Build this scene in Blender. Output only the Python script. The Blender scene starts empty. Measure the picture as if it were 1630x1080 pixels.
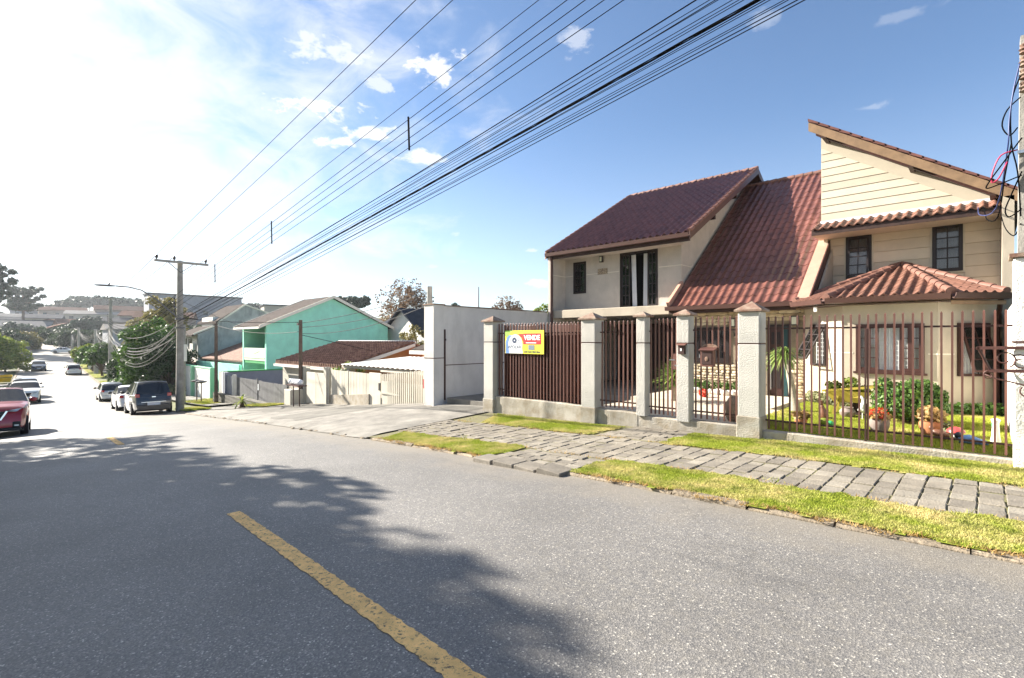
import bpy, bmesh, math, random
import numpy as np
from mathutils import Vector, Matrix
random.seed(7); RNG = np.random.default_rng(7)
R = math.radians
sc = bpy.context.scene
COL = sc.collection

# ------------------------------------------------------------------ camera
CAMZ = 1.65
cam_d = bpy.data.cameras.new('camera'); cam = bpy.data.objects.new('camera', cam_d); COL.objects.link(cam)
TH = math.atan2(.687, .727)
cam.location = (0, 0, CAMZ); cam.rotation_euler = (R(90), 0, TH)
cam_d.sensor_width = 36; cam_d.lens = 36 * 800 / 1630; cam_d.clip_start = .05; cam_d.clip_end = 3000
sc.camera = cam
# ------------------------------------------------------------------ light
SUN_AZ, SUN_EL = R(18), R(28.5)          # azimuth from -X towards -Y
SUNV = Vector((-math.cos(SUN_EL) * math.cos(SUN_AZ), -math.cos(SUN_EL) * math.sin(SUN_AZ), math.sin(SUN_EL)))
sd = bpy.data.lights.new('sun', 'SUN'); sd.energy = 5.0; sd.angle = R(.53); sd.color = (1, .935, .83)
so = bpy.data.objects.new('sun', sd); COL.objects.link(so)
so.rotation_euler = SUNV.to_track_quat('Z', 'Y').to_euler()
sc.view_settings.view_transform = 'Standard'; sc.view_settings.look = 'None'
sc.view_settings.exposure = 1.82; sc.view_settings.gamma = 1; sc.view_settings.use_curve_mapping = False
cy = sc.cycles; cy.max_bounces = 6; cy.diffuse_bounces = 3; cy.glossy_bounces = 3; cy.transmission_bounces = 4; cy.volume_bounces = 0; cy.transparent_max_bounces = 8; cy.sample_clamp_indirect = 6
w = bpy.data.worlds.new('World'); sc.world = w; w.use_nodes = True


def build_world():
    nt = w.node_tree; N = nt.nodes; L = nt.links; N.clear()
    out = N.new('ShaderNodeOutputWorld'); bg = N.new('ShaderNodeBackground'); bg.inputs[1].default_value = .059
    sky = N.new('ShaderNodeTexSky'); sky.sky_type = 'NISHITA'; sky.sun_disc = False
    sky.sun_elevation = SUN_EL
    sky.sun_rotation = math.atan2(SUNV.x, SUNV.y)
    sky.air_density = 1.05; sky.dust_density = .55; sky.ozone_density = 3.4; sky.altitude = 900
    tc = N.new('ShaderNodeTexCoord')

    def math_(op, a, b=None, c=None, clamp=False):
        n = N.new('ShaderNodeMath'); n.operation = op; n.use_clamp = clamp
        for i, v in enumerate((a, b, c)):
            if v is None: continue
            if isinstance(v, (int, float)): n.inputs[i].default_value = v
            else: L.new(v, n.inputs[i])
        return n.outputs[0]
    sep = N.new('ShaderNodeSeparateXYZ'); L.new(tc.outputs['Generated'], sep.inputs[0])
    # angular coordinates of the sky: azimuth (radians from +Y towards -X) and elevation
    az = math_('ARCTAN2', math_('MULTIPLY', sep.outputs[0], -1), sep.outputs[1])
    el = math_('ARCSINE', sep.outputs[2])
    comb = N.new('ShaderNodeCombineXYZ'); L.new(az, comb.inputs[0]); L.new(math_('MULTIPLY', el, 1.9), comb.inputs[1])

    def noise(scale, detail, rough, dist=0.0, vec=None):
        n = N.new('ShaderNodeTexNoise'); n.inputs['Scale'].default_value = scale; n.inputs['Detail'].default_value = detail
        n.inputs['Roughness'].default_value = rough; n.inputs['Distortion'].default_value = dist
        L.new(vec or comb.outputs[0], n.inputs['Vector']); return n.outputs['Fac']
    nz = noise(22, 7, .62, .3)
    nz2 = noise(7, 6, .6, .5)
    # cumulus puffs: (azimuth, elevation, half width, half height) measured as sky angles
    puffs = []
    for (u, v, hw, hh, s) in [(692, 106, 46, 22, 1), (500, 172, 88, 18, 1), (590, 215, 46, 14, .9), (533, 226, 36, 12, .9), (672, 252, 50, 12, .8), (605, 135, 34, 16, .62),
                              (520, 78, 80, 22, .7), (918, 62, 26, 20, .42), (1440, 22, 60, 8, .16), (848, 398, 20, 5, .6), (855, 450, 26, 7, .7), (725, 372, 16, 5, .4), (1215, 30, 30, 14, .22), (690, 425, 20, 5, .4), (1380, 172, 34, 6, .22)]:
        a = (u - 815) / 800; b = (540 - v) / 800
        A = TH - math.atan(a); E = math.atan(b / math.hypot(1, a))
        sc_ = math.hypot(1, a)
        puffs.append((A, E, 1.2 * hw / 800 / sc_ ** 2, 1.25 * hh / 800 / sc_, s))
    acc = None
    for (A, E, hw, hh, s) in puffs:
        dx = math_('DIVIDE', math_('SUBTRACT', az, A), hw); dy = math_('DIVIDE', math_('SUBTRACT', el, E), hh)
        r = math_('SQRT', math_('ADD', math_('MULTIPLY', dx, dx), math_('MULTIPLY', dy, dy)))
        m = math_('SUBTRACT', 1.12, r)                      # 1 at the core, 0 at the rim
        m = math_('ADD', m, math_('MULTIPLY', math_('SUBTRACT', nz, .5), 3.2))
        mr = N.new('ShaderNodeMapRange'); mr.interpolation_type = 'SMOOTHSTEP'
        L.new(m, mr.inputs[0]); mr.inputs[1].default_value = .28; mr.inputs[2].default_value = .9; mr.inputs[4].default_value = s
        acc = mr.outputs[0] if acc is None else math_('MAXIMUM', acc, mr.outputs[0])
    # thin cirrus veil, thicker towards the sun's side of the sky
    mr = N.new('ShaderNodeMapRange'); mr.interpolation_type = 'SMOOTHSTEP'
    L.new(math_('ADD', nz2, math_('MULTIPLY', math_('SUBTRACT', az, .80), .62)), mr.inputs[0]); mr.inputs[1].default_value = .46; mr.inputs[2].default_value = 1.0; mr.inputs[4].default_value = .7
    acc = math_('MAXIMUM', acc, mr.outputs[0])
    # low haze towards the horizon
    mh = N.new('ShaderNodeMapRange'); mh.interpolation_type = 'SMOOTHSTEP'
    L.new(el, mh.inputs[0]); mh.inputs[1].default_value = .42; mh.inputs[2].default_value = -.02; mh.inputs[3].default_value = 0; mh.inputs[4].default_value = .26
    acc = math_('MAXIMUM', acc, mh.outputs[0])
    mix = N.new('ShaderNodeMix'); mix.data_type = 'RGBA'
    L.new(acc, mix.inputs['Factor']); L.new(sky.outputs[0], mix.inputs['A']); mix.inputs['B'].default_value = (5.6, 5.65, 5.75, 1)
    L.new(mix.outputs['Result'], bg.inputs[0]); L.new(bg.outputs[0], out.inputs[0])


build_world()

# ------------------------------------------------------------------ materials
MATS = {}


def mat(name, col, rough=.8, var=.12, scale=6.0, bump=0.0, bscale=40.0, metal=0.0, spec=.4, col2=None, stain=0.0, coat=0.0, thr=(.35, .7), detail=6, island=0.0):
    """procedural material: colour varied by object-space noise, optional second colour in patches, fine bump"""
    if name in MATS: return MATS[name]
    m = bpy.data.materials.new(name); m.use_nodes = True; MATS[name] = m
    nt = m.node_tree; N = nt.nodes; L = nt.links; b = N['Principled BSDF']
    b.inputs['Roughness'].default_value = rough; b.inputs['Metallic'].default_value = metal
    b.inputs['Specular IOR Level'].default_value = spec; b.inputs['Coat Weight'].default_value = coat
    g = N.new('ShaderNodeNewGeometry')
    n = N.new('ShaderNodeTexNoise'); n.inputs['Scale'].default_value = scale; n.inputs['Detail'].default_value = detail; n.inputs['Roughness'].default_value = .62
    L.new(g.outputs['Position'], n.inputs['Vector'])
    mr = N.new('ShaderNodeMapRange'); L.new(n.outputs['Fac'], mr.inputs[0]); mr.inputs[1].default_value = thr[0]; mr.inputs[2].default_value = thr[1]
    mx = N.new('ShaderNodeMix'); mx.data_type = 'RGBA'; L.new(mr.outputs[0], mx.inputs['Factor'])
    c = Vector(col)
    lo = tuple(c * (1 - var)) + (1,); hi = tuple(Vector(col2)) + (1,) if col2 else tuple(c * (1 + var)) + (1,)
    mx.inputs['A'].default_value = lo; mx.inputs['B'].default_value = hi
    res = mx.outputs['Result']
    # every object a little different
    oi = N.new('ShaderNodeObjectInfo'); hv = N.new('ShaderNodeHueSaturation'); L.new(res, hv.inputs['Color'])
    ma = N.new('ShaderNodeMath'); ma.operation = 'MULTIPLY_ADD'; L.new(oi.outputs['Random'], ma.inputs[0]); ma.inputs[1].default_value = .22 * (var > 0) ; ma.inputs[2].default_value = 1 - .11 * (var > 0)
    L.new(ma.outputs[0], hv.inputs['Value']); res = hv.outputs[0]
    if island:
        hi_ = N.new('ShaderNodeHueSaturation'); L.new(res, hi_.inputs['Color']); mi_ = N.new('ShaderNodeMath'); mi_.operation = 'MULTIPLY_ADD'; L.new(g.outputs['Random Per Island'], mi_.inputs[0]); mi_.inputs[1].default_value = island; mi_.inputs[2].default_value = 1 - island / 2; L.new(mi_.outputs[0], hi_.inputs['Value']); res = hi_.outputs[0]
    if stain > 0:
        n2 = N.new('ShaderNodeTexNoise'); n2.inputs['Scale'].default_value = 1.3; n2.inputs['Detail'].default_value = 9; n2.inputs['Roughness'].default_value = .7
        mp = N.new('ShaderNodeMapping'); mp.inputs['Scale'].default_value = (1, 1, .35); L.new(g.outputs['Position'], mp.inputs[0]); L.new(mp.outputs[0], n2.inputs['Vector'])
        r2 = N.new('ShaderNodeMapRange'); L.new(n2.outputs['Fac'], r2.inputs[0]); r2.inputs[1].default_value = .5; r2.inputs[2].default_value = .74; r2.inputs[4].default_value = stain
        m2 = N.new('ShaderNodeMix'); m2.data_type = 'RGBA'; L.new(r2.outputs[0], m2.inputs['Factor']); L.new(res, m2.inputs['A']); m2.inputs['B'].default_value = tuple(c * .33) + (1,)
        res = m2.outputs['Result']
    L.new(res, b.inputs['Base Color'])
    if bump > 0:
        nb = N.new('ShaderNodeTexNoise'); nb.inputs['Scale'].default_value = bscale; nb.inputs['Detail'].default_value = 4; L.new(g.outputs['Position'], nb.inputs['Vector'])
        bp = N.new('ShaderNodeBump'); bp.inputs['Strength'].default_value = bump; bp.inputs['Distance'].default_value = .02
        L.new(nb.outputs['Fac'], bp.inputs['Height']); L.new(bp.outputs[0], b.inputs['Normal'])
    return m


def glass_mat(name, tint=(.02, .025, .03), op=.5):
    if name in MATS: return MATS[name]
    m = bpy.data.materials.new(name); m.use_nodes = True; MATS[name] = m
    nt = m.node_tree; N = nt.nodes; L = nt.links; N.clear()
    o = N.new('ShaderNodeOutputMaterial'); gl = N.new('ShaderNodeBsdfGlossy'); gl.inputs['Roughness'].default_value = .03
    tr = N.new('ShaderNodeBsdfTransparent'); df = N.new('ShaderNodeBsdfDiffuse'); df.inputs[0].default_value = tint + (1,)
    g = N.new('ShaderNodeNewGeometry'); nz = N.new('ShaderNodeTexNoise'); nz.inputs['Scale'].default_value = 3; L.new(g.outputs['Position'], nz.inputs['Vector'])
    bp = N.new('ShaderNodeBump'); bp.inputs['Strength'].default_value = .05; L.new(nz.outputs[0], bp.inputs['Height']); L.new(bp.outputs[0], gl.inputs['Normal'])
    m1 = N.new('ShaderNodeMixShader'); m1.inputs[0].default_value = op; L.new(tr.outputs[0], m1.inputs[1]); L.new(df.outputs[0], m1.inputs[2])
    fr = N.new('ShaderNodeFresnel'); fr.inputs[0].default_value = 1.7
    m2 = N.new('ShaderNodeMixShader'); L.new(fr.outputs[0], m2.inputs[0]); L.new(m1.outputs[0], m2.inputs[1]); L.new(gl.outputs[0], m2.inputs[2])
    L.new(m2.outputs[0], o.inputs[0]); return m


def leaf_mat(name, c1, c2, trans=.35, rough=.55):
    if name in MATS: return MATS[name]
    m = bpy.data.materials.new(name); m.use_nodes = True; MATS[name] = m
    nt = m.node_tree; N = nt.nodes; L = nt.links; b = N['Principled BSDF']; o = N['Material Output']
    b.inputs['Roughness'].default_value = rough; b.inputs['Specular IOR Level'].default_value = .35
    g = N.new('ShaderNodeNewGeometry')
    mx = N.new('ShaderNodeMix'); mx.data_type = 'RGBA'; L.new(g.outputs['Random Per Island'], mx.inputs['Factor'])
    mx.inputs['A'].default_value = c1 + (1,); mx.inputs['B'].default_value = c2 + (1,)
    n = N.new('ShaderNodeTexNoise'); n.inputs['Scale'].default_value = .9; n.inputs['Detail'].default_value = 4; L.new(g.outputs['Position'], n.inputs['Vector'])
    hv = N.new('ShaderNodeHueSaturation'); L.new(mx.outputs['Result'], hv.inputs['Color'])
    ma = N.new('ShaderNodeMath'); ma.operation = 'MULTIPLY_ADD'; L.new(n.outputs['Fac'], ma.inputs[0]); ma.inputs[1].default_value = 1.1; ma.inputs[2].default_value = .45; L.new(ma.outputs[0], hv.inputs['Value'])
    L.new(hv.outputs[0], b.inputs['Base Color'])
    t = N.new('ShaderNodeBsdfTranslucent'); L.new(hv.outputs[0], t.inputs[0])
    ms = N.new('ShaderNodeMixShader'); ms.inputs[0].default_value = trans; L.new(b.outputs[0], ms.inputs[1]); L.new(t.outputs[0], ms.inputs[2]); L.new(ms.outputs[0], o.inputs[0])
    return m


def grass_mat(name, g1, g2, dry, dry_amt=.5):
    """short lawn: green mixed with straw patches"""
    m = bpy.data.materials.new(name); m.use_nodes = True; MATS[name] = m
    nt = m.node_tree; N = nt.nodes; L = nt.links; b = N['Principled BSDF']; o = N['Material Output']
    b.inputs['Roughness'].default_value = .8; b.inputs['Specular IOR Level'].default_value = .15
    g = N.new('ShaderNodeNewGeometry')
    mx = N.new('ShaderNodeMix'); mx.data_type = 'RGBA'; L.new(g.outputs['Random Per Island'], mx.inputs['Factor']); mx.inputs['A'].default_value = g1 + (1,); mx.inputs['B'].default_value = g2 + (1,)
    n = N.new('ShaderNodeTexNoise'); n.inputs['Scale'].default_value = 1.1; n.inputs['Detail'].default_value = 8; n.inputs['Roughness'].default_value = .68; L.new(g.outputs['Position'], n.inputs['Vector'])
    mr = N.new('ShaderNodeMapRange'); L.new(n.outputs['Fac'], mr.inputs[0]); mr.inputs[1].default_value = .62 - .25 * dry_amt; mr.inputs[2].default_value = .82 - .25 * dry_amt
    m2 = N.new('ShaderNodeMix'); m2.data_type = 'RGBA'; L.new(mr.outputs[0], m2.inputs['Factor']); L.new(mx.outputs['Result'], m2.inputs['A']); m2.inputs['B'].default_value = dry + (1,)
    n2 = N.new('ShaderNodeTexNoise'); n2.inputs['Scale'].default_value = 2.6; n2.inputs['Detail'].default_value = 7; n2.inputs['Roughness'].default_value = .7; L.new(g.outputs['Position'], n2.inputs['Vector'])
    r2 = N.new('ShaderNodeMapRange'); L.new(n2.outputs['Fac'], r2.inputs[0]); r2.inputs[1].default_value = .52; r2.inputs[2].default_value = .7; r2.inputs[4].default_value = .75
    m4 = N.new('ShaderNodeMix'); m4.data_type = 'RGBA'; L.new(r2.outputs[0], m4.inputs['Factor']); L.new(m2.outputs['Result'], m4.inputs['A']); m4.inputs['B'].default_value = tuple(q * .55 for q in g1) + (1,)
    L.new(m4.outputs['Result'], b.inputs['Base Color'])
    t = N.new('ShaderNodeBsdfTranslucent'); L.new(m4.outputs['Result'], t.inputs[0])
    ms = N.new('ShaderNodeMixShader'); ms.inputs[0].default_value = .3; L.new(b.outputs[0], ms.inputs[1]); L.new(t.outputs[0], ms.inputs[2]); L.new(ms.outputs[0], o.inputs[0])
    return m


def asphalt_mat():
    m = bpy.data.materials.new('asphalt'); m.use_nodes = True
    nt = m.node_tree; N = nt.nodes; L = nt.links; b = N['Principled BSDF']
    g = N.new('ShaderNodeNewGeometry')
    v = N.new('ShaderNodeTexVoronoi'); v.inputs['Scale'].default_value = 105; L.new(g.outputs['Position'], v.inputs['Vector'])
    wn = N.new('ShaderNodeTexWhiteNoise'); wn.noise_dimensions = '3D'; L.new(v.outputs['Position'], wn.inputs['Vector'])
    cr = N.new('ShaderNodeValToRGB'); L.new(wn.outputs['Value'], cr.inputs[0]); e = cr.color_ramp.elements
    e[0].position = 0; e[0].color = (.062, .060, .059, 1); e[1].position = .75; e[1].color = (.11, .104, .097, 1)
    x = e.new(.9); x.color = (.135, .127, .117, 1); x = e.new(.97); x.color = (.18, .168, .148, 1); x = e.new(1); x.color = (.32, .30, .26, 1)
    n = N.new('ShaderNodeTexNoise'); n.inputs['Scale'].default_value = .55; n.inputs['Detail'].default_value = 8; n.inputs['Roughness'].default_value = .6; L.new(g.outputs['Position'], n.inputs['Vector'])
    # the road is paler and dustier towards its edges, worn darker where tyres run
    hv = N.new('ShaderNodeHueSaturation'); L.new(cr.outputs[0], hv.inputs['Color'])
    ma = N.new('ShaderNodeMath'); ma.operation = 'MULTIPLY_ADD'; L.new(n.outputs['Fac'], ma.inputs[0]); ma.inputs[1].default_value = 1.5; ma.inputs[2].default_value = .85; L.new(ma.outputs[0], hv.inputs['Value'])
    n3 = N.new('ShaderNodeTexNoise'); n3.inputs['Scale'].default_value = 14; n3.inputs['Detail'].default_value = 5; L.new(g.outputs['Position'], n3.inputs['Vector'])
    m3 = N.new('ShaderNodeMix'); m3.data_type = 'RGBA'; r3 = N.new('ShaderNodeMapRange'); L.new(n3.outputs['Fac'], r3.inputs[0]); r3.inputs[1].default_value = .45; r3.inputs[2].default_value = .8; r3.inputs[4].default_value = .5
    L.new(r3.outputs[0], m3.inputs['Factor']); L.new(hv.outputs[0], m3.inputs['A']); m3.inputs['B'].default_value = (.175, .16, .135, 1)
    # dust gathered along the kerb and dark oil drips down the lanes
    sp = N.new('ShaderNodeSeparateXYZ'); L.new(g.outputs['Position'], sp.inputs[0]); ne = N.new('ShaderNodeTexNoise'); ne.inputs['Scale'].default_value = 1.9; ne.inputs['Detail'].default_value = 7; L.new(g.outputs['Position'], ne.inputs['Vector'])
    ea = N.new('ShaderNodeMath'); ea.operation = 'MULTIPLY_ADD'; L.new(ne.outputs['Fac'], ea.inputs[0]); ea.inputs[1].default_value = 1.4; L.new(sp.outputs[1], ea.inputs[2])
    er = N.new('ShaderNodeMapRange'); L.new(ea.outputs[0], er.inputs[0]); er.inputs[1].default_value = 5.2; er.inputs[2].default_value = 6.3; er.inputs[4].default_value = .75
    em = N.new('ShaderNodeMix'); em.data_type = 'RGBA'; L.new(er.outputs[0], em.inputs['Factor']); L.new(m3.outputs['Result'], em.inputs['A']); em.inputs['B'].default_value = (.23, .20, .155, 1)
    no = N.new('ShaderNodeTexNoise'); no.inputs['Scale'].default_value = 1.1; no.inputs['Detail'].default_value = 9; no.inputs['Roughness'].default_value = .75; mo = N.new('ShaderNodeMapping'); mo.inputs['Scale'].default_value = (.3, 1.6, 1); L.new(g.outputs['Position'], mo.inputs[0]); L.new(mo.outputs[0], no.inputs['Vector'])
    ro = N.new('ShaderNodeMapRange'); L.new(no.outputs['Fac'], ro.inputs[0]); ro.inputs[1].default_value = .56; ro.inputs[2].default_value = .74; ro.inputs[4].default_value = .5
    om = N.new('ShaderNodeMix'); om.data_type = 'RGBA'; L.new(ro.outputs[0], om.inputs['Factor']); L.new(em.outputs['Result'], om.inputs['A']); om.inputs['B'].default_value = (.06, .058, .058, 1)
    m3 = om
    # fine cracks
    vc = N.new('ShaderNodeTexVoronoi'); vc.feature = 'DISTANCE_TO_EDGE'; vc.inputs['Scale'].default_value = .23
    nd = N.new('ShaderNodeTexNoise'); nd.inputs['Scale'].default_value = 1.7; nd.inputs['Detail'].default_value = 6; L.new(g.outputs['Position'], nd.inputs['Vector'])
    va = N.new('ShaderNodeVectorMath'); va.operation = 'MULTIPLY_ADD'; L.new(nd.outputs['Color'], va.inputs[0]); va.inputs[1].default_value = (1.6, 1.6, 0); L.new(g.outputs['Position'], va.inputs[2]); L.new(va.outputs[0], vc.inputs['Vector'])
    rc = N.new('ShaderNodeMapRange'); L.new(vc.outputs['Distance'], rc.inputs[0]); rc.inputs[1].default_value = .0012; rc.inputs[2].default_value = .004; rc.inputs[3].default_value = .22; rc.inputs[4].default_value = 0
    mc = N.new('ShaderNodeMix'); mc.data_type = 'RGBA'; L.new(rc.outputs[0], mc.inputs['Factor']); L.new(m3.outputs['Result'], mc.inputs['A']); mc.inputs['B'].default_value = (.02, .02, .02, 1)
    L.new(mc.outputs['Result'], b.inputs['Base Color'])
    b.inputs['Roughness'].default_value = .62; b.inputs['Specular IOR Level'].default_value = .5
    bp = N.new('ShaderNodeBump'); bp.inputs['Strength'].default_value = .4; bp.inputs['Distance'].default_value = .006
    L.new(v.outputs['Distance'], bp.inputs['Height']); L.new(bp.outputs[0], b.inputs['Normal'])
    MATS['asphalt'] = m; return m


def paint_line_mat():
    m = mat('road_paint', (.78, .48, .175), .75, .2, 9, .3, 120)
    nt = m.node_tree; N = nt.nodes; L = nt.links; b = N['Principled BSDF']
    src = b.inputs['Base Color'].links[0].from_socket
    g = N.new('ShaderNodeNewGeometry'); n = N.new('ShaderNodeTexNoise'); n.inputs['Scale'].default_value = 34; n.inputs['Detail'].default_value = 8; n.inputs['Roughness'].default_value = .72; L.new(g.outputs['Position'], n.inputs['Vector'])
    r = N.new('ShaderNodeMapRange'); L.new(n.outputs['Fac'], r.inputs[0]); r.inputs[1].default_value = .53; r.inputs[2].default_value = .63
    mx = N.new('ShaderNodeMix'); mx.data_type = 'RGBA'; L.new(r.outputs[0], mx.inputs['Factor']); L.new(src, mx.inputs['A']); mx.inputs['B'].default_value = (.10, .085, .06, 1)
    L.new(mx.outputs['Result'], b.inputs['Base Color']); return m


# ------------------------------------------------------------------ mesh builder
class MB:
    def __init__(s): s.v = []; s.f = []; s.M = None

    def pts(s, ps):
        i = len(s.v)
        for p in ps:
            p = Vector(p)
            if s.M is not None: p = s.M @ p
            s.v.append(tuple(p))
        return i

    def face(s, ps): i = s.pts(ps); s.f.append(tuple(range(i, i + len(ps)))); return s

    def box(s, x0, y0, z0, x1, y1, z1):
        i = s.pts([(x0, y0, z0), (x1, y0, z0), (x1, y1, z0), (x0, y1, z0), (x0, y0, z1), (x1, y0, z1), (x1, y1, z1), (x0, y1, z1)])
        for q in ((0, 3, 2, 1), (4, 5, 6, 7), (0, 1, 5, 4), (1, 2, 6, 5), (2, 3, 7, 6), (3, 0, 4, 7)): s.f.append(tuple(i + k for k in q))
        return s

    def bbox(s, x0, y0, z0, x1, y1, z1, b=.01):
        """box with chamfered vertical and top edges"""
        i = len(s.v); L = []
        for z, k in ((z0, 0), (z1 - b, 0), (z1, b)):
            a0, a1, c0, c1 = x0 + k, x1 - k, y0 + k, y1 - k
            L += [(a0 + b, c0, z), (a1 - b, c0, z), (a1, c0 + b, z), (a1, c1 - b, z), (a1 - b, c1, z), (a0 + b, c1, z), (a0, c1 - b, z), (a0, c0 + b, z)]
        s.pts(L)
        for r in (0, 8):
            for k in range(8): s.f.append((i + r + k, i + r + (k + 1) % 8, i + r + 8 + (k + 1) % 8, i + r + 8 + k))
        s.f.append(tuple(i + 16 + k for k in range(8))); s.f.append(tuple(i + 7 - k for k in range(8))); return s

    def prism(s, poly, d):
        """closed polygon (3D points) extruded by vector d"""
        n = len(poly); d = Vector(d); i = s.pts([tuple(Vector(p)) for p in poly] + [tuple(Vector(p) + d) for p in poly])
        s.f.append(tuple(i + n - 1 - k for k in range(n))); s.f.append(tuple(i + n + k for k in range(n)))
        for k in range(n): s.f.append((i + k, i + (k + 1) % n, i + n + (k + 1) % n, i + n + k))
        return s

    def tube(s, P, r, n=6, cap=True):
        P = [Vector(p) for p in P]; rs = r if isinstance(r, (list, tuple)) else [r] * len(P); base = None; prev = None
        for k, p in enumerate(P):
            t = (P[min(k + 1, len(P) - 1)] - P[max(k - 1, 0)]).normalized()
            a = prev if prev is not None else (Vector((0, 0, 1)) if abs(t.z) < .9 else Vector((1, 0, 0)))
            x = (a - t * a.dot(t)); x.normalize(); y = t.cross(x); prev = x
            i = s.pts([p + (x * math.cos(2 * math.pi * q / n) + y * math.sin(2 * math.pi * q / n)) * rs[k] for q in range(n)])
            if base is None: base = i
            if k:
                for q in range(n): s.f.append((i - n + q, i - n + (q + 1) % n, i + (q + 1) % n, i + q))
        if cap: s.f.append(tuple(base + n - 1 - q for q in range(n))); s.f.append(tuple(len(s.v) - n + q for q in range(n)))
        return s

    def bar(s, a, b, wx, wy):
        """square bar from a to b"""
        a = Vector(a); b = Vector(b); t = (b - a).normalized(); u = Vector((0, 0, 1)) if abs(t.z) < .95 else Vector((1, 0, 0))
        x = t.cross(u).normalized(); y = x.cross(t)
        i = s.pts([p + x * sx * wx / 2 + y * sy * wy / 2 for p in (a, b) for sx, sy in ((-1, -1), (1, -1), (1, 1), (-1, 1))])
        for q in ((3, 2, 1, 0), (4, 5, 6, 7), (0, 1, 5, 4), (1, 2, 6, 5), (2, 3, 7, 6), (3, 0, 4, 7)): s.f.append(tuple(i + k for k in q))
        return s

    def lathe(s, prof, c=(0, 0, 0), n=16):
        i = len(s.v); c = Vector(c)
        for r, z in prof: s.pts([c + Vector((r * math.cos(2 * math.pi * k / n), r * math.sin(2 * math.pi * k / n), z)) for k in range(n)])
        for j in range(len(prof) - 1):
            for k in range(n): s.f.append((i + j * n + k, i + j * n + (k + 1) % n, i + (j + 1) * n + (k + 1) % n, i + (j + 1) * n + k))
        s.f.append(tuple(i + n - 1 - k for k in range(n))); s.f.append(tuple(len(s.v) - n + k for k in range(n))); return s

    def blob(s, c, r, n=10, m=7, jit=0.0, rnd=random):
        c = Vector(c); r = Vector(r) if not isinstance(r, (int, float)) else Vector((r, r, r)); i = len(s.v)
        for j in range(m + 1):
            th = math.pi * j / m
            for k in range(n):
                ph = 2 * math.pi * k / n; q = 1 + rnd.uniform(-jit, jit)
                s.pts([c + Vector((math.sin(th) * math.cos(ph) * r.x, math.sin(th) * math.sin(ph) * r.y, math.cos(th) * r.z)) * q if 0 < j < m else c + Vector((0, 0, math.cos(th) * r.z))])
        for j in range(m):
            for k in range(n): s.f.append((i + j * n + k, i + (j + 1) * n + k, i + (j + 1) * n + (k + 1) % n, i + j * n + (k + 1) % n))
        return s

    def build(s, name, m, parent=None, smooth=False, local=False, label=None):
        V = np.array(s.v, dtype=float).reshape(-1, 3); org = Vector((0, 0, 0))
        if parent is None:
            org = Vector(((V[:, 0].min() + V[:, 0].max()) / 2, (V[:, 1].min() + V[:, 1].max()) / 2, V[:, 2].min()))
        elif not local:
            p = parent
            while p is not None: org = org + p.location; p = p.parent
        V = V - np.array(org)
        me = bpy.data.meshes.new(name); me.from_pydata(V.tolist(), [], s.f); me.update()
        o = bpy.data.objects.new(name, me); COL.objects.link(o)
        if parent is None: o.location = org
        else: o.parent = parent
        me.materials.append(m if not isinstance(m, str) else MATS[m])
        if smooth is not False:
            me.shade_smooth()
            if smooth is not True: me.set_sharp_from_angle(angle=R(smooth))
        if label: o['label'] = label
        return o


def tag(o, label, cat, group=None, kind=None):
    if label: o['label'] = label
    if cat: o['category'] = cat
    if group: o['group'] = group
    if kind: o['kind'] = kind
    return o


def thing(name, label, cat, loc=(0, 0, 0), rz=0, group=None):
    o = bpy.data.objects.new(name, None); COL.objects.link(o); o.location = loc; o.rotation_euler = (0, 0, rz); o.empty_display_size = .2
    return tag(o, label, cat, group)


def structure(o): o['kind'] = 'structure'; return o


def stuff(o, label=None, cat=None): return tag(o, label, cat, None, 'stuff')


def copy_part(src, parent, M=None):
    c = src.copy(); COL.objects.link(c); c.parent = parent
    if M is not None: c.matrix_local = M
    return c


def np_obj(name, V, Fc, m, parent=None, smooth=False):
    me = bpy.data.meshes.new(name); V = np.asarray(V, dtype=np.float32); Fc = np.asarray(Fc, dtype=np.int32); k = Fc.shape[1]
    me.vertices.add(len(V)); me.vertices.foreach_set('co', V.ravel()); me.loops.add(Fc.size); me.loops.foreach_set('vertex_index', Fc.ravel())
    me.polygons.add(len(Fc)); me.polygons.foreach_set('loop_start', np.arange(0, Fc.size, k, dtype=np.int32)); me.update(calc_edges=True); me.validate()
    o = bpy.data.objects.new(name, me); COL.objects.link(o)
    if parent: o.parent = parent
    me.materials.append(m if not isinstance(m, str) else MATS[m]); return o


def text_mesh(txt, size, M, m, parent, name='lettering', ext=.002, bold=0.0, sx=1.0):
    cu = bpy.data.curves.new('t', 'FONT'); cu.body = txt; cu.size = size; cu.extrude = ext; cu.align_x = 'CENTER'; cu.align_y = 'CENTER'; cu.offset = bold; cu.resolution_u = 3
    to = bpy.data.objects.new('t', cu); COL.objects.link(to)
    dg = bpy.context.evaluated_depsgraph_get(); me = bpy.data.meshes.new_from_object(to.evaluated_get(dg))
    bpy.data.objects.remove(to); bpy.data.curves.remove(cu)
    o = bpy.data.objects.new(name, me); COL.objects.link(o); me.materials.clear(); me.materials.append(m)
    org = Vector((0, 0, 0)); p = parent
    while p is not None: org = org + p.location; p = p.parent
    me.transform(Matrix.Translation(-org) @ M @ Matrix.Diagonal((sx, 1, 1, 1))); o.parent = parent; return o


def plane_M(O, a, up=(0, 0, 1)):
    """local x along a, local y = up, local z = outward normal"""
    a = Vector(a).normalized(); up = Vector(up); n = a.cross(up).normalized()
    return Matrix(((a.x, up.x, n.x, O[0]), (a.y, up.y, n.y, O[1]), (a.z, up.z, n.z, O[2]), (0, 0, 0, 1)))


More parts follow.
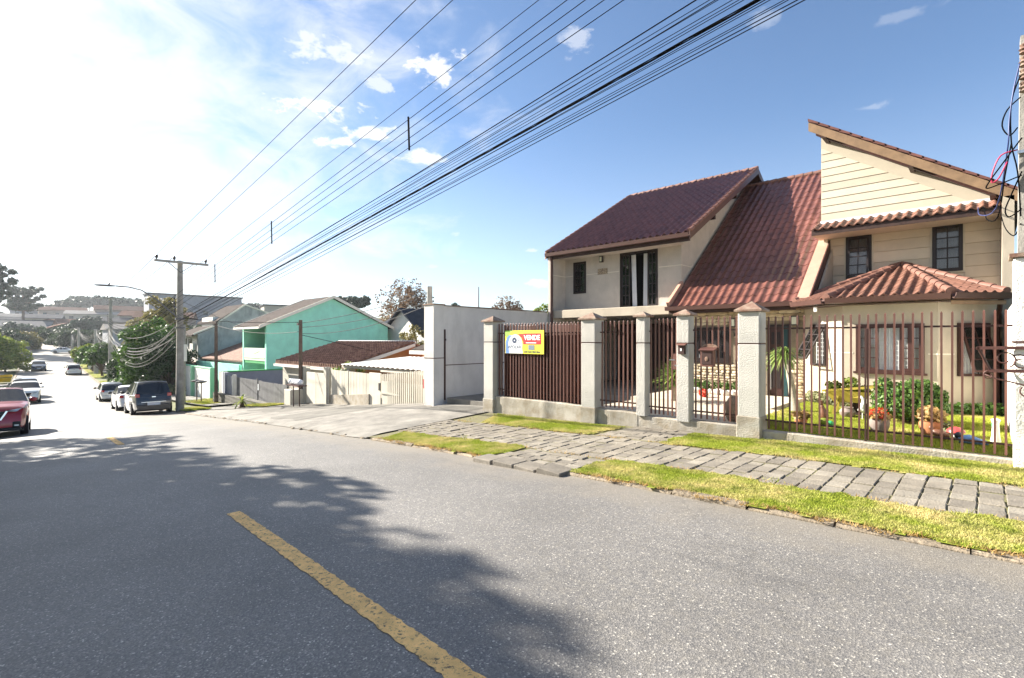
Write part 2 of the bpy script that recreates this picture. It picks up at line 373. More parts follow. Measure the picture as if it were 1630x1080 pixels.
def lin(tab):
    xs = [t[0] for t in tab][::-1]; ys = [t[1] for t in tab][::-1]
    from_np = (np.array(xs), np.array(ys))
    # smooth the polyline so that the road has no kinks
    gx = np.arange(xs[0], xs[-1], 1.0); gy = np.interp(gx, *from_np)
    k = np.ones(7) / 7; gs = np.convolve(np.pad(gy, 3, mode='edge'), k, mode='valid')
    return lambda x: np.interp(x, gx, gs)


# ------------------------------------------------------------------ lie of the land
delta = lin([(80, 0), (0, 0), (-5, .12), (-14, .45), (-22, .95), (-29, 1.45), (-48, 2.7), (-96, 5.3), (-150, 8.5), (-260, 19), (-420, 40), (-900, 120)])
zkerb = lin([(80, 1.2), (6, .12), (0, .02), (-4.2, -.12), (-9, -.38), (-16, -.86), (-22.5, -1.42), (-29, -1.97), (-38, -2.6), (-48, -3.1), (-60, -3.4), (-75, -3.5), (-96, -3.35), (-115, -3.05), (-130, -3.0), (-200, .3), (-240, 3.0), (-300, 9.0), (-400, 15), (-900, 26)])
zfence = lin([(80, 1.2), (6, .05), (0, 0), (-3, -.07), (-6.3, -.2), (-9.6, -.3), (-11, -.27), (-12.5, -.27), (-16, -.8), (-20, -1.08), (-24, -1.45), (-29, -1.95), (-36, -2.4), (-48, -3.0), (-60, -3.3), (-75, -3.4), (-96, -3.25), (-115, -2.9), (-130, -2.8), (-200, .5), (-240, 3.2), (-300, 9.2), (-400, 15.2), (-900, 26)])
YC0, HW = 1.7, 3.6
def yc(x): return YC0 + delta(x)
def ykerb(x): return yc(x) + HW
def yfence(x): return 9.4 + delta(x)
def zroad(x): return zkerb(x) - .04
def zside(x, y):
    """ground between the kerb and the fence line, and beyond it"""
    t = np.clip((y - ykerb(x)) / (9.4 - 5.3), 0, 1); return zkerb(x) * (1 - t) + zfence(x) * t


asphalt = asphalt_mat(); paint_line_mat()
mat('earth', (.17, .15, .075), .95, .3, .8, .4, 12, col2=(.12, .16, .04))
xs = np.concatenate([np.arange(-700, -140, 14), np.arange(-140, -40, 3), np.arange(-40, 14, .75), np.arange(14, 80, 6)])
# the ground sheet (dips under the road and under the near frontage)
offs = np.array([-420, -300, -200, -120, -70, -40, -20, -10, -5.4, -3.72, -3.7, 3.7, 3.72, 4.3, 6, 7.7, 9, 14, 20, 30, 45, 70, 110, 160, 240, 340, 480])
V = []; 
for x in xs:
    for w_ in offs:
        y = yc(x) + w_
        if abs(w_) <= 3.7: z = zroad(x) - .35
        elif w_ > 0: z = float(zside(x, y)) - (.12 if x > -60 else .03)
        else: z = zkerb(x) - .03
        far = max(0, min(1, (abs(w_) - 60) / 200)) * (8 if w_ > 0 else 10) * max(0, min(1, (-x - 40) / 160))
        V.append((x, y, z + far))
nO = len(offs); Fg = [(i * nO + j, (i + 1) * nO + j, (i + 1) * nO + j + 1, i * nO + j + 1) for i in range(len(xs) - 1) for j in range(nO - 1)]
g = np_obj('ground', V, np.array(Fg)[:, ::-1], 'earth'); structure(g)


def strip(name, m, x_rng, o0, o1, zf, nx=None, nw=2, z_off=0.0, mat_kind=True):
    """sheet following the road between lateral offsets o0 and o1 (functions or numbers)"""
    X = np.asarray(x_rng); Vv = []
    for x in X:
        a = o0(x) if callable(o0) else yc(x) + o0; b = o1(x) if callable(o1) else yc(x) + o1
        for k in range(nw): y = a + (b - a) * k / (nw - 1); Vv.append((x, y, float(zf(x, y)) + z_off))
    Ff = [(i * nw + j, i * nw + j + 1, (i + 1) * nw + j + 1, (i + 1) * nw + j) for i in range(len(X) - 1) for j in range(nw - 1)]
    return np_obj(name, Vv, np.array(Ff)[:, ::-1] if X[-1] > X[0] else Ff, m)


XR = np.concatenate([np.arange(-330, -140, 6), np.arange(-140, -40, 2), np.arange(-40, 40, .5)])
def z_road_crown(x, y): return zroad(x) + .05 * (1 - ((y - yc(x)) / HW) ** 2)
rd = strip('road', 'asphalt', XR, -HW - .05, HW + .05, z_road_crown, nw=7); structure(rd)
for p in rd.data.polygons: p.use_smooth = True
# painted centre dashes: ragged edged sheets on the road
for (xa, xb) in [(-5.85, .2), (-16.9, -14.1), (-28.4, -25.6)]:
    X = np.arange(xa, xb + .001, .035); Vv = []
    for i, x in enumerate(X):
        for s_ in (-1, 1):
            y = yc(x) - .09 * max(0, min(1.3, (x + 5.8) / 3.8)) + s_ * (.068 + random.uniform(-.009, .006)) ; Vv.append((x, y, float(z_road_crown(x, y)) + .004))
    Ff = [(2 * i, 2 * i + 2, 2 * i + 3, 2 * i + 1) for i in range(len(X) - 1)]
    structure(np_obj('road_marking', Vv, Ff, 'road_paint'))

# ------------------------------------------------------------------ kerb, pavement and verges
mat('kerb_stone', (.24, .195, .14), .95, .4, 7, .9, 30, stain=.7)
mat('concrete', (.21, .195, .17), .9, .3, 1.6, .35, 45, stain=.6)
mat('concrete_dark', (.15, .14, .12), .9, .25, 1.4, .35, 45, stain=.5)
mat('paver', (.225, .198, .158), .88, .22, 4, .5, 45, stain=.35)
mat('paver_b', (.255, .228, .185), .88, .2, 4, .5, 45, stain=.3)
mat('paver_c', (.195, .172, .14), .88, .2, 4, .5, 45, stain=.35)
mat('sand_joint', (.20, .17, .115), .95, .3, 9, .5, 60, col2=(.15, .15, .05))
mat('dirt', (.20, .14, .08), .95, .3, 5, .6, 30)
grass_mat('grass', (.20, .27, .028), (.40, .43, .065), (.60, .51, .23), .72)
grass_mat('grass_lawn', (.25, .31, .035), (.46, .48, .075), (.60, .52, .2), .5)
grass_mat('grass_dry', (.36, .22, .07), (.46, .31, .12), (.52, .37, .17), .9)

kb = thing('kerb', None, None, (0, 5.3, 0)); structure(kb)
x = 4.0
while x > -46:
    l = random.uniform(.7, 1.0) if x > -10 else 1.6
    m_ = MB(); x2 = x - l + random.uniform(.01, .03); h = random.uniform(-.018, .012)
    if -24.4 < x < -9.3: x -= l; continue      # the apron runs straight onto the road
    P = []
    for xx in (x, x2):
        y0 = ykerb(xx); z = float(zkerb(xx)) + h
        P += [(xx, y0 - .005 + random.uniform(-.015, .015), z - .3), (xx, y0 + random.uniform(-.012, .012), z - .02), (xx, y0 + .03, z), (xx, y0 + .12, z), (xx, y0 + .12, z - .3)]
    i = m_.pts(P)
    for k in range(4): m_.f.append((i + k, i + k + 1, i + k + 6, i + k + 5))
    m_.f += [(i, i + 4, i + 3, i + 2, i + 1), (i + 5, i + 6, i + 7, i + 8, i + 9)]
    m_.build('kerb_stone', 'kerb_stone', kb); x -= l
m_ = MB()
for i, xx in enumerate(np.arange(-46, -330, -4)):
    y0 = ykerb(xx); y1 = ykerb(xx - 4); z = float(zkerb(xx)); z1 = float(zkerb(xx - 4))
    m_.face([(xx, y0, z - .2), (xx, y0, z + .02), (xx - 4, y1, z1 + .02), (xx - 4, y1, z1 - .2)]); m_.face([(xx, y0, z + .02), (xx, y0 + .2, z + .02), (xx - 4, y1 + .2, z1 + .02), (xx - 4, y1, z1 + .02)])
for i, xx in enumerate(np.arange(-10, -330, -4)):
    y0 = yc(xx) - HW; y1 = yc(xx - 4) - HW; z = float(zkerb(xx)); z1 = float(zkerb(xx - 4))
    m_.face([(xx, y0, z - .2), (xx - 4, y1, z1 - .2), (xx - 4, y1, z1 + .03), (xx, y0, z + .03)]); m_.face([(xx, y0, z + .03), (xx - 4, y1, z1 + .03), (xx - 4, y1 - .2, z1 + .03), (xx, y0 - .2, z + .03)])
o = m_.build('far_kerb', 'kerb_stone', kb)

# bed under pavers, driveway apron, farther pavements
XN = np.arange(-9.6, 6.01, .3)
sw = strip('pavement', 'sand_joint', XN, lambda x: ykerb(x) + .1, lambda x: yfence(x) + .1, zside, nw=8, z_off=-.014); structure(sw)
XA = np.arange(-30.4, -9.2, .4)
def z_apron(x, y):
    z = float(zside(x, y)) + .035 * math.exp(-((x + 12) / 2.5) ** 2); t = max(0, min(1, (y - ykerb(x) + .03) / .4)); return z * t + (float(zroad(x)) + .012) * (1 - t)
ap = strip('driveway_apron', 'concrete', XA, lambda x: ykerb(x) - .03 + .025 * math.sin(x * 4.3) + .02 * math.sin(x * 11), lambda x: yfence(x) + .12 + (6.0 if x > -12.3 else 0), z_apron, nw=26, z_off=.0); structure(ap)
for p in ap.data.polygons: p.use_smooth = True
# cement patches with their own tone on the apron
for (xa, xb, ya, yb, mm) in [(-17.4, -14.6, 5.95, 9.3, 'concrete_dark'), (-14.5, -13.3, 6.2, 9.0, 'concrete'), (-23.5, -19.2, 6.9, 9.2, 'concrete_dark'), (-11.9, -9.9, 8.6, 9.3, 'concrete_dark')]:
    structure(strip('cement_patch', mm, np.arange(xa, xb, .3), lambda x: ya + delta(x) + .12 * math.sin(x * 3.1), lambda x: yb + delta(x) + .1 * math.sin(x * 2.3), z_apron, nw=8, z_off=.004))
# broken seam between apron and asphalt
m_ = MB(); rr = random.Random(3)
for k in range(85):
    xx = rr.uniform(-24, -9.4); y = ykerb(xx) + rr.gauss(.04, .07); z = float(zkerb(xx)) - .05
    m_.blob((xx, y, z), (rr.uniform(.03, .14), rr.uniform(.02, .06), rr.uniform(.02, .06)), 7, 4, .3, rr)
stuff(m_.build('rubble', 'kerb_stone'), 'broken lumps of stone along the kerb seam of the driveway', 'rubble')
farp = strip('far_pavement', 'concrete', np.arange(-120, -30, 2.0), lambda x: ykerb(x) + 1.9, lambda x: ykerb(x) + 3.6, zside, nw=4, z_off=.03); structure(farp)
leftp = strip('left_pavement', 'concrete', np.arange(-140, -20, 2.0), -7.8, -4.9, lambda x, y: zkerb(x), nw=3, z_off=.03); structure(leftp)
for xa in (-48, -76, -104, -128): structure(strip('left_crossover', 'concrete', np.arange(xa - 4, xa + .1, 2), -4.9, -3.75, lambda x, y: zkerb(x), nw=3, z_off=.034))


def edge_lo(x): return 6.42 + .05 * math.sin(x * 1.7) + .16 * max(0, min(1, (x - .3) / 1.2))
def edge_hi(x): return 7.98 + .04 * math.sin(x * 2.3)
# pavers: one object each, sharing a few meshes
PAV = []
for k in range(8):
    rr = random.Random(40 + k); m_ = MB()
    q = [rr.uniform(-.022, .022) for _ in range(8)]
    base = [(-.5 + q[0], -.5 + q[1]), (.5 + q[2], -.5 + q[3]), (.5 + q[4], .5 + q[5]), (-.5 + q[6], .5 + q[7])]
    top = [(a * .93, b * .93) for a, b in base]
    i = m_.pts([(a, b, -1) for a, b in base] + [(a, b, -.16) for a, b in base] + [(a, b, rr.uniform(-.05, .03)) for a, b in top])
    for r_ in (0, 4):
        for j in range(4): m_.f.append((i + r_ + j, i + r_ + (j + 1) % 4, i + r_ + 4 + (j + 1) % 4, i + r_ + 4 + j))
    m_.f.append((i + 8, i + 9, i + 10, i + 11))
    me = bpy.data.meshes.new('paver'); me.from_pydata(m_.v, [], m_.f); me.update(); me.materials.append(MATS[('paver', 'paver_b', 'paver', 'paver_c', 'paver', 'paver_b', 'paver_c', 'paver')[k]]); PAV.append(me)
rr = random.Random(5); pav_list = []
x = 3.2
while x > -10.2:
    wd = rr.uniform(.18, .24); y0 = edge_lo(x) + rr.uniform(-.03, .03); y1 = edge_hi(x) + rr.uniform(-.03, .03)
    n = 5 + (rr.random() < .6); cuts = [y0 + (y1 - y0) * (k + (rr.uniform(-.15, .15) if 0 < k < n else 0)) / n for k in range(n + 1)]
    for k in range(n): pav_list.append((x - wd / 2, (cuts[k] + cuts[k + 1]) / 2, wd - .012, cuts[k + 1] - cuts[k] - .034, 0))
    x -= wd
def in_walk(xx, yy): return edge_lo(xx) - .05 < yy < edge_hi(xx) + .05
# the crossing path from the kerb to the pedestrian gate
for j in range(24):
    yy = 5.55 + j * .175
    xl = -5.75 + (yy - 5.4) * .10; xr = -4.15 + (yy - 5.4) * .02; k = 0; x = xl + rr.uniform(0, .1)
    while x < xr:
        l = rr.uniform(.24, .34)
        if not in_walk(x + l / 2, yy): pav_list.append((x + l / 2, yy, l - .015, .16, 0))
        x += l
pav_list.sort(key=lambda p: p[0] ** 2 + p[1] ** 2 - (p[0] > 2) * -500)
far_m = MB()
for i, (px, py, lx, ly, a) in enumerate(pav_list):
    z = float(zside(px, py)) + rr.uniform(-.01, .01)
    sl = math.atan2(float(zside(px + .2, py) - zside(px - .2, py)), .4)
    M = Matrix.Translation((px, py, z)) @ Matrix.Rotation(-sl, 4, 'Y') @ Matrix.Rotation(rr.uniform(-.03, .03), 4, 'Z') @ Matrix.Diagonal((lx, ly, .06, 1))
    if i < 300:
        o = bpy.data.objects.new('paver', PAV[rr.randrange(8)]); COL.objects.link(o); o.parent = sw; o.matrix_local = M
    else:
        me = PAV[rr.randrange(8)]; b0 = len(far_m.v)
        far_m.v += [tuple(M @ v.co) for v in me.vertices]; far_m.f += [tuple(b0 + q for q in p.vertices) for p in me.polygons]
if far_m.v: o = far_m.build('far_paver', 'paver', sw, local=True); o['kind'] = 'stuff'
# kerb slabs at the mouth of the path
for k in range(4):
    xx = -5.78 + k * .43; m_ = MB(); z = float(zkerb(xx + .2)); m_.M = Matrix.Translation((xx + .2, 5.43, z - .005 - .02 * (k == 2))) @ Matrix.Rotation(.03 * (k - 1), 4, 'Y') @ Matrix.Rotation(.05 * ((k % 2) - .5), 4, 'Z')
    m_.bbox(-.2, -.2, -.12, .2, .15, .035, .012); m_.build('kerb_slab', 'paver_c', sw)


def blades(name, m, polyf, area, n, hgt, wid, zf, seed, lay=.6):
    """short grass: n bent single-triangle blades inside polyf"""
    r = np.random.default_rng(seed); x = r.uniform(area[0], area[1], n * 2); y = r.uniform(area[2], area[3], n * 2)
    ok = polyf(x, y); x = x[ok][:n]; y = y[ok][:n]; n = len(x)
    z = zf(x, y); a = r.uniform(0, 2 * math.pi, n); h = hgt * r.uniform(.4, 1.25, n); ww = wid * r.uniform(.6, 1.3, n); ln = r.normal(0, lay, (n, 2)) * h[:, None]
    dx, dy = np.cos(a) * ww, np.sin(a) * ww
    Vv = np.empty((n, 3, 3)); Vv[:, 0] = np.c_[x - dx, y - dy, z - .004]; Vv[:, 1] = np.c_[x + dx, y + dy, z - .004]; Vv[:, 2] = np.c_[x + ln[:, 0], y + ln[:, 1], z + h]
    return np_obj(name, Vv.reshape(-1, 3), np.arange(3 * n).reshape(-1, 3), m)


def wob(x, k=0): return .035 * np.sin(x * 5.1 + k) + .03 * np.sin(x * 11.7 + 2 * k) + .02 * np.sin(x * 27 + k)
vlo = np.vectorize(edge_lo); vhi = np.vectorize(edge_hi)
def pathL(y): return -5.75 + (y - 5.4) * .10
def pathR(y): return -4.15 + (y - 5.4) * .02
def patch(name, label, area, f, n, seed, m='grass', hgt=.02):
    # soil sheet under the blades
    X = np.arange(area[0], area[1], .1); Y = np.arange(area[2], area[3], .1); gx, gy = np.meshgrid(X, Y, indexing='ij'); ins = f(gx + .05, gy + .05)
    gz = zside(gx, gy) + .004; idx = np.arange(gx.size).reshape(gx.shape)
    Fq = [(idx[i, j], idx[i + 1, j], idx[i + 1, j + 1], idx[i, j + 1]) for i in range(len(X) - 1) for j in range(len(Y) - 1) if ins[i, j]]
    t = np_obj(name, np.c_[gx.ravel(), gy.ravel(), gz.ravel()], np.array(Fq), m); stuff(t, label, 'grass')
    b_ = blades('grass_blades', m, f, area, n, hgt, .006, lambda x, y: zside(x, y) + .004, seed); b_.parent = t; b_['kind'] = 'stuff'
    return t
patch('verge_grass', 'short yellow-green grass strip between the kerb and the stone pavers on the right', (-4.2, 4.0, 5.35, 6.7), lambda x, y: (y > ykerb(x) + .09 + wob(x)) & (y < vlo(x) - .03 + wob(x, 1)) & (x > pathR(y) + .06 + wob(y * 2)), 90000, 1)
patch('verge_grass', 'small wedge of green grass by the kerb beside the concrete driveway', (-9.6, -5.5, 5.35, 6.75), lambda x, y: (y > ykerb(x) + .09 + wob(x)) & (y < np.minimum(vlo(x), 6.5) - .03 + wob(x, 1)) & (x < pathL(y) - .05) & (x > -9.3 + .9 * (6.5 - y) * .4), 50000, 2)
patch('verge_grass', 'narrow grass strip along the low wall under the for-sale sign', (-9.3, -5.4, 7.8, 9.3), lambda x, y: (y > vhi(x) + .05 + wob(x)) & (y < 9.12) & (x < pathL(y) - .05 + wob(y)) & (x > -9.1 + .5 * (9.1 - y)), 42000, 3)
patch('verge_grass', 'worn grass strip between the pavers and the right-hand bar fence', (-4.2, 4.0, 7.9, 9.4), lambda x, y: (y > vhi(x) + .02 + wob(x)) & (y < np.where(x > -2.7, 9.28, 9.2) + wob(x, 2) * .3) & (x > pathR(y) + .05 + wob(y)), 90000, 4)
t = blades('dry_grass', 'grass_dry', lambda x, y: ((x - .75) / .5) ** 2 + ((y - 5.85) / .36) ** 2 + 3 * wob(x * 2, 1) < 1, (.1, 1.4, 5.4, 6.3), 16000, .055, .007, lambda x, y: zside(x, y) + .004, 9, .8)
stuff(t, 'patch of withered brown grass at the end of the verge', 'grass')
# dead edge of grass hanging over the kerb
t = blades('kerb_grass', 'grass_dry', lambda x, y: (np.abs(y - ykerb(x) - .06 - wob(x, 3)) < .045) & ((x > -3.9) | (x < -5.9)), (-9.2, 3.5, 5.2, 5.9), 14000, .035, .006, lambda x, y: zkerb(x) + .0, 10, .9)
stuff(t, 'straw-coloured grass fringe overhanging the kerb', 'grass')
# weeds and longer tufts creeping over the pavement edges
def tufts(x, y): return (np.sin(x * 3.3 + 1.2 * np.sin(y * 4)) + np.sin(x * 7.9 + y * 5.3) + np.sin(y * 9.1 - x * 2.2)) > 1.35
t = blades('weeds', 'grass', lambda x, y: tufts(x, y) & (((y > ykerb(x) + .05) & (y < vlo(x) + .12)) | ((y > vhi(x) - .1) & (y < 9.34))) & ((x > -4.1) | (x < -5.8)), (-9.2, 3.6, 5.3, 9.35), 9000, .055, .007, lambda x, y: zside(x, y) + .0, 12, .7)
stuff(t, 'longer tufts and weeds scattered over the verges and along the wall foot', 'weeds')
t = blades('joint_weeds', 'grass_dry', lambda x, y: (np.minimum(np.abs(y - vlo(x)), np.abs(y - vhi(x))) < .05 + .04 * np.sin(x * 6)), (-9.5, 3.2, 6.2, 8.2), 9000, .03, .006, lambda x, y: zside(x, y), 13, .9)
stuff(t, 'dry grass growing over the edges of the stone pavers', 'weeds')
# farther verges
def far_patch(label, xa, xb, o0, o1, seed, n=9000, left=False):
    zf = (lambda x, y: zkerb(x) + .03) if left else (lambda x, y: zside(x, y) + .03)
    t = strip('far_verge_grass', 'grass', np.arange(xa, xb + .01, .5), o0, o1, zf, nw=4, z_off=.01); stuff(t, label, 'grass')
    a, b = (o0, o1)
    bl = blades('grass_blades', 'grass', lambda x, y: (y - yc(x) > a + .05) & (y - yc(x) < b - .05), (xa, xb, min(yc(xa), yc(xb)) + a - .5, max(yc(xa), yc(xb)) + b + .5), n, .05, .012, lambda x, y: zf(x, y) + .01, seed); bl.parent = t; bl['kind'] = 'stuff'
far_patch('grass around the foot of the near utility pole', -31.8, -28.6, 3.8, 5.0, 21)
far_patch('grass bed with a small palm before the grey boarded gate', -28.8, -24.6, 6.3, 7.5, 22)
far_patch('grass strip along the pale green wall behind the near pole', -40, -34, 5.6, 7.5, 23)
far_patch('sunlit grass verge along the right kerb beyond the parked cars', -78, -50, 3.8, 5.4, 24, 16000)
far_patch('distant grass verge on the right side of the road', -120, -84, 3.8, 5.6, 25, 16000)
far_patch('bright grass verge on the right where the road climbs', -200, -140, 3.8, 8, 27, 16000)
far_patch('small grass square on the left verge behind the white car', -76, -66, -4.9, -3.8, 26, 9000, True)
far_patch('grass strip on the left verge by the yellow skip', -66, -58, -8.2, -4.9, 28, 9000, True)

# ------------------------------------------------------------------ the house
mat('stucco_taupe', (.56, .50, .44), .92, .08, 2.2, .35, 70, stain=.34)
mat('stucco_cream', (.51, .44, .345), .92, .08, 2.0, .35, 70, stain=.28)
mat('board_cream', (.56, .50, .395), .8, .05, 3, .08, 30)
mat('board_taupe', (.62, .52, .40), .8, .05, 3, .08, 30)
mat('stripe_white', (.74, .68, .58), .8, .04, 4)
mat('tile_brown', (.165, .068, .052), .33, .3, 3, .15, 60, spec=.45, stain=.25, island=.18)
mat('tile_red', (.19, .088, .06), .55, .3, 3, .2, 60, spec=.5, stain=.4, island=.35)
mat('ridge_red', (.215, .105, .078), .6, .2, 6, .12, 60, stain=.2)
mat('gutter_brown', (.085, .042, .034), .45, .1, 6)
mat('flash_pink', (.52, .30, .22), .6, .08, 3, stain=.2)
mat('fascia_wood', (.25, .155, .085), .65, .25, 3, .15, 25)
mat('dark_wood', (.05, .024, .018), .6, .25, 6, .1, 30)
mat('frame_dark', (.022, .014, .014), .45, .1, 8)
mat('frame_brown', (.055, .022, .018), .45, .15, 8)
mat('curtain', (.82, .82, .84), .9, .06, 4)
mat('curtain_grey', (.42, .43, .45), .9, .1, 4)
mat('room_dark', (.03, .026, .024), .95, .1, 3)
mat('grille_white', (.75, .75, .74), .5, .03, 4)
mat('stone_a', (.56, .46, .31), .9, .2, 9, .7, 22)
mat('stone_b', (.44, .34, .22), .9, .2, 9, .7, 22)
mat('stone_c', (.66, .57, .42), .9, .2, 9, .7, 22)
mat('mortar', (.26, .21, .15), .95, .15, 8, .5, 40)
mat('tile_floor', (.60, .52, .41), .6, .08, 2, stain=.1)
mat('lamp_glass', (.72, .74, .6), .25, .03, 4)
mat('metal_dark', (.03, .028, .028), .45, .1, 6)
mat('plaque', (.2, .11, .07), .6, .5, 25, col2=(.6, .5, .36))
mat('door_green', (.015, .055, .06), .5, .1, 5)
glass_mat('window_glass', (.03, .035, .04), .30)
glass_mat('pane_glass', (.05, .055, .06), .12)

house = thing('house', 'two-storey beige house with brown tiled roofs behind the bar fence', 'house', (-6, 16, 0))


def wall_holes(name, O, a, W, H, th, holes, m, parent, top=None):
    """wall in the plane O + a*s + z*t with rectangular holes (s0,t0,s1,t1); reveals th deep; optional sloping top function"""
    mb = MB(); mb.M = plane_M(O, a)
    S = sorted({0, W, *[h[0] for h in holes], *[h[2] for h in holes]}); T = sorted({0, H, *[h[1] for h in holes], *[h[3] for h in holes]})
    for i in range(len(S) - 1):
        for j in range(len(T) - 1):
            s0, s1, t0, t1 = S[i], S[i + 1], T[j], T[j + 1]; cs, ct = (s0 + s1) / 2, (t0 + t1) / 2
            if any(h[0] < cs < h[2] and h[1] < ct < h[3] for h in holes): continue
            ta, tb = (t1, t1)
            if top and j == len(T) - 2: ta, tb = top(s0), top(s1)
            mb.face([(s0, t0, 0), (s1, t0, 0), (s1, tb, 0), (s0, ta, 0)])
    for (s0, t0, s1, t1) in holes:
        mb.face([(s0, t0, 0), (s0, t0, -th), (s1, t0, -th), (s1, t0, 0)]); mb.face([(s0, t1, 0), (s1, t1, 0), (s1, t1, -th), (s0, t1, -th)])
        mb.face([(s0, t0, 0), (s0, t1, 0), (s0, t1, -th), (s0, t0, -th)]); mb.face([(s1, t0, 0), (s1, t0, -th), (s1, t1, -th), (s1, t1, 0)])
    return mb.build(name, m, parent)


def window(parent, O, a, W, H, cols, rows, fm='frame_dark', fw=.06, leaves=1, back='curtain', rec=.06, mun=.028, tilt=0.0, grid=None, name='window', sill=False, open_leaf=None, glass='window_glass'):
    """O lower-left corner on the wall plane, a = direction to the right seen from outside"""
    M = plane_M(O, a)
    mb = MB(); mb.M = M; z0, z1 = -rec, -rec + .07
    mb.box(0, 0, z0, fw, H, z1); mb.box(W - fw, 0, z0, W, H, z1); mb.box(fw, 0, z0, W - fw, fw, z1 - .002); mb.box(fw, H - fw, z0, W - fw, H, z1 - .002)
    if sill: mb.box(-.05, -.05, -.02, W + .05, -.002, .07)
    fr = mb.build(name, fm, parent)
    lw = (W - 2 * fw) / leaves
    for l in range(leaves):
        if open_leaf and l in open_leaf: continue
        x0 = fw + l * lw; ML = M
        if tilt: ML = M @ Matrix.Translation((0, H - fw, -rec + .02)) @ Matrix.Rotation(-tilt, 4, 'X') @ Matrix.Translation((0, -(H - fw), rec - .02))
        sm = MB(); sm.M = ML; s = .045 if leaves > 1 or tilt else .012
        zz0, zz1 = -rec + .012, -rec + .05
        sm.box(x0, fw, zz0, x0 + s, H - fw, zz1); sm.box(x0 + lw - s, fw, zz0, x0 + lw, H - fw, zz1); sm.box(x0 + s, fw, zz0 + .001, x0 + lw - s, fw + s, zz1 - .001); sm.box(x0 + s, H - fw - s, zz0 + .001, x0 + lw - s, H - fw, zz1 - .001)
        iw, ih = lw - 2 * s, H - 2 * fw - 2 * s
        for c in range(1, cols): cx = x0 + s + iw * c / cols; sm.box(cx - mun / 2, fw + s, zz0 + .004, cx + mun / 2, H - fw - s, zz1 - .004)
        for r_ in range(1, rows): cy = fw + s + ih * r_ / rows; sm.box(x0 + s, cy - mun / 2, zz0 + .006, x0 + lw - s, cy + mun / 2, zz1 - .006)
        sm.build('sash', fm, fr)
        for c in range(cols):
            for r_ in range(rows):
                p = MB(); p.M = ML; a0 = x0 + s + iw * c / cols; b0 = fw + s + ih * r_ / rows
                p.box(a0 + .004, b0 + .004, zz0 + .014, a0 + iw / cols - .004, b0 + ih / rows - .004, zz0 + .018); p.build('pane', glass, fr)
    if grid:
        gm = MB(); gm.M = M
        for c in range(1, grid[0]): gm.box(fw + (W - 2 * fw) * c / grid[0] - .006, fw, -rec - .05, fw + (W - 2 * fw) * c / grid[0] + .006, H - fw, -rec - .038)
        for c in range(1, grid[1]): gm.box(fw, fw + (H - 2 * fw) * c / grid[1] - .006, -rec - .062, W - fw, fw + (H - 2 * fw) * c / grid[1] + .006, -rec - .051)
        gm.build('grille', 'grille_white', fr)
    bm_ = MB(); bm_.M = M; bm_.box(-.02, -.02, -.9, W + .02, H + .02, -.88); bm_.box(-.02, -.02, -.88, -.004, H + .02, -.2); bm_.box(W + .004, -.02, -.88, W + .02, H + .02, -.2); bm_.box(-.02, H + .004, -.88, W + .02, H + .02, -.2); bm_.box(-.02, -.02, -.88, W + .02, -.004, -.2)
    bm_.build('room', 'room_dark', fr)
    if back:
        cm = MB(); cm.M = M; n = 28
        i = cm.pts([(W * (k / n) * .98 + .01, t, -.24 + .02 * math.sin(k * 1.9) + .008 * math.sin(k * 4.1)) for k in range(n + 1) for t in (.0, H)])
        for k in range(n): cm.f.append((i + 2 * k, i + 2 * k + 2, i + 2 * k + 3, i + 2 * k + 1))
        cm.build('curtain', back, fr, smooth=True)
    return fr


EX = (1, 0, 0)
# ---- left block, upper floor set back behind a balcony
YL = 15.9; XL0, XL1 = -12.12, -7.33
wall_holes('wall', (XL0, YL, 2.74), EX, XL1 - XL0, 2.45, .14, [(.40, .66, .99, 1.88), (2.47, .02, 3.95, 2.0)], 'stucco_taupe', house)
window(house, (-11.72, YL, 3.40), EX, .59, 1.22, 2, 4, fw=.07, rec=.05, back='curtain_grey')
# balcony doors: outer leaves shut, the middle open with white curtains
dw = window(house, (-9.65, YL, 2.76), EX, 1.48, 1.98, 2, 5, fw=.05, leaves=4, rec=.06, back=None, open_leaf=(1, 2), name='balcony_door', mun=.035)
for (s0, s1) in ((.42, .60), (.84, 1.0)):
    cm = MB(); cm.M = plane_M((-9.65, YL, 2.76), EX); n = 12
    i = cm.pts([(s0 + (s1 - s0) * (k / n) + .05 * t * (1 if s0 < .5 else -.4) * (-1), .05 + 1.85 * t, -.16 + .025 * math.sin(k * 2.1)) for k in range(n + 1) for t in (0, 1)])
    for k in range(n): cm.f.append((i + 2 * k, i + 2 * k + 2, i + 2 * k + 3, i + 2 * k + 1))
    cm.build('curtain', 'curtain', dw, smooth=True)
mb = MB(); mb.box(XL0, YL - .012, 4.085, -11.74, YL + .01, 4.115); mb.box(-11.11, YL - .012, 4.085, -9.68, YL + .01, 4.115); mb.box(-8.14, YL - .012, 4.085, XL1 + .012, YL + .01, 4.115); mb.box(XL1 + .001, YL, 4.085, XL1 + .012, 21.2, 4.115)
mb.box(XL0 - .01, 15.07, 4.085, XL0 + .012, YL - .013, 4.115); mb.build('wall_stripe', 'stripe_white', house)
mb = MB(); mb.box(-10.48, YL - .1, 4.5, -10.34, YL - .02, 4.72); o = mb.build('wall_lamp', 'metal_dark', house); MB().box(-10.45, YL - .115, 4.53, -10.37, YL - .101, 4.69).build('lamp_glass', 'lamp_glass', o)
MB().box(-10.59, YL - .03, 4.06, -10.18, YL - .002, 4.27).build('plaque', 'plaque', house)
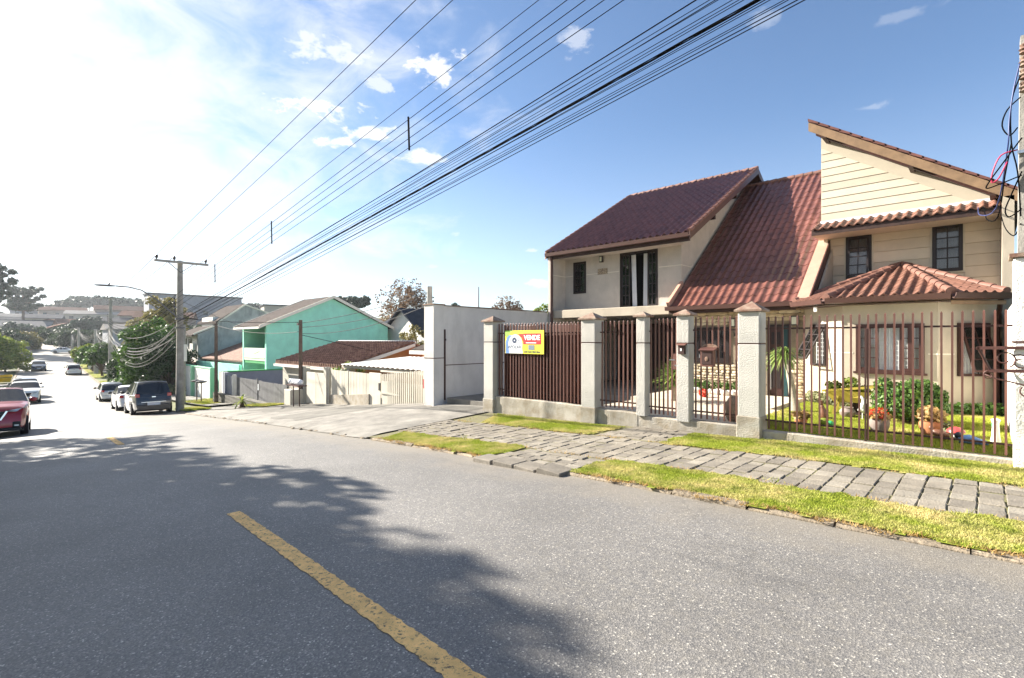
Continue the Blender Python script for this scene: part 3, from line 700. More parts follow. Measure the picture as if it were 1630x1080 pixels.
# side wall with gable, wing wall on the left, balcony slab, floor and ground-floor recess
mb = MB(); mb.prism([(XL1, YL + .001, .0), (XL1, 21.3, 0), (XL1, 26.5, 0), (XL1, 26.5, 5.4), (XL1, 21.3, 8.3), (XL1, YL + .001, 5.3)], (-.16, 0, 0)); mb.build('wall', 'stucco_taupe', house)
mb = MB(); mb.prism([(-12.3, 15.05, -.2), (-12.3, 26.5, -.2), (-12.3, 26.5, 5.4), (-12.3, 21.3, 8.25), (-12.3, 15.05, 4.8)], (.18, 0, 0)); mb.build('wall', 'stucco_taupe', house)
mb = MB(); mb.bbox(-12.119, 15.1, 2.45, XL1 + .18, 15.3, 2.74, .015); mb.build('balcony_beam', 'stucco_cream', house)
MB().box(-12.118, 15.3, 2.48, XL1 - .17, 20, 2.70).build('balcony_floor', 'stucco_taupe', house)
MB().box(-12.118, 19.6, -.2, XL1 - .17, 19.75, 2.48).build('garage_back_wall', 'stucco_taupe', house)
MB().box(-12.118, 9.9, -.5, -7.0, 19.59, -.16).build('garage_floor', 'concrete', house)
for xx in (-10.6,): MB().bbox(xx, 15.35, -.2, xx + .2, 15.55, 2.48, .01).build('garage_post', 'dark_wood', house)
mb = MB()
for k in range(22): mb.box(-12.0 + k * .21, 19.5, -.15, -12.0 + k * .21 + .2, 19.59, 2.3)
mb.build('garage_door', 'frame_brown', house)


# ---- tiled roofs: each tile is a corrugated, stepped piece
def tile_profile(w, n=8, h=.045):
    return [(w * k / n, h * (.5 - .5 * math.cos(2 * math.pi * k / n)) ** 1.4) for k in range(n + 1)]


def tile_mesh(w, l, h=.045, lip=.010, n=8):
    """tile lying in local x (across) and y (up the slope); lower edge raised by lip"""
    mb = MB(); pr = tile_profile(w, n, h)
    a = mb.pts([(x, -.012, z + lip - .03) for x, z in pr]); b = mb.pts([(x, -.012, z + lip) for x, z in pr]); c = mb.pts([(x, l + .03, z) for x, z in pr])
    for k in range(n): mb.f.append((a + k, a + k + 1, b + k + 1, b + k)); mb.f.append((b + k, b + k + 1, c + k + 1, c + k))
    return mb.v, mb.f


def slope_M(O, across, up):
    across = Vector(across).normalized(); up = Vector(up).normalized(); n = across.cross(up)
    return Matrix(((across.x, up.x, n.x, O[0]), (across.y, up.y, n.y, O[1]), (across.z, up.z, n.z, O[2]), (0, 0, 0, 1)))


TILE_CACHE = {}
def tile_field(roof, O, across, up, W, Lf, tw, tl, m, nobj_rows=0, clip=(), h=.045, all_obj=False):
    """tiles over a slope; clip = list of (point2d, normal2d) half planes in slope coordinates (kept where dot<=0)"""
    M = slope_M(O, across, up); root = roof.parent if roof.parent else roof
    org = Vector((0, 0, 0)); p = roof
    while p is not None: org += p.location; p = p.parent
    Mi = Matrix.Translation(-org) @ M
    nc = int(round(W / tw)); nr = int(math.ceil(Lf / tl)); tw = W / nc
    key = (round(tw, 4), round(tl, 4), m, h)
    v, f = tile_mesh(tw, tl, h)
    if key not in TILE_CACHE:
        me = bpy.data.meshes.new('tile'); me.from_pydata(v, [], f); me.update(); me.materials.append(MATS[m]); me.shade_smooth(); me.set_sharp_from_angle(angle=R(50)); TILE_CACHE[key] = me
    me = TILE_CACHE[key]; rest = MB(); rr = random.Random(int(W * 100))
    for r_ in range(nr):
        for c in range(nc):
            x0, y0 = c * tw, r_ * tl; cor = [(x0, y0), (x0 + tw, y0), (x0, y0 + tl), (x0 + tw, y0 + tl)]
            outs = [sum(((q[0] - pt[0]) * nn[0] + (q[1] - pt[1]) * nn[1]) > 0 for q in cor) for pt, nn in clip]
            if any(k == 4 for k in outs): continue
            cut = any(k > 0 for k in outs) or y0 + tl > Lf + .01
            T = Matrix.Translation((x0, y0, rr.uniform(-.003, .003)))
            if cut:
                bm = bmesh.new(); bv = [bm.verts.new(q) for q in v]; [bm.faces.new([bv[k] for k in q]) for q in f]; bm.transform(T)
                pl = list(clip) + [((0, Lf), (0, 1))]
                for pt, nn in pl:
                    bmesh.ops.bisect_plane(bm, geom=bm.verts[:] + bm.edges[:] + bm.faces[:], plane_co=(pt[0], pt[1], 0), plane_no=(nn[0], nn[1], 0), clear_outer=True)
                bm.verts.ensure_lookup_table(); bm.verts.index_update()
                vv = [tuple(q.co) for q in bm.verts]; ff = [[q.index for q in fc.verts] for fc in bm.faces]; bm.free()
                if not ff: continue
                if r_ < nobj_rows or all_obj:
                    m2 = bpy.data.meshes.new('tile'); m2.from_pydata(vv, [], ff); m2.update(); m2.materials.append(MATS[m]); m2.shade_smooth(); m2.set_sharp_from_angle(angle=R(50))
                    o = bpy.data.objects.new('tile', m2); COL.objects.link(o); o.parent = roof; o.matrix_local = Mi
                    continue
                i = len(rest.v); rest.v += [tuple(M @ Vector(q)) for q in vv]; rest.f += [tuple(i + k for k in q) for q in ff]
            elif r_ < nobj_rows or all_obj:
                o = bpy.data.objects.new('tile', me); COL.objects.link(o); o.parent = roof; o.matrix_local = Mi @ T
            else:
                i = len(rest.v); MT = M @ T; rest.v += [tuple(MT @ Vector(q)) for q in v]; rest.f += [tuple(i + k for k in q) for q in f]
    if rest.f:
        o = rest.build('tile_field', m, roof, smooth=50); o['kind'] = 'stuff'


# left block roof
zE, yE, zR, yR = 4.95, 15.0, 8.45, 21.3
X0, X1 = -12.35, -6.65
mb = MB(); mb.prism([(X0 + .02, yE + .05, zE - .02), (X0 + .02, yR, zR - .03), (X0 + .02, 27.2, 5.15), (X0 + .02, 27.2, 5.05), (X0 + .02, yR, zR - .2), (X0 + .02, yE + .05, zE - .16)], (X1 - X0 - .05, 0, 0))
roofL = mb.build('roof', 'dark_wood', house)
ls = math.hypot(yR - yE, zR - zE)
tile_field(roofL, (X0, yE, zE), EX, (0, yR - yE, zR - zE), X1 - X0, ls, .235, .36, 'tile_brown', h=.075)
mb = MB(); mb.face([(X0, 27.2, 5.17), (X1, 27.2, 5.17), (X1, yR, zR), (X0, yR, zR)]); mb.build('rear_slope', 'tile_brown', roofL)
# verge boards, ridge, gutter, rafters' ends, downpipe
for xx in (X1, X0 - .03):
    mb = MB(); mb.prism([(xx, yE - .05, zE - .24), (xx, yE - .05, zE + .02), (xx, yR, zR + .03), (xx, 27.3, 5.16), (xx, 27.3, 4.98), (xx, yR, zR - .22)], (.03, 0, 0)); mb.build('verge_board', 'flash_pink' if xx == X0 - .03 else 'gutter_brown', roofL)
for k in range(16):
    xa = X0 + (X1 - X0) * k / 16; mb = MB(); mb.tube([(xa, yR, zR + .0), (xa + (X1 - X0) / 16 + .02, yR, zR + .012)], [.085, .1], 10); mb.build('ridge_tile', 'ridge_red', roofL, smooth=40)
mb = MB()
for k in range(20):
    t = k / 20; y = yE + (yR - yE) * t; z = zE + (zR - zE) * t; y2 = yE + (yR - yE) * (t + .052); z2 = zE + (zR - zE) * (t + .052)
    for xx in (X0, X1 - .01): mb.tube([(xx, y, z + .05), (xx, y2, z2 + .035)], [.07, .06], 8)
mb.build('verge_tiles', 'ridge_red', roofL, smooth=40)['kind'] = 'stuff'
mb = MB(); mb.prism([(X0, yE - .1, zE - .14), (X0, yE - .12, zE - .02), (X0, yE - .1, zE - .02), (X0, yE - .08, zE - .12), (X0, yE + .0, zE - .12), (X0, yE + .04, zE - .02), (X0, yE + .06, zE - .14)], (X1 - X0, 0, 0)); mb.build('gutter', 'gutter_brown', roofL)
mb = MB(); mb.prism([(X0, yE + .061, zE - .03), (X0, yE + .09, zE - .03), (X0, yE + .09, zE - .26), (X0, yE + .061, zE - .26)], (X1 - X0 - .02, 0, 0)); mb.build('fascia', 'dark_wood', roofL)
MB().box(X0 + .05, yE + .091, zE - .2, XL1 + .1, YL - .001, zE - .17).build('soffit', 'stucco_taupe', roofL)
for y in (17.0, 19.0): MB().box(XL1 + .001, y, zE + (y - yE) * .556 - .36, X1 - .02, y + .1, zE + (y - yE) * .556 - .22).build('rafter_end', 'dark_wood', roofL)
mb = MB(); mb.tube([(-12.12, 14.98, 4.82), (-12.12, 15.0, 4.7), (-12.1, 15.02, 4.6), (-12.1, 15.0, -.1)], .055, 8); mb.build('downpipe', 'gutter_brown', house, smooth=40)

# ---- main steep roof
yE2, zE2, yR2, zR2 = 14.95, 2.66, 21.6, 7.88; XM0, XM1 = -7.28, -3.62
up2 = Vector((0, yR2 - yE2, zR2 - zE2)); lm = up2.length
mb = MB(); mb.prism([(XM0 + .02, yE2 + .05, zE2 - .03), (XM0 + .02, yR2, zR2 - .03), (XM0 + .02, 27, 3.6), (XM0 + .02, 27, 3.5), (XM0 + .02, yR2, zR2 - .2), (XM0 + .02, yE2 + .05, zE2 - .18)], (XM1 - XM0 - .05, 0, 0))
roofM = mb.build('roof', 'dark_wood', house)
tile_field(roofM, (XM0, yE2, zE2), EX, up2, XM1 - XM0, lm, .235, .36, 'tile_brown', nobj_rows=9, h=.045)
XB0_ = -3.3; mb = MB(); mb.face([(XM0, 27, 3.62), (XB0_, 27, 3.62), (XB0_, yR2, zR2), (XM0, yR2, zR2)]); mb.face([(XM1 + .01, 17.36, zE2 + 2.41 * .785), (XB0_, 17.36, zE2 + 2.41 * .785), (XB0_, yR2, zR2), (XM1 + .01, yR2, zR2)]); mb.build('rear_slope', 'tile_brown', roofM)
for k in range(12):
    xa = XM0 + k * .31; mb = MB(); mb.tube([(xa, yR2, zR2), (xa + .33, yR2, zR2 + .012)], [.09, .1], 10); mb.build('ridge_tile', 'ridge_red', roofM, smooth=40)
mb = MB(); n2 = Vector((1, 0, 0)).cross(up2.normalized())
p0 = Vector((XM1 - .05, yE2 - .03, zE2)); p1 = Vector((XM1 - .05, 17.35, zE2 + (17.35 - yE2) * .785))
mb.prism([p0 + n2 * .02, p0 + n2 * .09, p1 + n2 * .09, p1 + n2 * .02], (.30, 0, 0)); mb.build('edge_flashing', 'flash_pink', roofM)
mb = MB(); mb.bar((XM1 + .27, yE2 - .03, zE2 + .02), (XM1 + .27, 17.3, zE2 + 2.35 * .785 + .02), .03, .26); mb.build('verge_board', 'gutter_brown', roofM)
mb = MB(); mb.bar((XM0 - .02, yE2 - .05, zE2 + .05), (XM0 - .02, YL, zE2 + .95 * .785 + .06), .1, .22); mb.build('edge_cap', 'flash_pink', roofM)
mb = MB(); mb.prism([(XM0 - .1, yE2 - .13, zE2 - .12), (XM0 - .1, yE2 - .15, zE2 + .0), (XM0 - .1, yE2 - .13, zE2 + .0), (XM0 - .1, yE2 - .11, zE2 - .1), (XM0 - .1, yE2 - .02, zE2 - .1), (XM0 - .1, yE2 + .0, zE2 - .0), (XM0 - .1, yE2 + .03, zE2 - .12)], (XM1 - XM0 - .05, 0, 0)); mb.build('gutter', 'gutter_brown', roofM)
MB().box(XM0 - .05, yE2 + .031, zE2 - .22, XM1 - .1, yE2 + .06, zE2 - .02).build('fascia', 'dark_wood', roofM)
MB().box(XM0, yE2 + .061, zE2 - .2, XM1, 15.595, zE2 - .17).build('soffit', 'fascia_wood', roofM)

# ---- recessed entrance wall in stone
YS = 15.6
ew = wall_holes('stone_wall', (-7.2, YS, 0), EX, 3.6, 2.6, .14, [(.33, .96, 1.52, 2.01), (2.6, .02, 3.19, 2.07)], 'mortar', house)
window(house, (-6.87, YS, .96), EX, 1.19, 1.05, 2, 4, fw=.06, leaves=3, rec=.03, back='curtain_grey', mun=.02, sill=True)
SM = []
for k in range(6):
    rr = random.Random(70 + k); m_ = MB(); m_.blob((0, 0, 0), (.54, .5, .54), 8, 5, .1, rr)
    vv = [(max(-.5, min(.5, q[0] * 1.25)), max(-.5, min(.5, q[1])), max(-.5, min(.5, q[2] * 1.3))) for q in m_.v]
    me = bpy.data.meshes.new('stone'); me.from_pydata(vv, [], m_.f); me.update(); me.materials.append(MATS[('stone_a', 'stone_b', 'stone_c', 'stone_a', 'stone_c', 'stone_a')[k]]); SM.append(me)
rr = random.Random(9); z = .02; cnt = 0
horg = ew.parent.location
while z < 2.5:
    hh = rr.uniform(.07, .1) if z < .95 else .1; x = -7.2
    while x < -3.72:
        l = rr.uniform(.16, .36) if z < .95 else rr.uniform(.5, .9); x2 = min(x + l, -3.66)
        blocked = any(x2 > a + .02 and x < b - .02 and z + hh > c + .02 and z < d - .02 for a, b, c, d in ((-6.95, -5.6, .88, 2.05), (-4.62, -3.99, 0, 2.1)))
        if not blocked and x2 - x > .08:
            o = bpy.data.objects.new('stone', SM[rr.randrange(6)]); COL.objects.link(o); o.parent = ew
            dep = .08 if z < .95 else .035
            o.matrix_local = Matrix.Translation(Vector(((x + x2) / 2, YS - .01, z + hh / 2)) - horg) @ Matrix.Diagonal((x2 - x - .008, dep + rr.uniform(0, .04) * (z < .95), hh - .007, 1)); cnt += 1
        x = x2
    z += hh
# door, step, sconces, number
mb = MB(); mb.box(-4.60, YS - .02, 0, -4.54, YS + .08, 2.06); mb.box(-4.07, YS - .02, 0, -4.01, YS + .08, 2.06); mb.box(-4.54, YS - .018, 2.0, -4.07, YS + .08, 2.06); dr = mb.build('front_door', 'frame_dark', house)
MB().box(-4.54, YS + .02, .02, -4.22, YS + .06, 1.999).build('door_leaf', 'frame_brown', dr); MB().box(-4.219, YS + .0, .02, -4.071, YS + .06, 1.999).build('side_leaf', 'door_green', dr)
for zz in (.25, 1.05, 1.5): MB().box(-4.50, YS + .008, zz, -4.26, YS + .021, zz + (.6 if zz < 1 else .35)).build('door_panel', 'frame_dark', dr)
MB().box(-4.53, YS + .015, .2, -4.51, YS + .021, 1.2).build('pull_handle', 'grille_white', dr)
for xx, yy, zz in ((-5.55, YS, 2.03), (-3.86, YS - .06, 2.05)):
    mb = MB(); mb.box(xx - .09, yy - .12, zz - .02, xx + .09, yy - .02, zz + .24); o = mb.build('wall_lamp', 'metal_dark', house); MB().box(xx - .065, yy - .135, zz + .01, xx + .065, yy - .121, zz + .21).build('lamp_glass', 'lamp_glass', o)
mb = MB(); text_mesh('2 3 9', .17, plane_M((-5.51, YS - .06, 1.78), EX), MATS['metal_dark'], house, 'house_number', .012)
MB().box(-7.3, 12.6, -.3, -3.66, YS - .08, .03).build('porch_floor', 'tile_floor', house)

# ---- bay with three windows and hipped tile roof
C0, C1, C2, C3 = (-3.66, 15.6), (-2.56, 14.5), (-.78, 14.5), (.2, 15.48)
def bay_wall(p, q, holes):
    a = Vector((q[0] - p[0], q[1] - p[1], 0)); return wall_holes('bay_wall', (p[0], p[1], 0), a, a.length, 2.6, .14, holes, 'stucco_cream', house), a.normalized()
wb, aL = bay_wall(C0, C1, [(.36, .96, .98, 2.04)])
bay_wall(C1, C2, [(.27, .88, 1.55, 2.0)])
wr, aR = bay_wall(C2, C3, [(.42, .83, 1.12, 2.0)])
def on(p, a, s, z): return (p[0] + a.x * s, p[1] + a.y * s, z)
window(house, (C1[0] + .27, C1[1], .88), EX, 1.28, 1.12, 1, 4, fm='frame_brown', fw=.055, leaves=6, rec=-.0, back='curtain', mun=.02, grid=(14, 9), sill=True, open_leaf=(2, 3), glass='pane_glass')
window(house, on(C0, aL, .36, .96), aL, .62, 1.08, 2, 4, fm='frame_dark', fw=.045, leaves=1, rec=.0, back='curtain_grey', mun=.018, tilt=R(30), grid=(7, 9), glass='pane_glass')
window(house, on(C2, aR, .42, .83), aR, .70, 1.17, 2, 4, fm='frame_brown', fw=.055, leaves=1, rec=.0, back='curtain', mun=.022, tilt=R(17), grid=(7, 9), glass='pane_glass')
mb = MB()
for p, q in ((C0, C1), (C1, C2), (C2, C3)):
    a = Vector((q[0] - p[0], q[1] - p[1], 0)); L_ = a.length; a.normalize(); mb.M = plane_M((p[0], p[1], 1.30), a)
    hs = {0: (.36, .98), 1: (.27, 1.55), 2: (.42, 1.12)}[(C0, C1, C2).index(p)]
    mb.box(.004, 0, -.005, hs[0] - .06, .03, .007); mb.box(hs[1] + .06, 0, -.005, L_ - .004, .03, .007)
mb.build('wall_stripe', 'stripe_white', house)
EA, EB, EC, ED = Vector((-3.72, 14.86, 2.62)), Vector((-2.82, 13.98, 2.62)), Vector((-.55, 13.98, 2.62)), Vector((.30, 14.83, 2.62)); AP = Vector((-1.67, 17.1, 3.64))
mb = MB(); mb.face([EA + Vector((0, 0, -.02)), EB + Vector((0, 0, -.02)), AP - Vector((0, 0, .05))]); mb.face([EB + Vector((0, 0, -.02)), EC + Vector((0, 0, -.02)), AP - Vector((0, 0, .05))]); mb.face([EC + Vector((0, 0, -.02)), ED + Vector((0, 0, -.02)), AP - Vector((0, 0, .05))])
mb.face([ED + Vector((0, 0, -.02)), Vector((.3, 17.1, 2.9)), AP - Vector((0, 0, .05))])
mb.face([p + Vector((0, 0, -.16)) for p in (EA, Vector((-3.6, 15.6, 2.62)), Vector((.3, 15.6, 2.62)), ED, EC, EB)])
roofB = mb.build('roof', 'gutter_brown', house)
def tri_tiles(P, Q, A):
    a = (Q - P).normalized(); W = (Q - P).length; rel = A - P; ax = rel.dot(a); upv = rel - a * ax; h_ = upv.length
    clip = [((0, 0), (-h_, ax)), ((W, 0), (h_, W - ax))] if ax > 0 else [((0, 0), (-h_, ax)), ((W, 0), (h_, W - ax))]
    # extend columns so that the triangle that leans past its base is covered
    lo = min(0, ax); hi = max(W, ax); tw = .205
    lo2 = -math.ceil(-lo / tw) * tw; hi2 = math.ceil(hi / tw) * tw
    O = P + a * lo2; cl = [((pt[0] - lo2, pt[1]), nn) for pt, nn in clip]
    tile_field(roofB, O, a, upv, hi2 - lo2, h_, tw, .36, 'tile_red', clip=cl, all_obj=True, h=.055)
tri_tiles(EA, EB, AP); tri_tiles(EB, EC, AP); tri_tiles(EC, ED, AP); tri_tiles(ED, Vector((.31, 16.4, 2.62)), AP)
for P, n in ((EA, 10), (EB, 10), (EC, 10), (ED, 10)):
    for k in range(n):
        a = P.lerp(AP, k / n) + Vector((0, 0, .035)); b = P.lerp(AP, (k + 1.1) / n) + Vector((0, 0, .03))
        mb = MB(); mb.tube([a, b], [.095, .078], 10); mb.build('hip_tile', 'ridge_red', roofB, smooth=40)
for P, Q in ((EA, EB), (EB, EC), (EC, ED)):
    d = (Q - P).normalized(); o_ = Vector((d.y, -d.x, 0)); mb = MB()
    mb.prism([P + o_ * .02 + Vector((0, 0, -.14)), P + o_ * .11 + Vector((0, 0, -.12)), P + o_ * .14 + Vector((0, 0, .0)), P + o_ * .12 + Vector((0, 0, .0)), P + o_ * .09 + Vector((0, 0, -.09)), P + o_ * .03 + Vector((0, 0, -.09)), P + o_ * .02 + Vector((0, 0, -.02))], Q - P)
    mb.build('gutter', 'gutter_brown', roofB)
mb = MB(); mb.M = None; d = (ED - EC).normalized(); mb.prism([EC + Vector((0, .03, -.24)), EC + Vector((0, .03, -.15)), EC + Vector((0, .06, -.15)), EC + Vector((0, .06, -.24))], ED - EC); mb.build('fascia', 'fascia_wood', roofB)
mb = MB(); mb.tube([(.22, 14.95, 2.5), (.2, 15.2, 2.3), (.16, 15.3, 2.1), (.16, 15.32, .0)], .05, 8); mb.build('downpipe', 'frame_brown', house, smooth=40)
MB().box(-3.15, 14.3, 2.33, -3.08, 14.36, 2.45).build('small_lamp', 'grille_white', house)

# ---- right block: siding, two windows, boarded gable under a mono-pitch roof
YU = 17.15; XB0, XB1 = -3.48, .25
uw = wall_holes('upper_wall', (XB0, YU, 2.6), EX, XB1 - XB0, 2.3, .1, [(.53, .77, 1.14, 1.98), (2.44, .79, 3.04, 2.0)], 'board_taupe', house)
z = 2.62; k = 0
while z < 4.75:
    segs = [(XB0, XB1)]
    for (a, b, c, d) in ((-2.99, -2.30, 3.33, 4.62), (-1.08, -.40, 3.35, 4.64)):
        if z + .29 > c and z < d: segs = [s for (p, q) in segs for s in ((p, min(q, a)), (max(p, b), q)) if s[1] - s[0] > .03]
    for (p, q) in segs:
        m_ = MB(); m_.prism([(p, YU - .004, z), (p, YU - .03, z + .003), (p, YU - .012, z + .285), (p, YU - .004, z + .285)], (q - p, 0, 0)); m_.build('siding_board', 'board_taupe', uw)
    z += .29
for (a, b, c, d) in ((-2.99, -2.30, 3.33, 4.62), (-1.08, -.40, 3.35, 4.64)):
    m_ = MB(); m_.box(a - .0, YU - .04, c, a + .045, YU - .001, d); m_.box(b - .045, YU - .04, c, b, YU - .001, d); m_.box(a + .045, YU - .039, d - .045, b - .045, YU - .001, d); m_.box(a + .045, YU - .039, c, b - .045, YU - .001, c + .045); m_.build('window_trim', 'board_cream', uw)
window(house, (-2.95, YU, 3.37), EX, .61, 1.21, 2, 4, fm='frame_dark', fw=.06, rec=.0, back='curtain', tilt=R(9), mun=.025)
window(house, (-1.04, YU, 3.39), EX, .60, 1.21, 2, 4, fm='frame_dark', fw=.075, rec=.0, back='curtain_grey', mun=.03)
# side walls (left one rises beside the steep roof)
MB().box(XB0 + .002, 15.62, 2.4, XB0 + .15, YU - .005, 4.86).build('side_wall', 'stucco_cream', house) if False else None
mb = MB(); mb.prism([(XM1 + .30, 14.98, 2.5), (XM1 + .30, 17.14, 2.5), (XM1 + .30, 17.14, 4.28)], (.05, 0, 0)); mb.build('side_wall', 'stucco_cream', house)
mb = MB(); mb.box(XB1 + .002, 16.0, 0, XB1 + .2, 26, 4.9); mb.build('side_wall', 'stucco_cream', house)
YG = 16.7
def ztop(x): return 7.46 - .668 * (x + 3.5)
gw = MB().prism([(XB0, YG, 4.9), (XB1, YG, 4.9), (XB1, YG, ztop(XB1)), (XB0, YG, ztop(XB0))], (0, .3, 0)).build('gable_wall', 'board_cream', house)
mb = MB(); mb.prism([(XB0 + .001, YG + .31, 4.3), (XB0 + .001, 26, 4.3), (XB0 + .001, 26, 7.4), (XB0 + .001, YG + .31, 7.4)], (.1, 0, 0)); mb.build('side_wall', 'board_cream', house)
zb = 5.04; k = 0
while zb < 7.4:
    xr = min(XB1 - .02, -3.5 + (7.46 - .28 - zb) / .668)
    if xr - XB0 > .1:
        m_ = MB(); m_.prism([(XB0 + .002, YG - .003, zb), (XB0 + .002, YG - .026, zb + .002), (XB0 + .002, YG - .016, zb + .195), (XB0 + .002, YG - .003, zb + .195)], (xr - XB0, 0, 0)); m_.build('gable_board', 'board_cream', gw)
    zb += .214
m_ = MB(); m_.prism([(XB0 + .002, YG - .005, ztop(XB0) - .30), (XB1, YG - .005, ztop(XB1) - .30), (XB1, YG - .005, ztop(XB1) + .0), (XB0 + .002, YG - .005, ztop(XB0) + .0)], (0, -.028, 0)); m_.build('rake_trim', 'board_cream', gw)
# mono-pitch roof slab with barge board and rafters
xa, xb = -3.62, .62
def zr_(x): return ztop(x) + .13
mb = MB(); mb.prism([(xa, 16.06, zr_(xa)), (xb, 16.06, zr_(xb)), (xb, 16.06, zr_(xb) + .08), (xa, 16.06, zr_(xa) + .08)], (0, 10, 0)); roofR = mb.build('roof', 'dark_wood', house)
mb = MB(); mb.prism([(xa - .03, 16.03, zr_(xa) - .17), (xb, 16.03, zr_(xb) - .17), (xb, 16.03, zr_(xb) + .07), (xa - .03, 16.03, zr_(xa) + .07)], (0, -.03, 0)); mb.build('barge_board', 'fascia_wood', roofR)
mb = MB(); mb.prism([(xa + .1, 16.25, zr_(xa + .1) - .19), (xb - .1, 16.25, zr_(xb - .1) - .19), (xb - .1, 16.25, zr_(xb - .1) - .01), (xa + .1, 16.25, zr_(xa + .1) - .01)], (0, .06, 0)); mb.build('rafter', 'frame_brown', roofR)
for xx in (-3.3, -1.4, .1):
    m_ = MB(); m_.prism([(xx - .05, 16.1, zr_(xx) - .20), (xx + .05, 16.1, zr_(xx) - .22), (xx + .05, 16.1, zr_(xx) - .03), (xx - .05, 16.1, zr_(xx) - .03)], (0, .6, 0)); m_.build('purlin_end', 'dark_wood', roofR)
nt_ = 17
for k in range(nt_):
    x0 = xa + (xb - xa) * k / nt_; x1 = xa + (xb - xa) * (k + 1) / nt_
    m_ = MB(); m_.prism([(x0 - .04, 15.98, zr_(x0) + .10), (x1, 15.98, zr_(x1) + .10), (x1, 15.98, zr_(x1) + .155), (x0 - .04, 15.98, zr_(x0) + .175 )], (0, .34, 0)); m_.build('verge_tile', 'tile_brown', roofR)
mb = MB(); mb.face([(xa, 16.32, zr_(xa) + .13), (xb, 16.32, zr_(xb) + .13), (xb, 26, zr_(xb) + .13), (xa, 26, zr_(xa) + .13)]); mb.build('roof_slope', 'tile_brown', roofR)
# small pent roof under the gable
mb = MB(); mb.prism([(-3.6, 16.16, 4.70), (-3.6, YG - .001, 4.96), (-3.6, YG - .001, 4.86), (-3.6, 16.16, 4.60)], (4.0, 0, 0)); roofP = mb.build('roof', 'dark_wood', house)
tile_field(roofP, (-3.62, 16.1, 4.71), EX, (0, .56, .25), 4.06, .6, .203, .32, 'tile_red', all_obj=True, h=.055)
MB().box(-3.6, 16.13, 4.56, .42, 16.158, 4.70).build('fascia', 'dark_wood', roofP)
MB().box(-3.6, 16.16, 4.57, .42, YU, 4.60).build('soffit', 'board_taupe', roofP)
mb = MB(); mb.prism([(-3.5, YG - .05, 4.93), (-3.5, YG - .035, 5.04), (-3.5, YG - .03, 5.04), (-3.5, YG - .03, 4.93)], (3.75, 0, 0)); mb.build('flashing', 'grille_white', roofP)
MB().box(-6.5, 17.3, 0, .2, 26, 2.6).build('rear_walls', 'stucco_cream', house)

# ------------------------------------------------------------------ fence, pillars, gates
mat('pillar_stucco', (.48, .46, .42), .95, .07, 3, .8, 55, stain=.22)
mat('wall_white', (.66, .635, .60), .93, .07, 1.5, .4, 60, stain=.3)
mat('white_rough', (.80, .77, .71), .95, .05, 3, 1.0, 45, stain=.1)
mat('base_wall', (.54, .50, .43), .95, .2, 4, .7, 40, stain=.8, col2=(.28, .23, .16))
mat('cap_brown', (.24, .125, .085), .85, .3, 5, .4, 40, col2=(.32, .26, .2))
mat('bar_brown', (.125, .055, .042), .5, .12, 5, .05, 60)
mat('rail_brown', (.05, .022, .018), .55, .12, 5)
mat('groove', (.09, .045, .035), .8, .1, 5)


def pillar(label, x0, x1, y0, y1, zb, zt, plinth=True, cap=.17, capm='cap_brown', over=.05, groove=True):
    t = thing('gate_pillar', label, 'pillar', ((x0 + x1) / 2, (y0 + y1) / 2, zb), group='rough stucco gate pillars')
    zg = 1.57; m_ = MB()
    if groove: m_.bbox(x0, y0, zb, x1, y1, zg - .012, .012); m_.box(x0 + .012, y0 + .012, zg - .011, x1 - .012, y1 - .012, zg + .011); m_.bbox(x0, y0, zg + .012, x1, y1, zt, .012)
    else: m_.bbox(x0, y0, zb, x1, y1, zt, .015)
    m_.build('shaft', 'pillar_stucco', t)
    if groove: MB().box(x0 + .008, y0 + .008, zg - .0105, x1 - .008, y1 - .008, zg + .0105).build('groove_band', 'groove', t)
    if plinth: MB().bbox(x0 - .02, y0 - .02, zb - .15, x1 + .02, y1 + .02, zb + .42, .015).build('plinth', 'base_wall', t)
    c = MB(); cx, cy = (x0 + x1) / 2, (y0 + y1) / 2; a, b, d, e = x0 - over, y0 - over, x1 + over, y1 + over
    i = c.pts([(a, b, zt + .002), (d, b, zt + .002), (d, e, zt + .002), (a, e, zt + .002), (a, b, zt + .035), (d, b, zt + .035), (d, e, zt + .035), (a, e, zt + .035), (cx, cy, zt + cap)])
    c.f += [(i + 3, i + 2, i + 1, i)] + [(i + k, i + (k + 1) % 4, i + 4 + (k + 1) % 4, i + 4 + k) for k in range(4)] + [(i + 4 + k, i + 4 + (k + 1) % 4, i + 8) for k in range(4)]
    c.build('cap', capm, t); return t


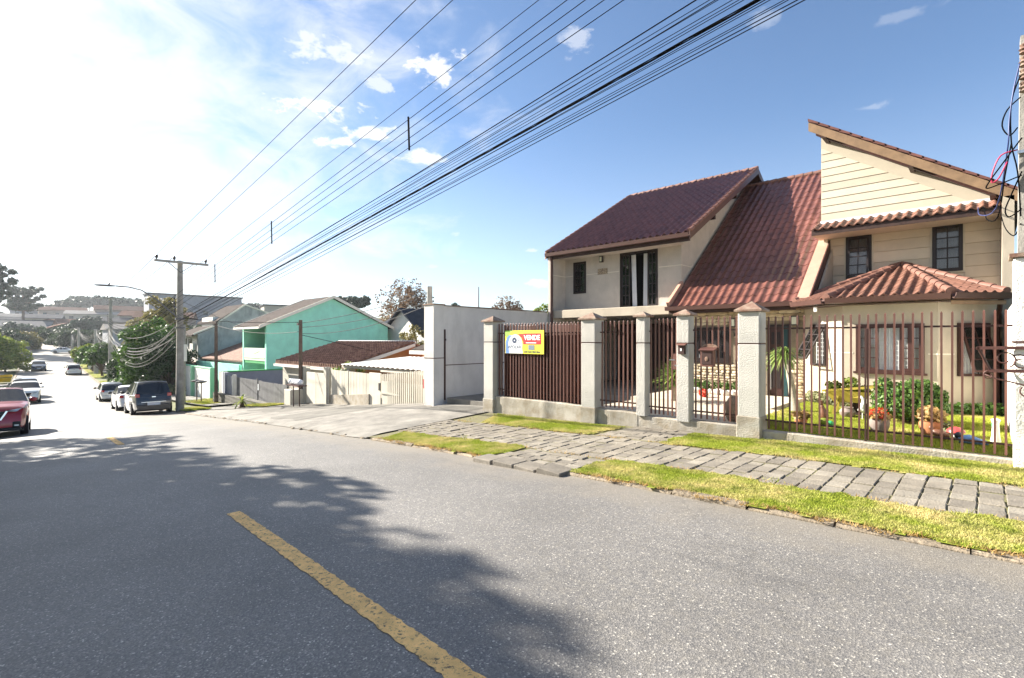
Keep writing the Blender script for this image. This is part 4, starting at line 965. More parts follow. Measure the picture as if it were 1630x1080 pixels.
pillar('stucco pillar at the left end of the fence beside the driveway opening', -9.80, -9.44, 9.26, 9.62, -.35, 2.10)
pillar('stucco pillar between the sign fence and the narrow bar panel', -6.62, -6.25, 9.26, 9.62, -.28, 2.08)
pillar('slim stucco pillar on the hinge side of the pedestrian gate', -5.25, -5.05, 9.28, 9.50, .08, 2.10, plinth=False, cap=.12)
pillar('slim stucco pillar carrying the doorbell box', -4.38, -4.13, 9.28, 9.52, .06, 2.10, plinth=False, cap=.13)
pillar('widest stucco pillar with a brown pyramid cap left of the long bar fence', -3.21, -2.85, 9.22, 9.58, -.12, 2.13, cap=.19)
def base_wall(label, xa, xb, zt, th=.18, zb=-.6, y=9.33):
    m_ = MB(); n = max(3, int((xb - xa) / .25)); rr = random.Random(int(xa * 10)); P = []
    for k in range(n + 1):
        x = xa + (xb - xa) * k / n; j = rr.uniform(-.006, .006); P += [(x, y + j, zb), (x, y + j, zt - .02), (x, y + .02, zt + j), (x, y + th, zt + j), (x, y + th, zb)]
    i = m_.pts(P)
    for k in range(n):
        for q in range(4): a = i + 5 * k + q; m_.f.append((a, a + 5, a + 6, a + 1))
    m_.f += [(i, i + 1, i + 2, i + 3, i + 4), tuple(i + 5 * n + q for q in (4, 3, 2, 1, 0))]
    return tag(m_.build('low_wall', 'base_wall'), label, 'wall')
base_wall('low concrete wall under the bars with the for-sale sign', -9.42, -6.645, .15)
base_wall('short low wall under the narrow bar panel by the gate', -6.23, -5.25, .12)
base_wall('worn concrete sill under the pedestrian gate', -5.25, -4.13, .08, .24)
base_wall('stained low wall under the panel with the brown mailbox', -4.13, -3.235, .10)
base_wall('long weathered kerb under the right-hand bar fence', -2.825, .30, .07, .16)


def bars(name, label, cat, xa, xb, y, zb, zt, n, rails, bw=.026, depth=.026, zslope=0.0, group=None, rail_m='rail_brown', sheet=False):
    t = thing(name, label, cat, ((xa + xb) / 2, y, zb), group=group)
    me = None; rr = random.Random(n)
    for k in range(n):
        x = xa + (xb - xa) * (k + .5) / n
        if me is None:
            m_ = MB(); m_.box(-bw / 2, -depth / 2, 0, bw / 2, depth / 2, zt - zb - .03)
            i = m_.pts([(-bw / 2 - .002, -depth / 2 - .002, zt - zb - .03), (bw / 2 + .002, -depth / 2 - .002, zt - zb - .03), (bw / 2 + .002, depth / 2 + .002, zt - zb - .03), (-bw / 2 - .002, depth / 2 + .002, zt - zb - .03), (0, 0, zt - zb)])
            m_.f += [(i + 3, i + 2, i + 1, i)] + [(i + q, i + (q + 1) % 4, i + 4) for q in range(4)]
            o = m_.build('bar', 'bar_brown', t, local=True); me = o.data
        else: o = bpy.data.objects.new('bar', me); COL.objects.link(o); o.parent = t
        o.location = (x - (xa + xb) / 2 + rr.uniform(-.003, .003), 0, rr.uniform(-.004, .004)); o.rotation_euler = (rr.uniform(-.003, .003), rr.uniform(-.003, .003), 0)
    for z in rails:
        m_ = MB(); m_.box(xa - .01, y + depth / 2 + .001, z - .014, xb + .01, y + depth / 2 + .026, z + .014); m_.build('rail', rail_m, t)
    return t


bars('fence_panel', 'row of brown bars behind the for-sale sign', 'fence', -9.41, -6.66, 9.42, .17, 2.06, 27, (.33, 1.80))
bars('fence_panel', 'narrow panel of nine brown bars left of the pedestrian gate', 'fence', -6.22, -5.26, 9.42, .17, 2.05, 9, (.30, 1.80))
ga = bars('pedestrian_gate', 'brown bar gate with a steel lever handle at the end of the paved path', 'gate', -5.03, -4.40, 9.42, .13, 2.07, 7, (.27, 1.81))
bars('fence_panel', 'panel of brown bars carrying the brown mailbox', 'fence', -4.10, -3.24, 9.40, .14, 2.08, 8, (.27, 1.82))
bars('fence_panel', 'long panel of brown bars in front of the lawn and round bush', 'fence', -2.80, .24, 9.40, .10, 2.05, 28, (.24, 1.83))
MB().box(-1.375, 9.38, .07, -1.352, 9.40, 1.82).build('stay', 'rail_brown', bpy.data.objects['fence_panel.003'])
MB().box(-4.50, 9.385, 1.05, -4.40, 9.405, 1.36).build('lock_plate', 'bar_brown', ga)
mat('steel', (.6, .6, .6), .3, .05, 4, metal=1.0)
m_ = MB(); m_.tube([(-4.44, 9.38, 1.24), (-4.44, 9.34, 1.24), (-4.55, 9.335, 1.24)], .012, 6); m_.tube([(-4.44, 9.386, 1.13), (-4.44, 9.36, 1.13)], .016, 8); m_.build('handle', 'steel', ga)
# sliding gate parked behind the left panel
sg = bars('sliding_gate', 'brown bar sliding gate drawn open behind the left fence panel', 'gate', -9.35, -6.4, 9.60, .05, 2.02, 31, (.25, .95, 1.78), bw=.04, depth=.03)
m_ = MB(); m_.box(-9.36, 9.648, .06, -6.42, 9.658, 1.75); m_.build('sheet', 'bar_brown', sg)

# for-sale sign
mat('sign_yellow', (.86, .72, .06), .5, .05, 4); mat('sign_red', (.62, .035, .04), .5, .05, 4); mat('sign_blue', (.16, .30, .60), .5, .1, 4); mat('sign_white', (.84, .86, .88), .5, .02, 4); mat('sign_grey', (.20, .25, .30), .6, .05, 4); mat('sign_green', (.35, .60, .10), .5, .05, 4); mat('sign_navy', (.02, .04, .10), .5, .05, 4)
sg = thing('for_sale_sign', 'yellow and red for-sale board wired to the brown bars', 'sign', (-8.44, 9.37, 1.28))
SW, SH = 1.30, .585
m_ = MB(); m_.M = plane_M((-9.09, 9.375, 1.28), EX); m_.bbox(0, 0, 0, SW, SH, .012, .002); m_.build('board', 'sign_yellow', sg)
def sign_poly(name, pts, mm, lev): 
    q = MB(); q.M = plane_M((-9.09, 9.375, 1.28), EX); q.prism([(a, b, .0122 + lev * .0012) for a, b in pts], (0, 0, .001)); q.build(name, mm, sg)
sign_poly('corner', [(.0, .585), (.0, .46), (.06, .40), (.16, .5), (.26, .585)], 'sign_green', 0)
sign_poly('blue_panel', [(.02, .004), (.02, .30), (.06, .40), (.14, .47), (.25, .47), (.25, .004)], 'sign_blue', 1)
sign_poly('badge', [(.15, .006)] + [(.36 + .245 * math.cos(a), .22 + .27 * math.sin(a)) for a in [math.pi * (1.02 - k / 12 * 1.12) for k in range(13)]] + [(.62, .006)], 'sign_white', 2)
sign_poly('red_flag', [(.44, .50), (.62, .50), (.62, .30), (.57, .40)], 'sign_red', 1)
sign_poly('red_panel', [(.63, .235), (1.2, .235), (1.22, .26), (1.22, .49), (1.2, .51), (.63, .51)], 'sign_red', 1)
PM = lambda s, t, lev=3: plane_M((-9.09 + s, 9.375 - .0122 - lev * .0012, 1.28 + t), EX)
text_mesh('VENDE', .165, PM(.92, .40), MATS['sign_white'], sg, 'lettering', .001, .006, 1.0)
text_mesh('casa em condomínio', .045, PM(.92, .275), MATS['sign_white'], sg, 'lettering', .001, .001) if False else sign_poly('white_line', [(.72, .265), (1.06, .265), (1.06, .285), (.72, .285)], 'sign_white', 2)
text_mesh('APOLAR', .115, PM(.335, .165), MATS['sign_navy'], sg, 'lettering', .001, .001, 1.05)
for rx, ry in ((.15, .075), (.08, .065)):
    q = MB(); q.M = PM(.33, .335, 0); n = 26
    i = q.pts([(rx * k_ * math.cos(2 * math.pi * j / n), ry * k_ * math.sin(2 * math.pi * j / n), .005) for j in range(n) for k_ in (1, .9 if rx > .1 else .3)])
    for j in range(n): q.f.append((i + 2 * j, i + (2 * j + 2) % (2 * n), i + (2 * j + 3) % (2 * n), i + 2 * j + 1))
    q.build('emblem', 'sign_navy', sg)
sign_poly('grey_panel', [(.80, .10), (1.0, .10), (1.0, .22), (.80, .22)], 'sign_grey', 2)
rr = random.Random(4)
for k in range(16):
    a = .64 + k * .034; sign_poly('digit_mark', [(a, .03), (a + .022, .03), (a + .022, .06 + rr.uniform(0, .02)), (a, .06 + rr.uniform(0, .02))], 'sign_navy' if k % 4 else 'sign_green', 2)
# mailbox, doorbell
mb_ = thing('mailbox', 'brown metal letterbox with an arched crest hung on the bars', 'mailbox', (-3.78, 9.3, 1.14))
m_ = MB(); m_.bbox(-3.90, 9.26, 1.14, -3.66, 9.38, 1.44, .012); m_.build('box', 'bar_brown', mb_)
m_ = MB(); m_.prism([(-3.93, 9.22, 1.44), (-3.93, 9.39, 1.50), (-3.93, 9.39, 1.44)], (.3, 0, 0)); m_.build('lid', 'bar_brown', mb_)
m_ = MB(); m_.prism([(-3.93, 9.385, 1.49)] + [(-3.78 + .15 * math.cos(a), 9.385, 1.50 + .06 * math.sin(a)) for a in [math.pi * (1 - k / 10) for k in range(11)]] + [(-3.63, 9.385, 1.49)], (0, .012, 0)); m_.build('crest', 'cap_brown', mb_)
m_ = MB(); m_.box(-3.87, 9.252, 1.18, -3.69, 9.259, 1.40); m_.build('panel', 'rail_brown', mb_); m_ = MB(); m_.blob((-3.78, 9.25, 1.28), (.035, .01, .045), 8, 5); m_.build('relief', 'cap_brown', mb_)
db = thing('doorbell', 'small dark doorbell box with a hood on the slim pillar', 'doorbell', (-4.25, 9.25, 1.36))
MB().bbox(-4.32, 9.21, 1.36, -4.19, 9.278, 1.54, .01).build('case', 'rail_brown', db); m_ = MB(); m_.prism([(-4.34, 9.17, 1.53), (-4.34, 9.28, 1.57), (-4.34, 9.28, 1.53)], (.17, 0, 0)); m_.build('hood', 'bar_brown', db); MB().box(-4.27, 9.204, 1.42, -4.24, 9.211, 1.47).build('button', 'grille_white', db)

# right-hand neighbour: white pillar, boundary wall, concrete pole, wrought-iron bin
npz = thing('boundary_pillar', 'rough white stucco pillar at the right edge with a brown capping', 'pillar', (.6, 9.35, -.12))
MB().bbox(.25, 9.15, -.2, .95, 9.55, 2.70, .02).build('shaft', 'white_rough', npz); MB().box(.21, 9.11, 2.702, .99, 9.59, 2.75).build('capping', 'cap_brown', npz); MB().box(.244, 9.144, 1.60, .956, 9.556, 1.625).build('groove_band', 'groove', npz)
bw_ = MB().box(.29, 9.551, -.2, .45, 15.9, 2.2).build('boundary_wall', 'white_rough'); tag(bw_, 'cream boundary wall running back from the white pillar', 'wall')
mat('cable_grey', (.16, .155, .15), .8, .1, 4, spec=.15)
mat('pole_concrete', (.34, .32, .285), .9, .2, 3, .4, 40, stain=.45)
sp = thing('service_pole', 'square concrete service pole rising behind the white pillar', 'pole', (.47, 9.75, 0))
m_ = MB(); i = m_.pts([(.28, 9.62, 0), (.62, 9.62, 0), (.62, 9.92, 0), (.28, 9.92, 0), (.33, 9.66, 5.75), (.56, 9.66, 5.75), (.56, 9.88, 5.75), (.33, 9.88, 5.75)])
for q in ((0, 3, 2, 1), (4, 5, 6, 7), (0, 1, 5, 4), (1, 2, 6, 5), (2, 3, 7, 6), (3, 0, 4, 7)): m_.f.append(tuple(i + k for k in q))
m_.build('shaft', 'pole_concrete', sp); MB().box(.40, 9.60, 2.76, .60, 9.63, 4.0).build('conduit_box', 'metal_dark', sp)
for k in range(4):
    m_ = MB(); m_.lathe([(.02, 0), (.05, .02), (.03, .05), (.055, .07), (.03, .1), (.045, .13), (.02, .15)], (.36, 9.6, 4.95 + k * .17), 10); m_.build('insulator', 'cap_brown', sp, smooth=40)
m_ = MB(); m_.box(.30, 9.6, 4.15, .66, 9.66, 4.19); m_.build('clamp', 'steel', sp)
mat('cable_black', (.007, .007, .008), .95, .1, 4, spec=.03); mat('cable_red', (.5, .03, .10), .4, .05, 4); mat('cable_blue', (.03, .05, .18), .4, .05, 4)
rr = random.Random(12)
for k, (mm, pts) in enumerate([('cable_blue', [(.33, 9.6, 5.4), (.26, 9.55, 5.0), (.22, 9.55, 4.6), (.2, 9.6, 4.2), (.1, 10.4, 3.6), (-.1, 13, 4.0), (-.15, 16.1, 4.75)]), ('cable_black', [(.33, 9.6, 4.9), (.2, 9.55, 4.75), (.15, 9.55, 4.55), (.22, 9.55, 4.4), (.3, 9.6, 4.5)]),
                               ('cable_red', [(.3, 9.6, 4.2), (.14, 9.55, 4.15), (.06, 9.55, 3.95), (.05, 9.55, 3.8), (.12, 9.55, 3.85), (.2, 9.56, 4.05)]), ('cable_black', [(.34, 9.6, 4.35), (.2, 9.5, 4.1), (.02, 9.5, 3.8), (.0, 9.5, 3.72), (.12, 9.5, 3.75), (.34, 9.6, 3.85)]),
                               ('cable_black', [(.34, 9.6, 3.9), (.24, 9.55, 3.6), (.18, 9.55, 3.4), (.22, 9.55, 3.3), (.34, 9.6, 3.4)]), ('cable_black', [(.24, 9.6, 4.3), (.18, 9.7, 3.9), (.12, 10.6, 3.5), (.0, 13, 3.9), (-.05, 16.1, 4.72)]), ('cable_black', [(.33, 9.6, 3.2), (.3, 11, 3.25), (.25, 14, 3.9), (.2, 16.1, 4.72)]), ('cable_black', [(.33, 9.6, 5.2), (.24, 9.58, 4.85), (.24, 9.58, 4.3), (.3, 9.6, 3.9), (.33, 9.6, 3.3)])]):
    P = [Vector(p) for p in pts]; S = []
    for j in range(len(P) - 1):
        p0, p1, p2, p3 = P[max(j - 1, 0)], P[j], P[j + 1], P[min(j + 2, len(P) - 1)]
        for t in (0, .25, .5, .75): S.append(.5 * ((2 * p1) + (p2 - p0) * t + (2 * p0 - 5 * p1 + 4 * p2 - p3) * t * t + (3 * p1 - p0 - 3 * p2 + p3) * t ** 3))
    S.append(P[-1]); m_ = MB(); m_.tube(S, .009, 5); m_.build('loose_cable', mm, sp, smooth=True)
bk = thing('litter_basket', 'wrought-iron bin bracket with scrolls fixed to the white pillar', 'litter basket', (.1, 8.95, 1.1))
mat('iron_brown', (.09, .038, .03), .5, .25, 10, .2, 60)
def scroll(c, r, a0, turns, n=22, pl=0):
    return [(c[0] + (r * (1 - .65 * k / n)) * math.cos(a0 + turns * 2 * math.pi * k / n), c[1], c[2] + (r * (1 - .65 * k / n)) * math.sin(a0 + turns * 2 * math.pi * k / n)) for k in range(n + 1)]
m_ = MB(); m_.bar((-.09, 8.72, 1.535), (.75, 8.72, 1.545), .03, .035); m_.bar((-.09, 9.12, 1.535), (.75, 9.12, 1.545), .03, .035); m_.bar((-.085, 8.705, 1.53), (-.085, 9.135, 1.53), .03, .035); m_.build('top_frame', 'iron_brown', bk)
m_ = MB(); m_.bar((.03, 8.78, 1.245), (.75, 8.78, 1.255), .022, .03); m_.bar((.03, 9.05, 1.245), (.75, 9.05, 1.255), .022, .03); m_.bar((.03, 8.77, 1.245), (.03, 9.06, 1.245), .022, .03); m_.build('bottom_frame', 'iron_brown', bk)
for k in range(5): y = 8.73 + k * .096; MB().bar((-.08, y, 1.53), (.03, 8.785 + k * .065, 1.25), .012, .022).build('slat', 'iron_brown', bk)
for c, r, a0, tn in (((.16, 8.76, 1.40), .11, -1.2, 1.1), ((.30, 8.76, 1.36), .10, 2.2, -1.1), ((.02, 8.80, 1.19), .06, 1.6, .9), ((.44, 8.76, 1.42), .10, -1.2, 1.1), ((.36, 8.80, 1.0), .07, 2.2, 1.1)):
    m_ = MB(); m_.tube(scroll(c, r, a0, tn), .009, 5); m_.build('scroll', 'iron_brown', bk, smooth=True)
m_ = MB(); m_.tube([(-.02, 8.8, 1.2), (.08, 8.8, 1.15), (.2, 8.8, 1.12), (.4, 8.8, 1.06), (.7, 8.85, 1.0)], .01, 5); m_.build('brace', 'iron_brown', bk, smooth=True)

# driveway wall on the left lot line
dwl = thing('driveway_wall', 'tall plain off-white wall along the driveway with a brown coping', 'wall', (-12.5, 12, -.3))
m_ = MB(); m_.prism([(-12.31, 9.9, -.5), (-12.31, 15.04, -.5), (-12.31, 15.04, 2.66), (-12.31, 9.9, 2.68)], (-.15, 0, 0)); m_.build('panel', 'wall_white', dwl)
MB().bbox(-12.75, 9.5, -.5, -12.26, 9.899, 2.70, .01).build('end_pillar', 'wall_white', dwl)
MB().box(-12.78, 9.47, 2.702, -12.23, 9.93, 2.735).build('coping', 'cap_brown', dwl); MB().box(-12.50, 9.931, 2.682, -12.28, 15.04, 2.71).build('coping', 'cap_brown', dwl)
MB().box(-12.756, 9.494, 1.05, -12.254, 9.905, 1.075).build('groove_band', 'groove', dwl); MB().box(-12.312, 9.91, .82, -12.304, 15.03, .845).build('groove_band', 'groove', dwl)
MB().box(-12.30, 9.91, -.25, -12.25, 9.96, 1.95).build('gate_stop', 'rail_brown', dwl); MB().box(-12.25, 9.92, 1.6, -12.2, 9.94, 1.66).build('catch', 'rail_brown', dwl)

# ------------------------------------------------------------------ front garden
XG = np.arange(-3.4, .31, .15)
lw = np_obj('lawn', [(x, y, .03) for x in XG for y in np.arange(9.5, 15.7, .3)], [(i * 21 + j, (i + 1) * 21 + j, (i + 1) * 21 + j + 1, i * 21 + j + 1) for i in range(len(XG) - 1) for j in range(20)], 'grass_lawn'); stuff(lw, 'sunlit front lawn behind the long bar fence', 'lawn')
bl = blades('grass_blades', 'grass_lawn', lambda x, y: (x > -3.3) | (y > 10.4), (-3.4, .28, 9.52, 14.5), 100000, .03, .0065, lambda x, y: np.full_like(x, .03), 31); bl.parent = lw; bl['kind'] = 'stuff'
structure(MB().box(-6.9, 9.58, -.3, -3.42, 12.59, .02).build('front_path', 'tile_floor'))
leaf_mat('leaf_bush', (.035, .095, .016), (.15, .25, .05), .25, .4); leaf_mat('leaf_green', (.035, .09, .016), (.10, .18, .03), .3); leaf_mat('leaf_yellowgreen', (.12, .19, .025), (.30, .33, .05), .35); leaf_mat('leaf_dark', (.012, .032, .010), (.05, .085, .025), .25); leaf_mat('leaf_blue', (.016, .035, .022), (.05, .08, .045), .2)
leaf_mat('leaf_autumn', (.15, .085, .05), (.24, .16, .10), .3); leaf_mat('leaf_olive', (.12, .11, .03), (.26, .22, .07), .3); leaf_mat('leaf_pale', (.20, .22, .11), (.34, .33, .17), .3); leaf_mat('petal_red', (.5, .02, .012), (.75, .10, .04), .3); leaf_mat('leaf_orange', (.30, .18, .06), (.42, .30, .12), .3); leaf_mat('leaf_yucca', (.06, .15, .03), (.30, .36, .09), .25)
mat('bark', (.12, .085, .06), .95, .3, 8, .6, 25); mat('bark_grey', (.22, .19, .16), .95, .3, 8, .6, 25); mat('trunk_pale', (.42, .36, .28), .9, .25, 8, .4, 30)


def leaves(name, m, centers, radii, n, size, parent, seed=0, shell=.35, aspect=1.6, org=(0, 0, 0)):
    """leaf-sized bent quads filling ellipsoidal clumps"""
    r = np.random.default_rng(seed); centers = np.asarray(centers, float); radii = np.asarray(radii, float)
    if radii.ndim == 1: radii = np.repeat(radii[:, None], 3, 1)
    wgt = (radii[:, 0] * radii[:, 1] * radii[:, 2]) ** (2 / 3); k = r.choice(len(centers), n, p=wgt / wgt.sum())
    d = r.normal(size=(n, 3)); d /= np.linalg.norm(d, axis=1)[:, None]; rad = r.uniform(shell ** 3, 1, n) ** (1 / 3)
    p = centers[k] + d * rad[:, None] * radii[k]
    nrm = d + r.normal(size=(n, 3)) * .7; nrm /= np.linalg.norm(nrm, axis=1)[:, None]
    a = np.cross(nrm, r.normal(size=(n, 3))); a /= np.linalg.norm(a, axis=1)[:, None]; b = np.cross(nrm, a)
    s = size * r.uniform(.6, 1.35, n)[:, None]; a = a * s * aspect / 2; b = b * s / 2
    V = np.stack([p - a, p + b * .9 - nrm * s * .1, p + a, p - b * .9 - nrm * s * .1], 1).reshape(-1, 3) - np.array(org)
    return np_obj(name, V, np.arange(4 * n).reshape(-1, 4), m, parent)


bu = thing('round_bush', 'clipped round glossy green bush on the lawn', 'bush', (-1.12, 12.3, .03))
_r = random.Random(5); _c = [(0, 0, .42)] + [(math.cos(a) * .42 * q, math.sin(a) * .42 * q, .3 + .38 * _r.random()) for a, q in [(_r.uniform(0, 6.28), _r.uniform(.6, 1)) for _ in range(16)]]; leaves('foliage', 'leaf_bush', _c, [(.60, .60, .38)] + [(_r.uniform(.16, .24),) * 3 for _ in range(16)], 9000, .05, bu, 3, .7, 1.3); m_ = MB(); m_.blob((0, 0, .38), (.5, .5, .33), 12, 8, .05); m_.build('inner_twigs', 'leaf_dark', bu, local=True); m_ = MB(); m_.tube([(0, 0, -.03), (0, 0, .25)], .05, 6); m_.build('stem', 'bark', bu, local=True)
mat('pot_grey', (.25, .20, .175), .8, .1, 5); mat('terracotta', (.42, .17, .075), .85, .15, 5, .1, 40); mat('yellow_paint', (.42, .33, .05), .6, .2, 5); mat('ceramic_white', (.78, .76, .72), .35, .03, 4); mat('ceramic_brown', (.16, .07, .04), .4, .3, 9); mat('ceramic_red', (.42, .06, .06), .35, .1, 5); mat('ceramic_green', (.05, .35, .13), .4, .1, 5); mat('ceramic_dark', (.02, .025, .04), .4, .1, 5); mat('rock', (.30, .22, .15), .95, .35, 5, .9, 18); mat('pebble_white', (.66, .62, .55), .9, .15, 6, .3, 30)
def pot(name, label, x, y, r, h, m, plant_m, pr, n, size, seed, z=.03, stems=True):
    t = thing(name, label, 'potted plant', (x, y, z))
    m_ = MB(); m_.lathe([(r * .72, 0), (r * .95, h * .45), (r, h * .8), (r * .93, h * .97), (r * .98, h), (r * .84, h), (r * .8, h * .9)], n=18); m_.build('pot', m, t, smooth=40, local=True)
    leaves('foliage', plant_m, [(0, 0, h + pr[2] * .6)], [pr], n, size, t, seed, .2)
    m_ = MB()
    for k in range(6): a = k * 1.05; m_.tube([(0, 0, h * .85), (math.cos(a) * pr[0] * .6, math.sin(a) * pr[1] * .6, h + pr[2] * .9)], .008, 4)
    m_.build('stems', 'leaf_dark', t, local=True); return t
p = pot('flower_pot', 'grey bowl pot full of red flowers behind the bars', -1.36, 10.72, .155, .24, 'pot_grey', 'petal_red', (.15, .15, .12), 170, .04, 1); leaves('leaves', 'leaf_orange', [(0, 0, .28)], [(.18, .18, .10)], 320, .05, p, 7, .2)
p = pot('succulent_pot', 'terracotta bowl with a yellow-brown succulent near the round bush', -.68, 11.0, .17, .24, 'terracotta', 'leaf_orange', (.20, .18, .16), 260, .06, 2); leaves('trailing_stems', 'leaf_pale', [(.2, -.05, .12)], [(.1, .1, .13)], 120, .045, p, 8, .2)
pot('planter', 'small terracotta planter with spiky pale leaves beside the wide pillar', -2.55, 10.62, .11, .13, 'terracotta', 'leaf_orange', (.17, .13, .08), 160, .06, 3)
# wheelbarrow planter
wbw = thing('wheelbarrow_planter', 'yellow wooden wheelbarrow planter filled with plants on the lawn', 'planter', (-2.15, 12.75, .03))
m_ = MB(); i = m_.pts([(-.25, -.14, .28), (.25, -.14, .28), (.25, .14, .28), (-.25, .14, .28), (-.42, -.22, .52), (.42, -.22, .52), (.42, .22, .52), (-.42, .22, .52)]); m_.f += [(i + 3, i + 2, i + 1, i)] + [(i + k, i + (k + 1) % 4, i + 4 + (k + 1) % 4, i + 4 + k) for k in range(4)]; m_.face([(-.4, -.2, .49), (.4, -.2, .49), (.4, .2, .49), (-.4, .2, .49)]); m_.build('tray', 'yellow_paint', wbw, local=True)
for s_ in (-1, 1): m_ = MB(); m_.bar((-.45, .2 * s_, .5), (.66, .2 * s_, .66), .035, .045); m_.build('handle', 'yellow_paint', wbw, local=True); m_ = MB(); m_.bar((-.26, .17 * s_, 0), (-.16, .17 * s_, .42), .04, .04); m_.build('leg', 'yellow_paint', wbw, local=True)
m_ = MB(); m_.M = Matrix.Translation((.2, 0, .16)) @ Matrix.Rotation(R(90), 4, 'X'); m_.lathe([(.10, -.02), (.16, -.02), (.16, .02), (.10, .02)], n=16); m_.build('wheel', 'dark_wood', wbw, local=True)
leaves('plants', 'leaf_yellowgreen', [(-.25, 0, .6), (.05, 0, .64), (.26, 0, .56)], [(.18, .16, .12), (.16, .16, .18), (.14, .14, .08)], 420, .06, wbw, 5, .2)
# statues
st = thing('stork_statue', 'small white stork garden statue left of the red flowers', 'statue', (-1.84, 12.2, .03))
m_ = MB(); m_.tube([(-.02, 0, .16), (.02, 0, .25), (.04, 0, .34), (.03, 0, .42), (-.01, 0, .45), (-.04, 0, .445)], [.05, .06, .04, .025, .03, .02], 8); m_.tube([(.06, 0, .12), (.03, 0, .2), (.0, 0, .27)], [.02, .06, .04], 8); m_.build('body', 'ceramic_white', st, smooth=True, local=True); m_ = MB(); m_.tube([(-.04, 0, .445), (-.14, 0, .425)], [.014, .003], 6); m_.build('beak', 'yellow_paint', st, local=True); m_ = MB(); m_.tube([(.02, .02, 0), (.02, .02, .15)], .008, 5); m_.tube([(.02, -.02, 0), (.02, -.02, .15)], .008, 5); m_.build('legs', 'ceramic_white', st, local=True)
def cat_statue(label, x, y, s, m):
    t = thing('cat_statue', label, 'statue', (x, y, .03)); m_ = MB()
    m_.tube([(.02 * s, 0, .0), (.02 * s, 0, .08 * s), (.0, 0, .2 * s), (-.02 * s, 0, .29 * s), (-.03 * s, 0, .33 * s)], [.09 * s, .1 * s, .075 * s, .045 * s, .04 * s], 10); m_.blob((-.04 * s, 0, .37 * s), (.055 * s, .05 * s, .05 * s), 10, 7)
    for q in (-1, 1): m_.tube([(-.03 * s, .03 * q * s, .4 * s), (-.03 * s, .036 * q * s, .45 * s)], [.022 * s, .002], 6)
    m_.tube([(.1 * s, 0, .02 * s), (.16 * s, .04 * s, .03 * s), (.17 * s, .1 * s, .04 * s)], [.025 * s, .02 * s, .012 * s], 6); m_.build('body', m, t, smooth=True, local=True); return t
cat_statue('brown sitting animal statue on the lawn near the wheelbarrow', -2.42, 11.75, .85, 'ceramic_brown')
t = thing('painted_toad', 'small yellow and green painted ornament low on the lawn', 'statue', (-2.22, 10.85, .03)); m_ = MB(); m_.blob((0, 0, .07), (.09, .08, .075), 12, 8); m_.build('body', 'leaf_yellowgreen', t, smooth=True, local=True); m_ = MB(); m_.blob((.1, .0, .05), (.07, .06, .055), 10, 6); m_.build('tail_end', 'ceramic_green', t, smooth=True, local=True)
t = thing('bird_statue', 'brown hen ornament just behind the bars at the right', 'statue', (-.55, 10.55, .03)); m_ = MB(); m_.tube([(-.1, 0, .17), (-.05, 0, .12), (.03, 0, .09), (.12, 0, .08)], [.02, .06, .075, .03], 8); m_.blob((-.11, 0, .19), .032, 8, 6); m_.build('body', 'ceramic_brown', t, smooth=True, local=True)
t = thing('mushroom_statue', 'red-capped white mushroom ornament near the right end of the fence', 'statue', (-.36, 10.7, .03)); m_ = MB(); m_.lathe([(.05, 0), (.06, .06), (.045, .13)], n=12); m_.build('stalk', 'ceramic_white', t, smooth=40, local=True); m_ = MB(); m_.lathe([(.04, .12), (.12, .13), (.11, .17), (.06, .21), (.01, .22)], n=14); m_.build('cap', 'ceramic_red', t, smooth=40, local=True)
t = thing('gnome_statue', 'reclining dark and blue gnome ornament by the right end of the fence', 'statue', (-.2, 10.45, .03)); m_ = MB(); m_.tube([(-.12, 0, .06), (0, 0, .08), (.14, 0, .05), (.22, 0, .04)], [.06, .07, .045, .03], 8); m_.build('body', 'sign_blue', t, smooth=True, local=True); m_ = MB(); m_.blob((-.12, 0, .12), .055, 10, 7); m_.build('head', 'ceramic_dark', t, smooth=True, local=True)
t = thing('garden_ornament', 'green and white watering figure against the right boundary wall', 'statue', (.1, 10.9, .03)); m_ = MB(); m_.lathe([(.07, 0), (.05, .1), (.04, .3), (.06, .36), (.02, .38)], n=12); m_.build('stand', 'ceramic_white', t, smooth=40, local=True); m_ = MB(); m_.blob((.0, .5, .22), (.05, .05, .08), 10, 7); m_.build('green_bowl', 'ceramic_green', t, smooth=True, local=True)
t = thing('stone_urn', 'round stone pot under the wheelbarrow planter', 'pot', (-2.1, 12.35, .03)); m_ = MB(); m_.lathe([(.08, 0), (.14, .06), (.15, .12), (.1, .19), (.11, .21)], n=14); m_.build('body', 'pot_grey', t, smooth=40, local=True)
rr = random.Random(8); m_ = MB(); m_.blob((-3.62, 10.35, .22), (.24, .22, .30), 12, 8, .16, rr); m_.v = [(a, b, max(c, .0)) for a, b, c in m_.v]; tag(m_.build('boulder', 'rock', smooth=60), 'big brown boulder behind the fence panel with the mailbox', 'rock')
for k in range(30):
    m_ = MB(); a = rr.uniform(-7.0, -4.8) if k < 20 else rr.uniform(-3.3, -2.3); y = 14.8 if k < 20 else 14.4 + (-a - 2.3) * .55; m_.blob((a, y + rr.uniform(-.12, .12), .10), (rr.uniform(.06, .13), rr.uniform(.06, .1), rr.uniform(.06, .11)), 8, 5, .15, rr)
    o = m_.build('white_stone', 'pebble_white', smooth=60); tag(o, 'white bed stone lining the planting under the stone wall' if k < 20 else 'white bed stone at the foot of the left bay wall', 'stone', 'white stones under the house wall' if k < 20 else 'white stones under the bay')
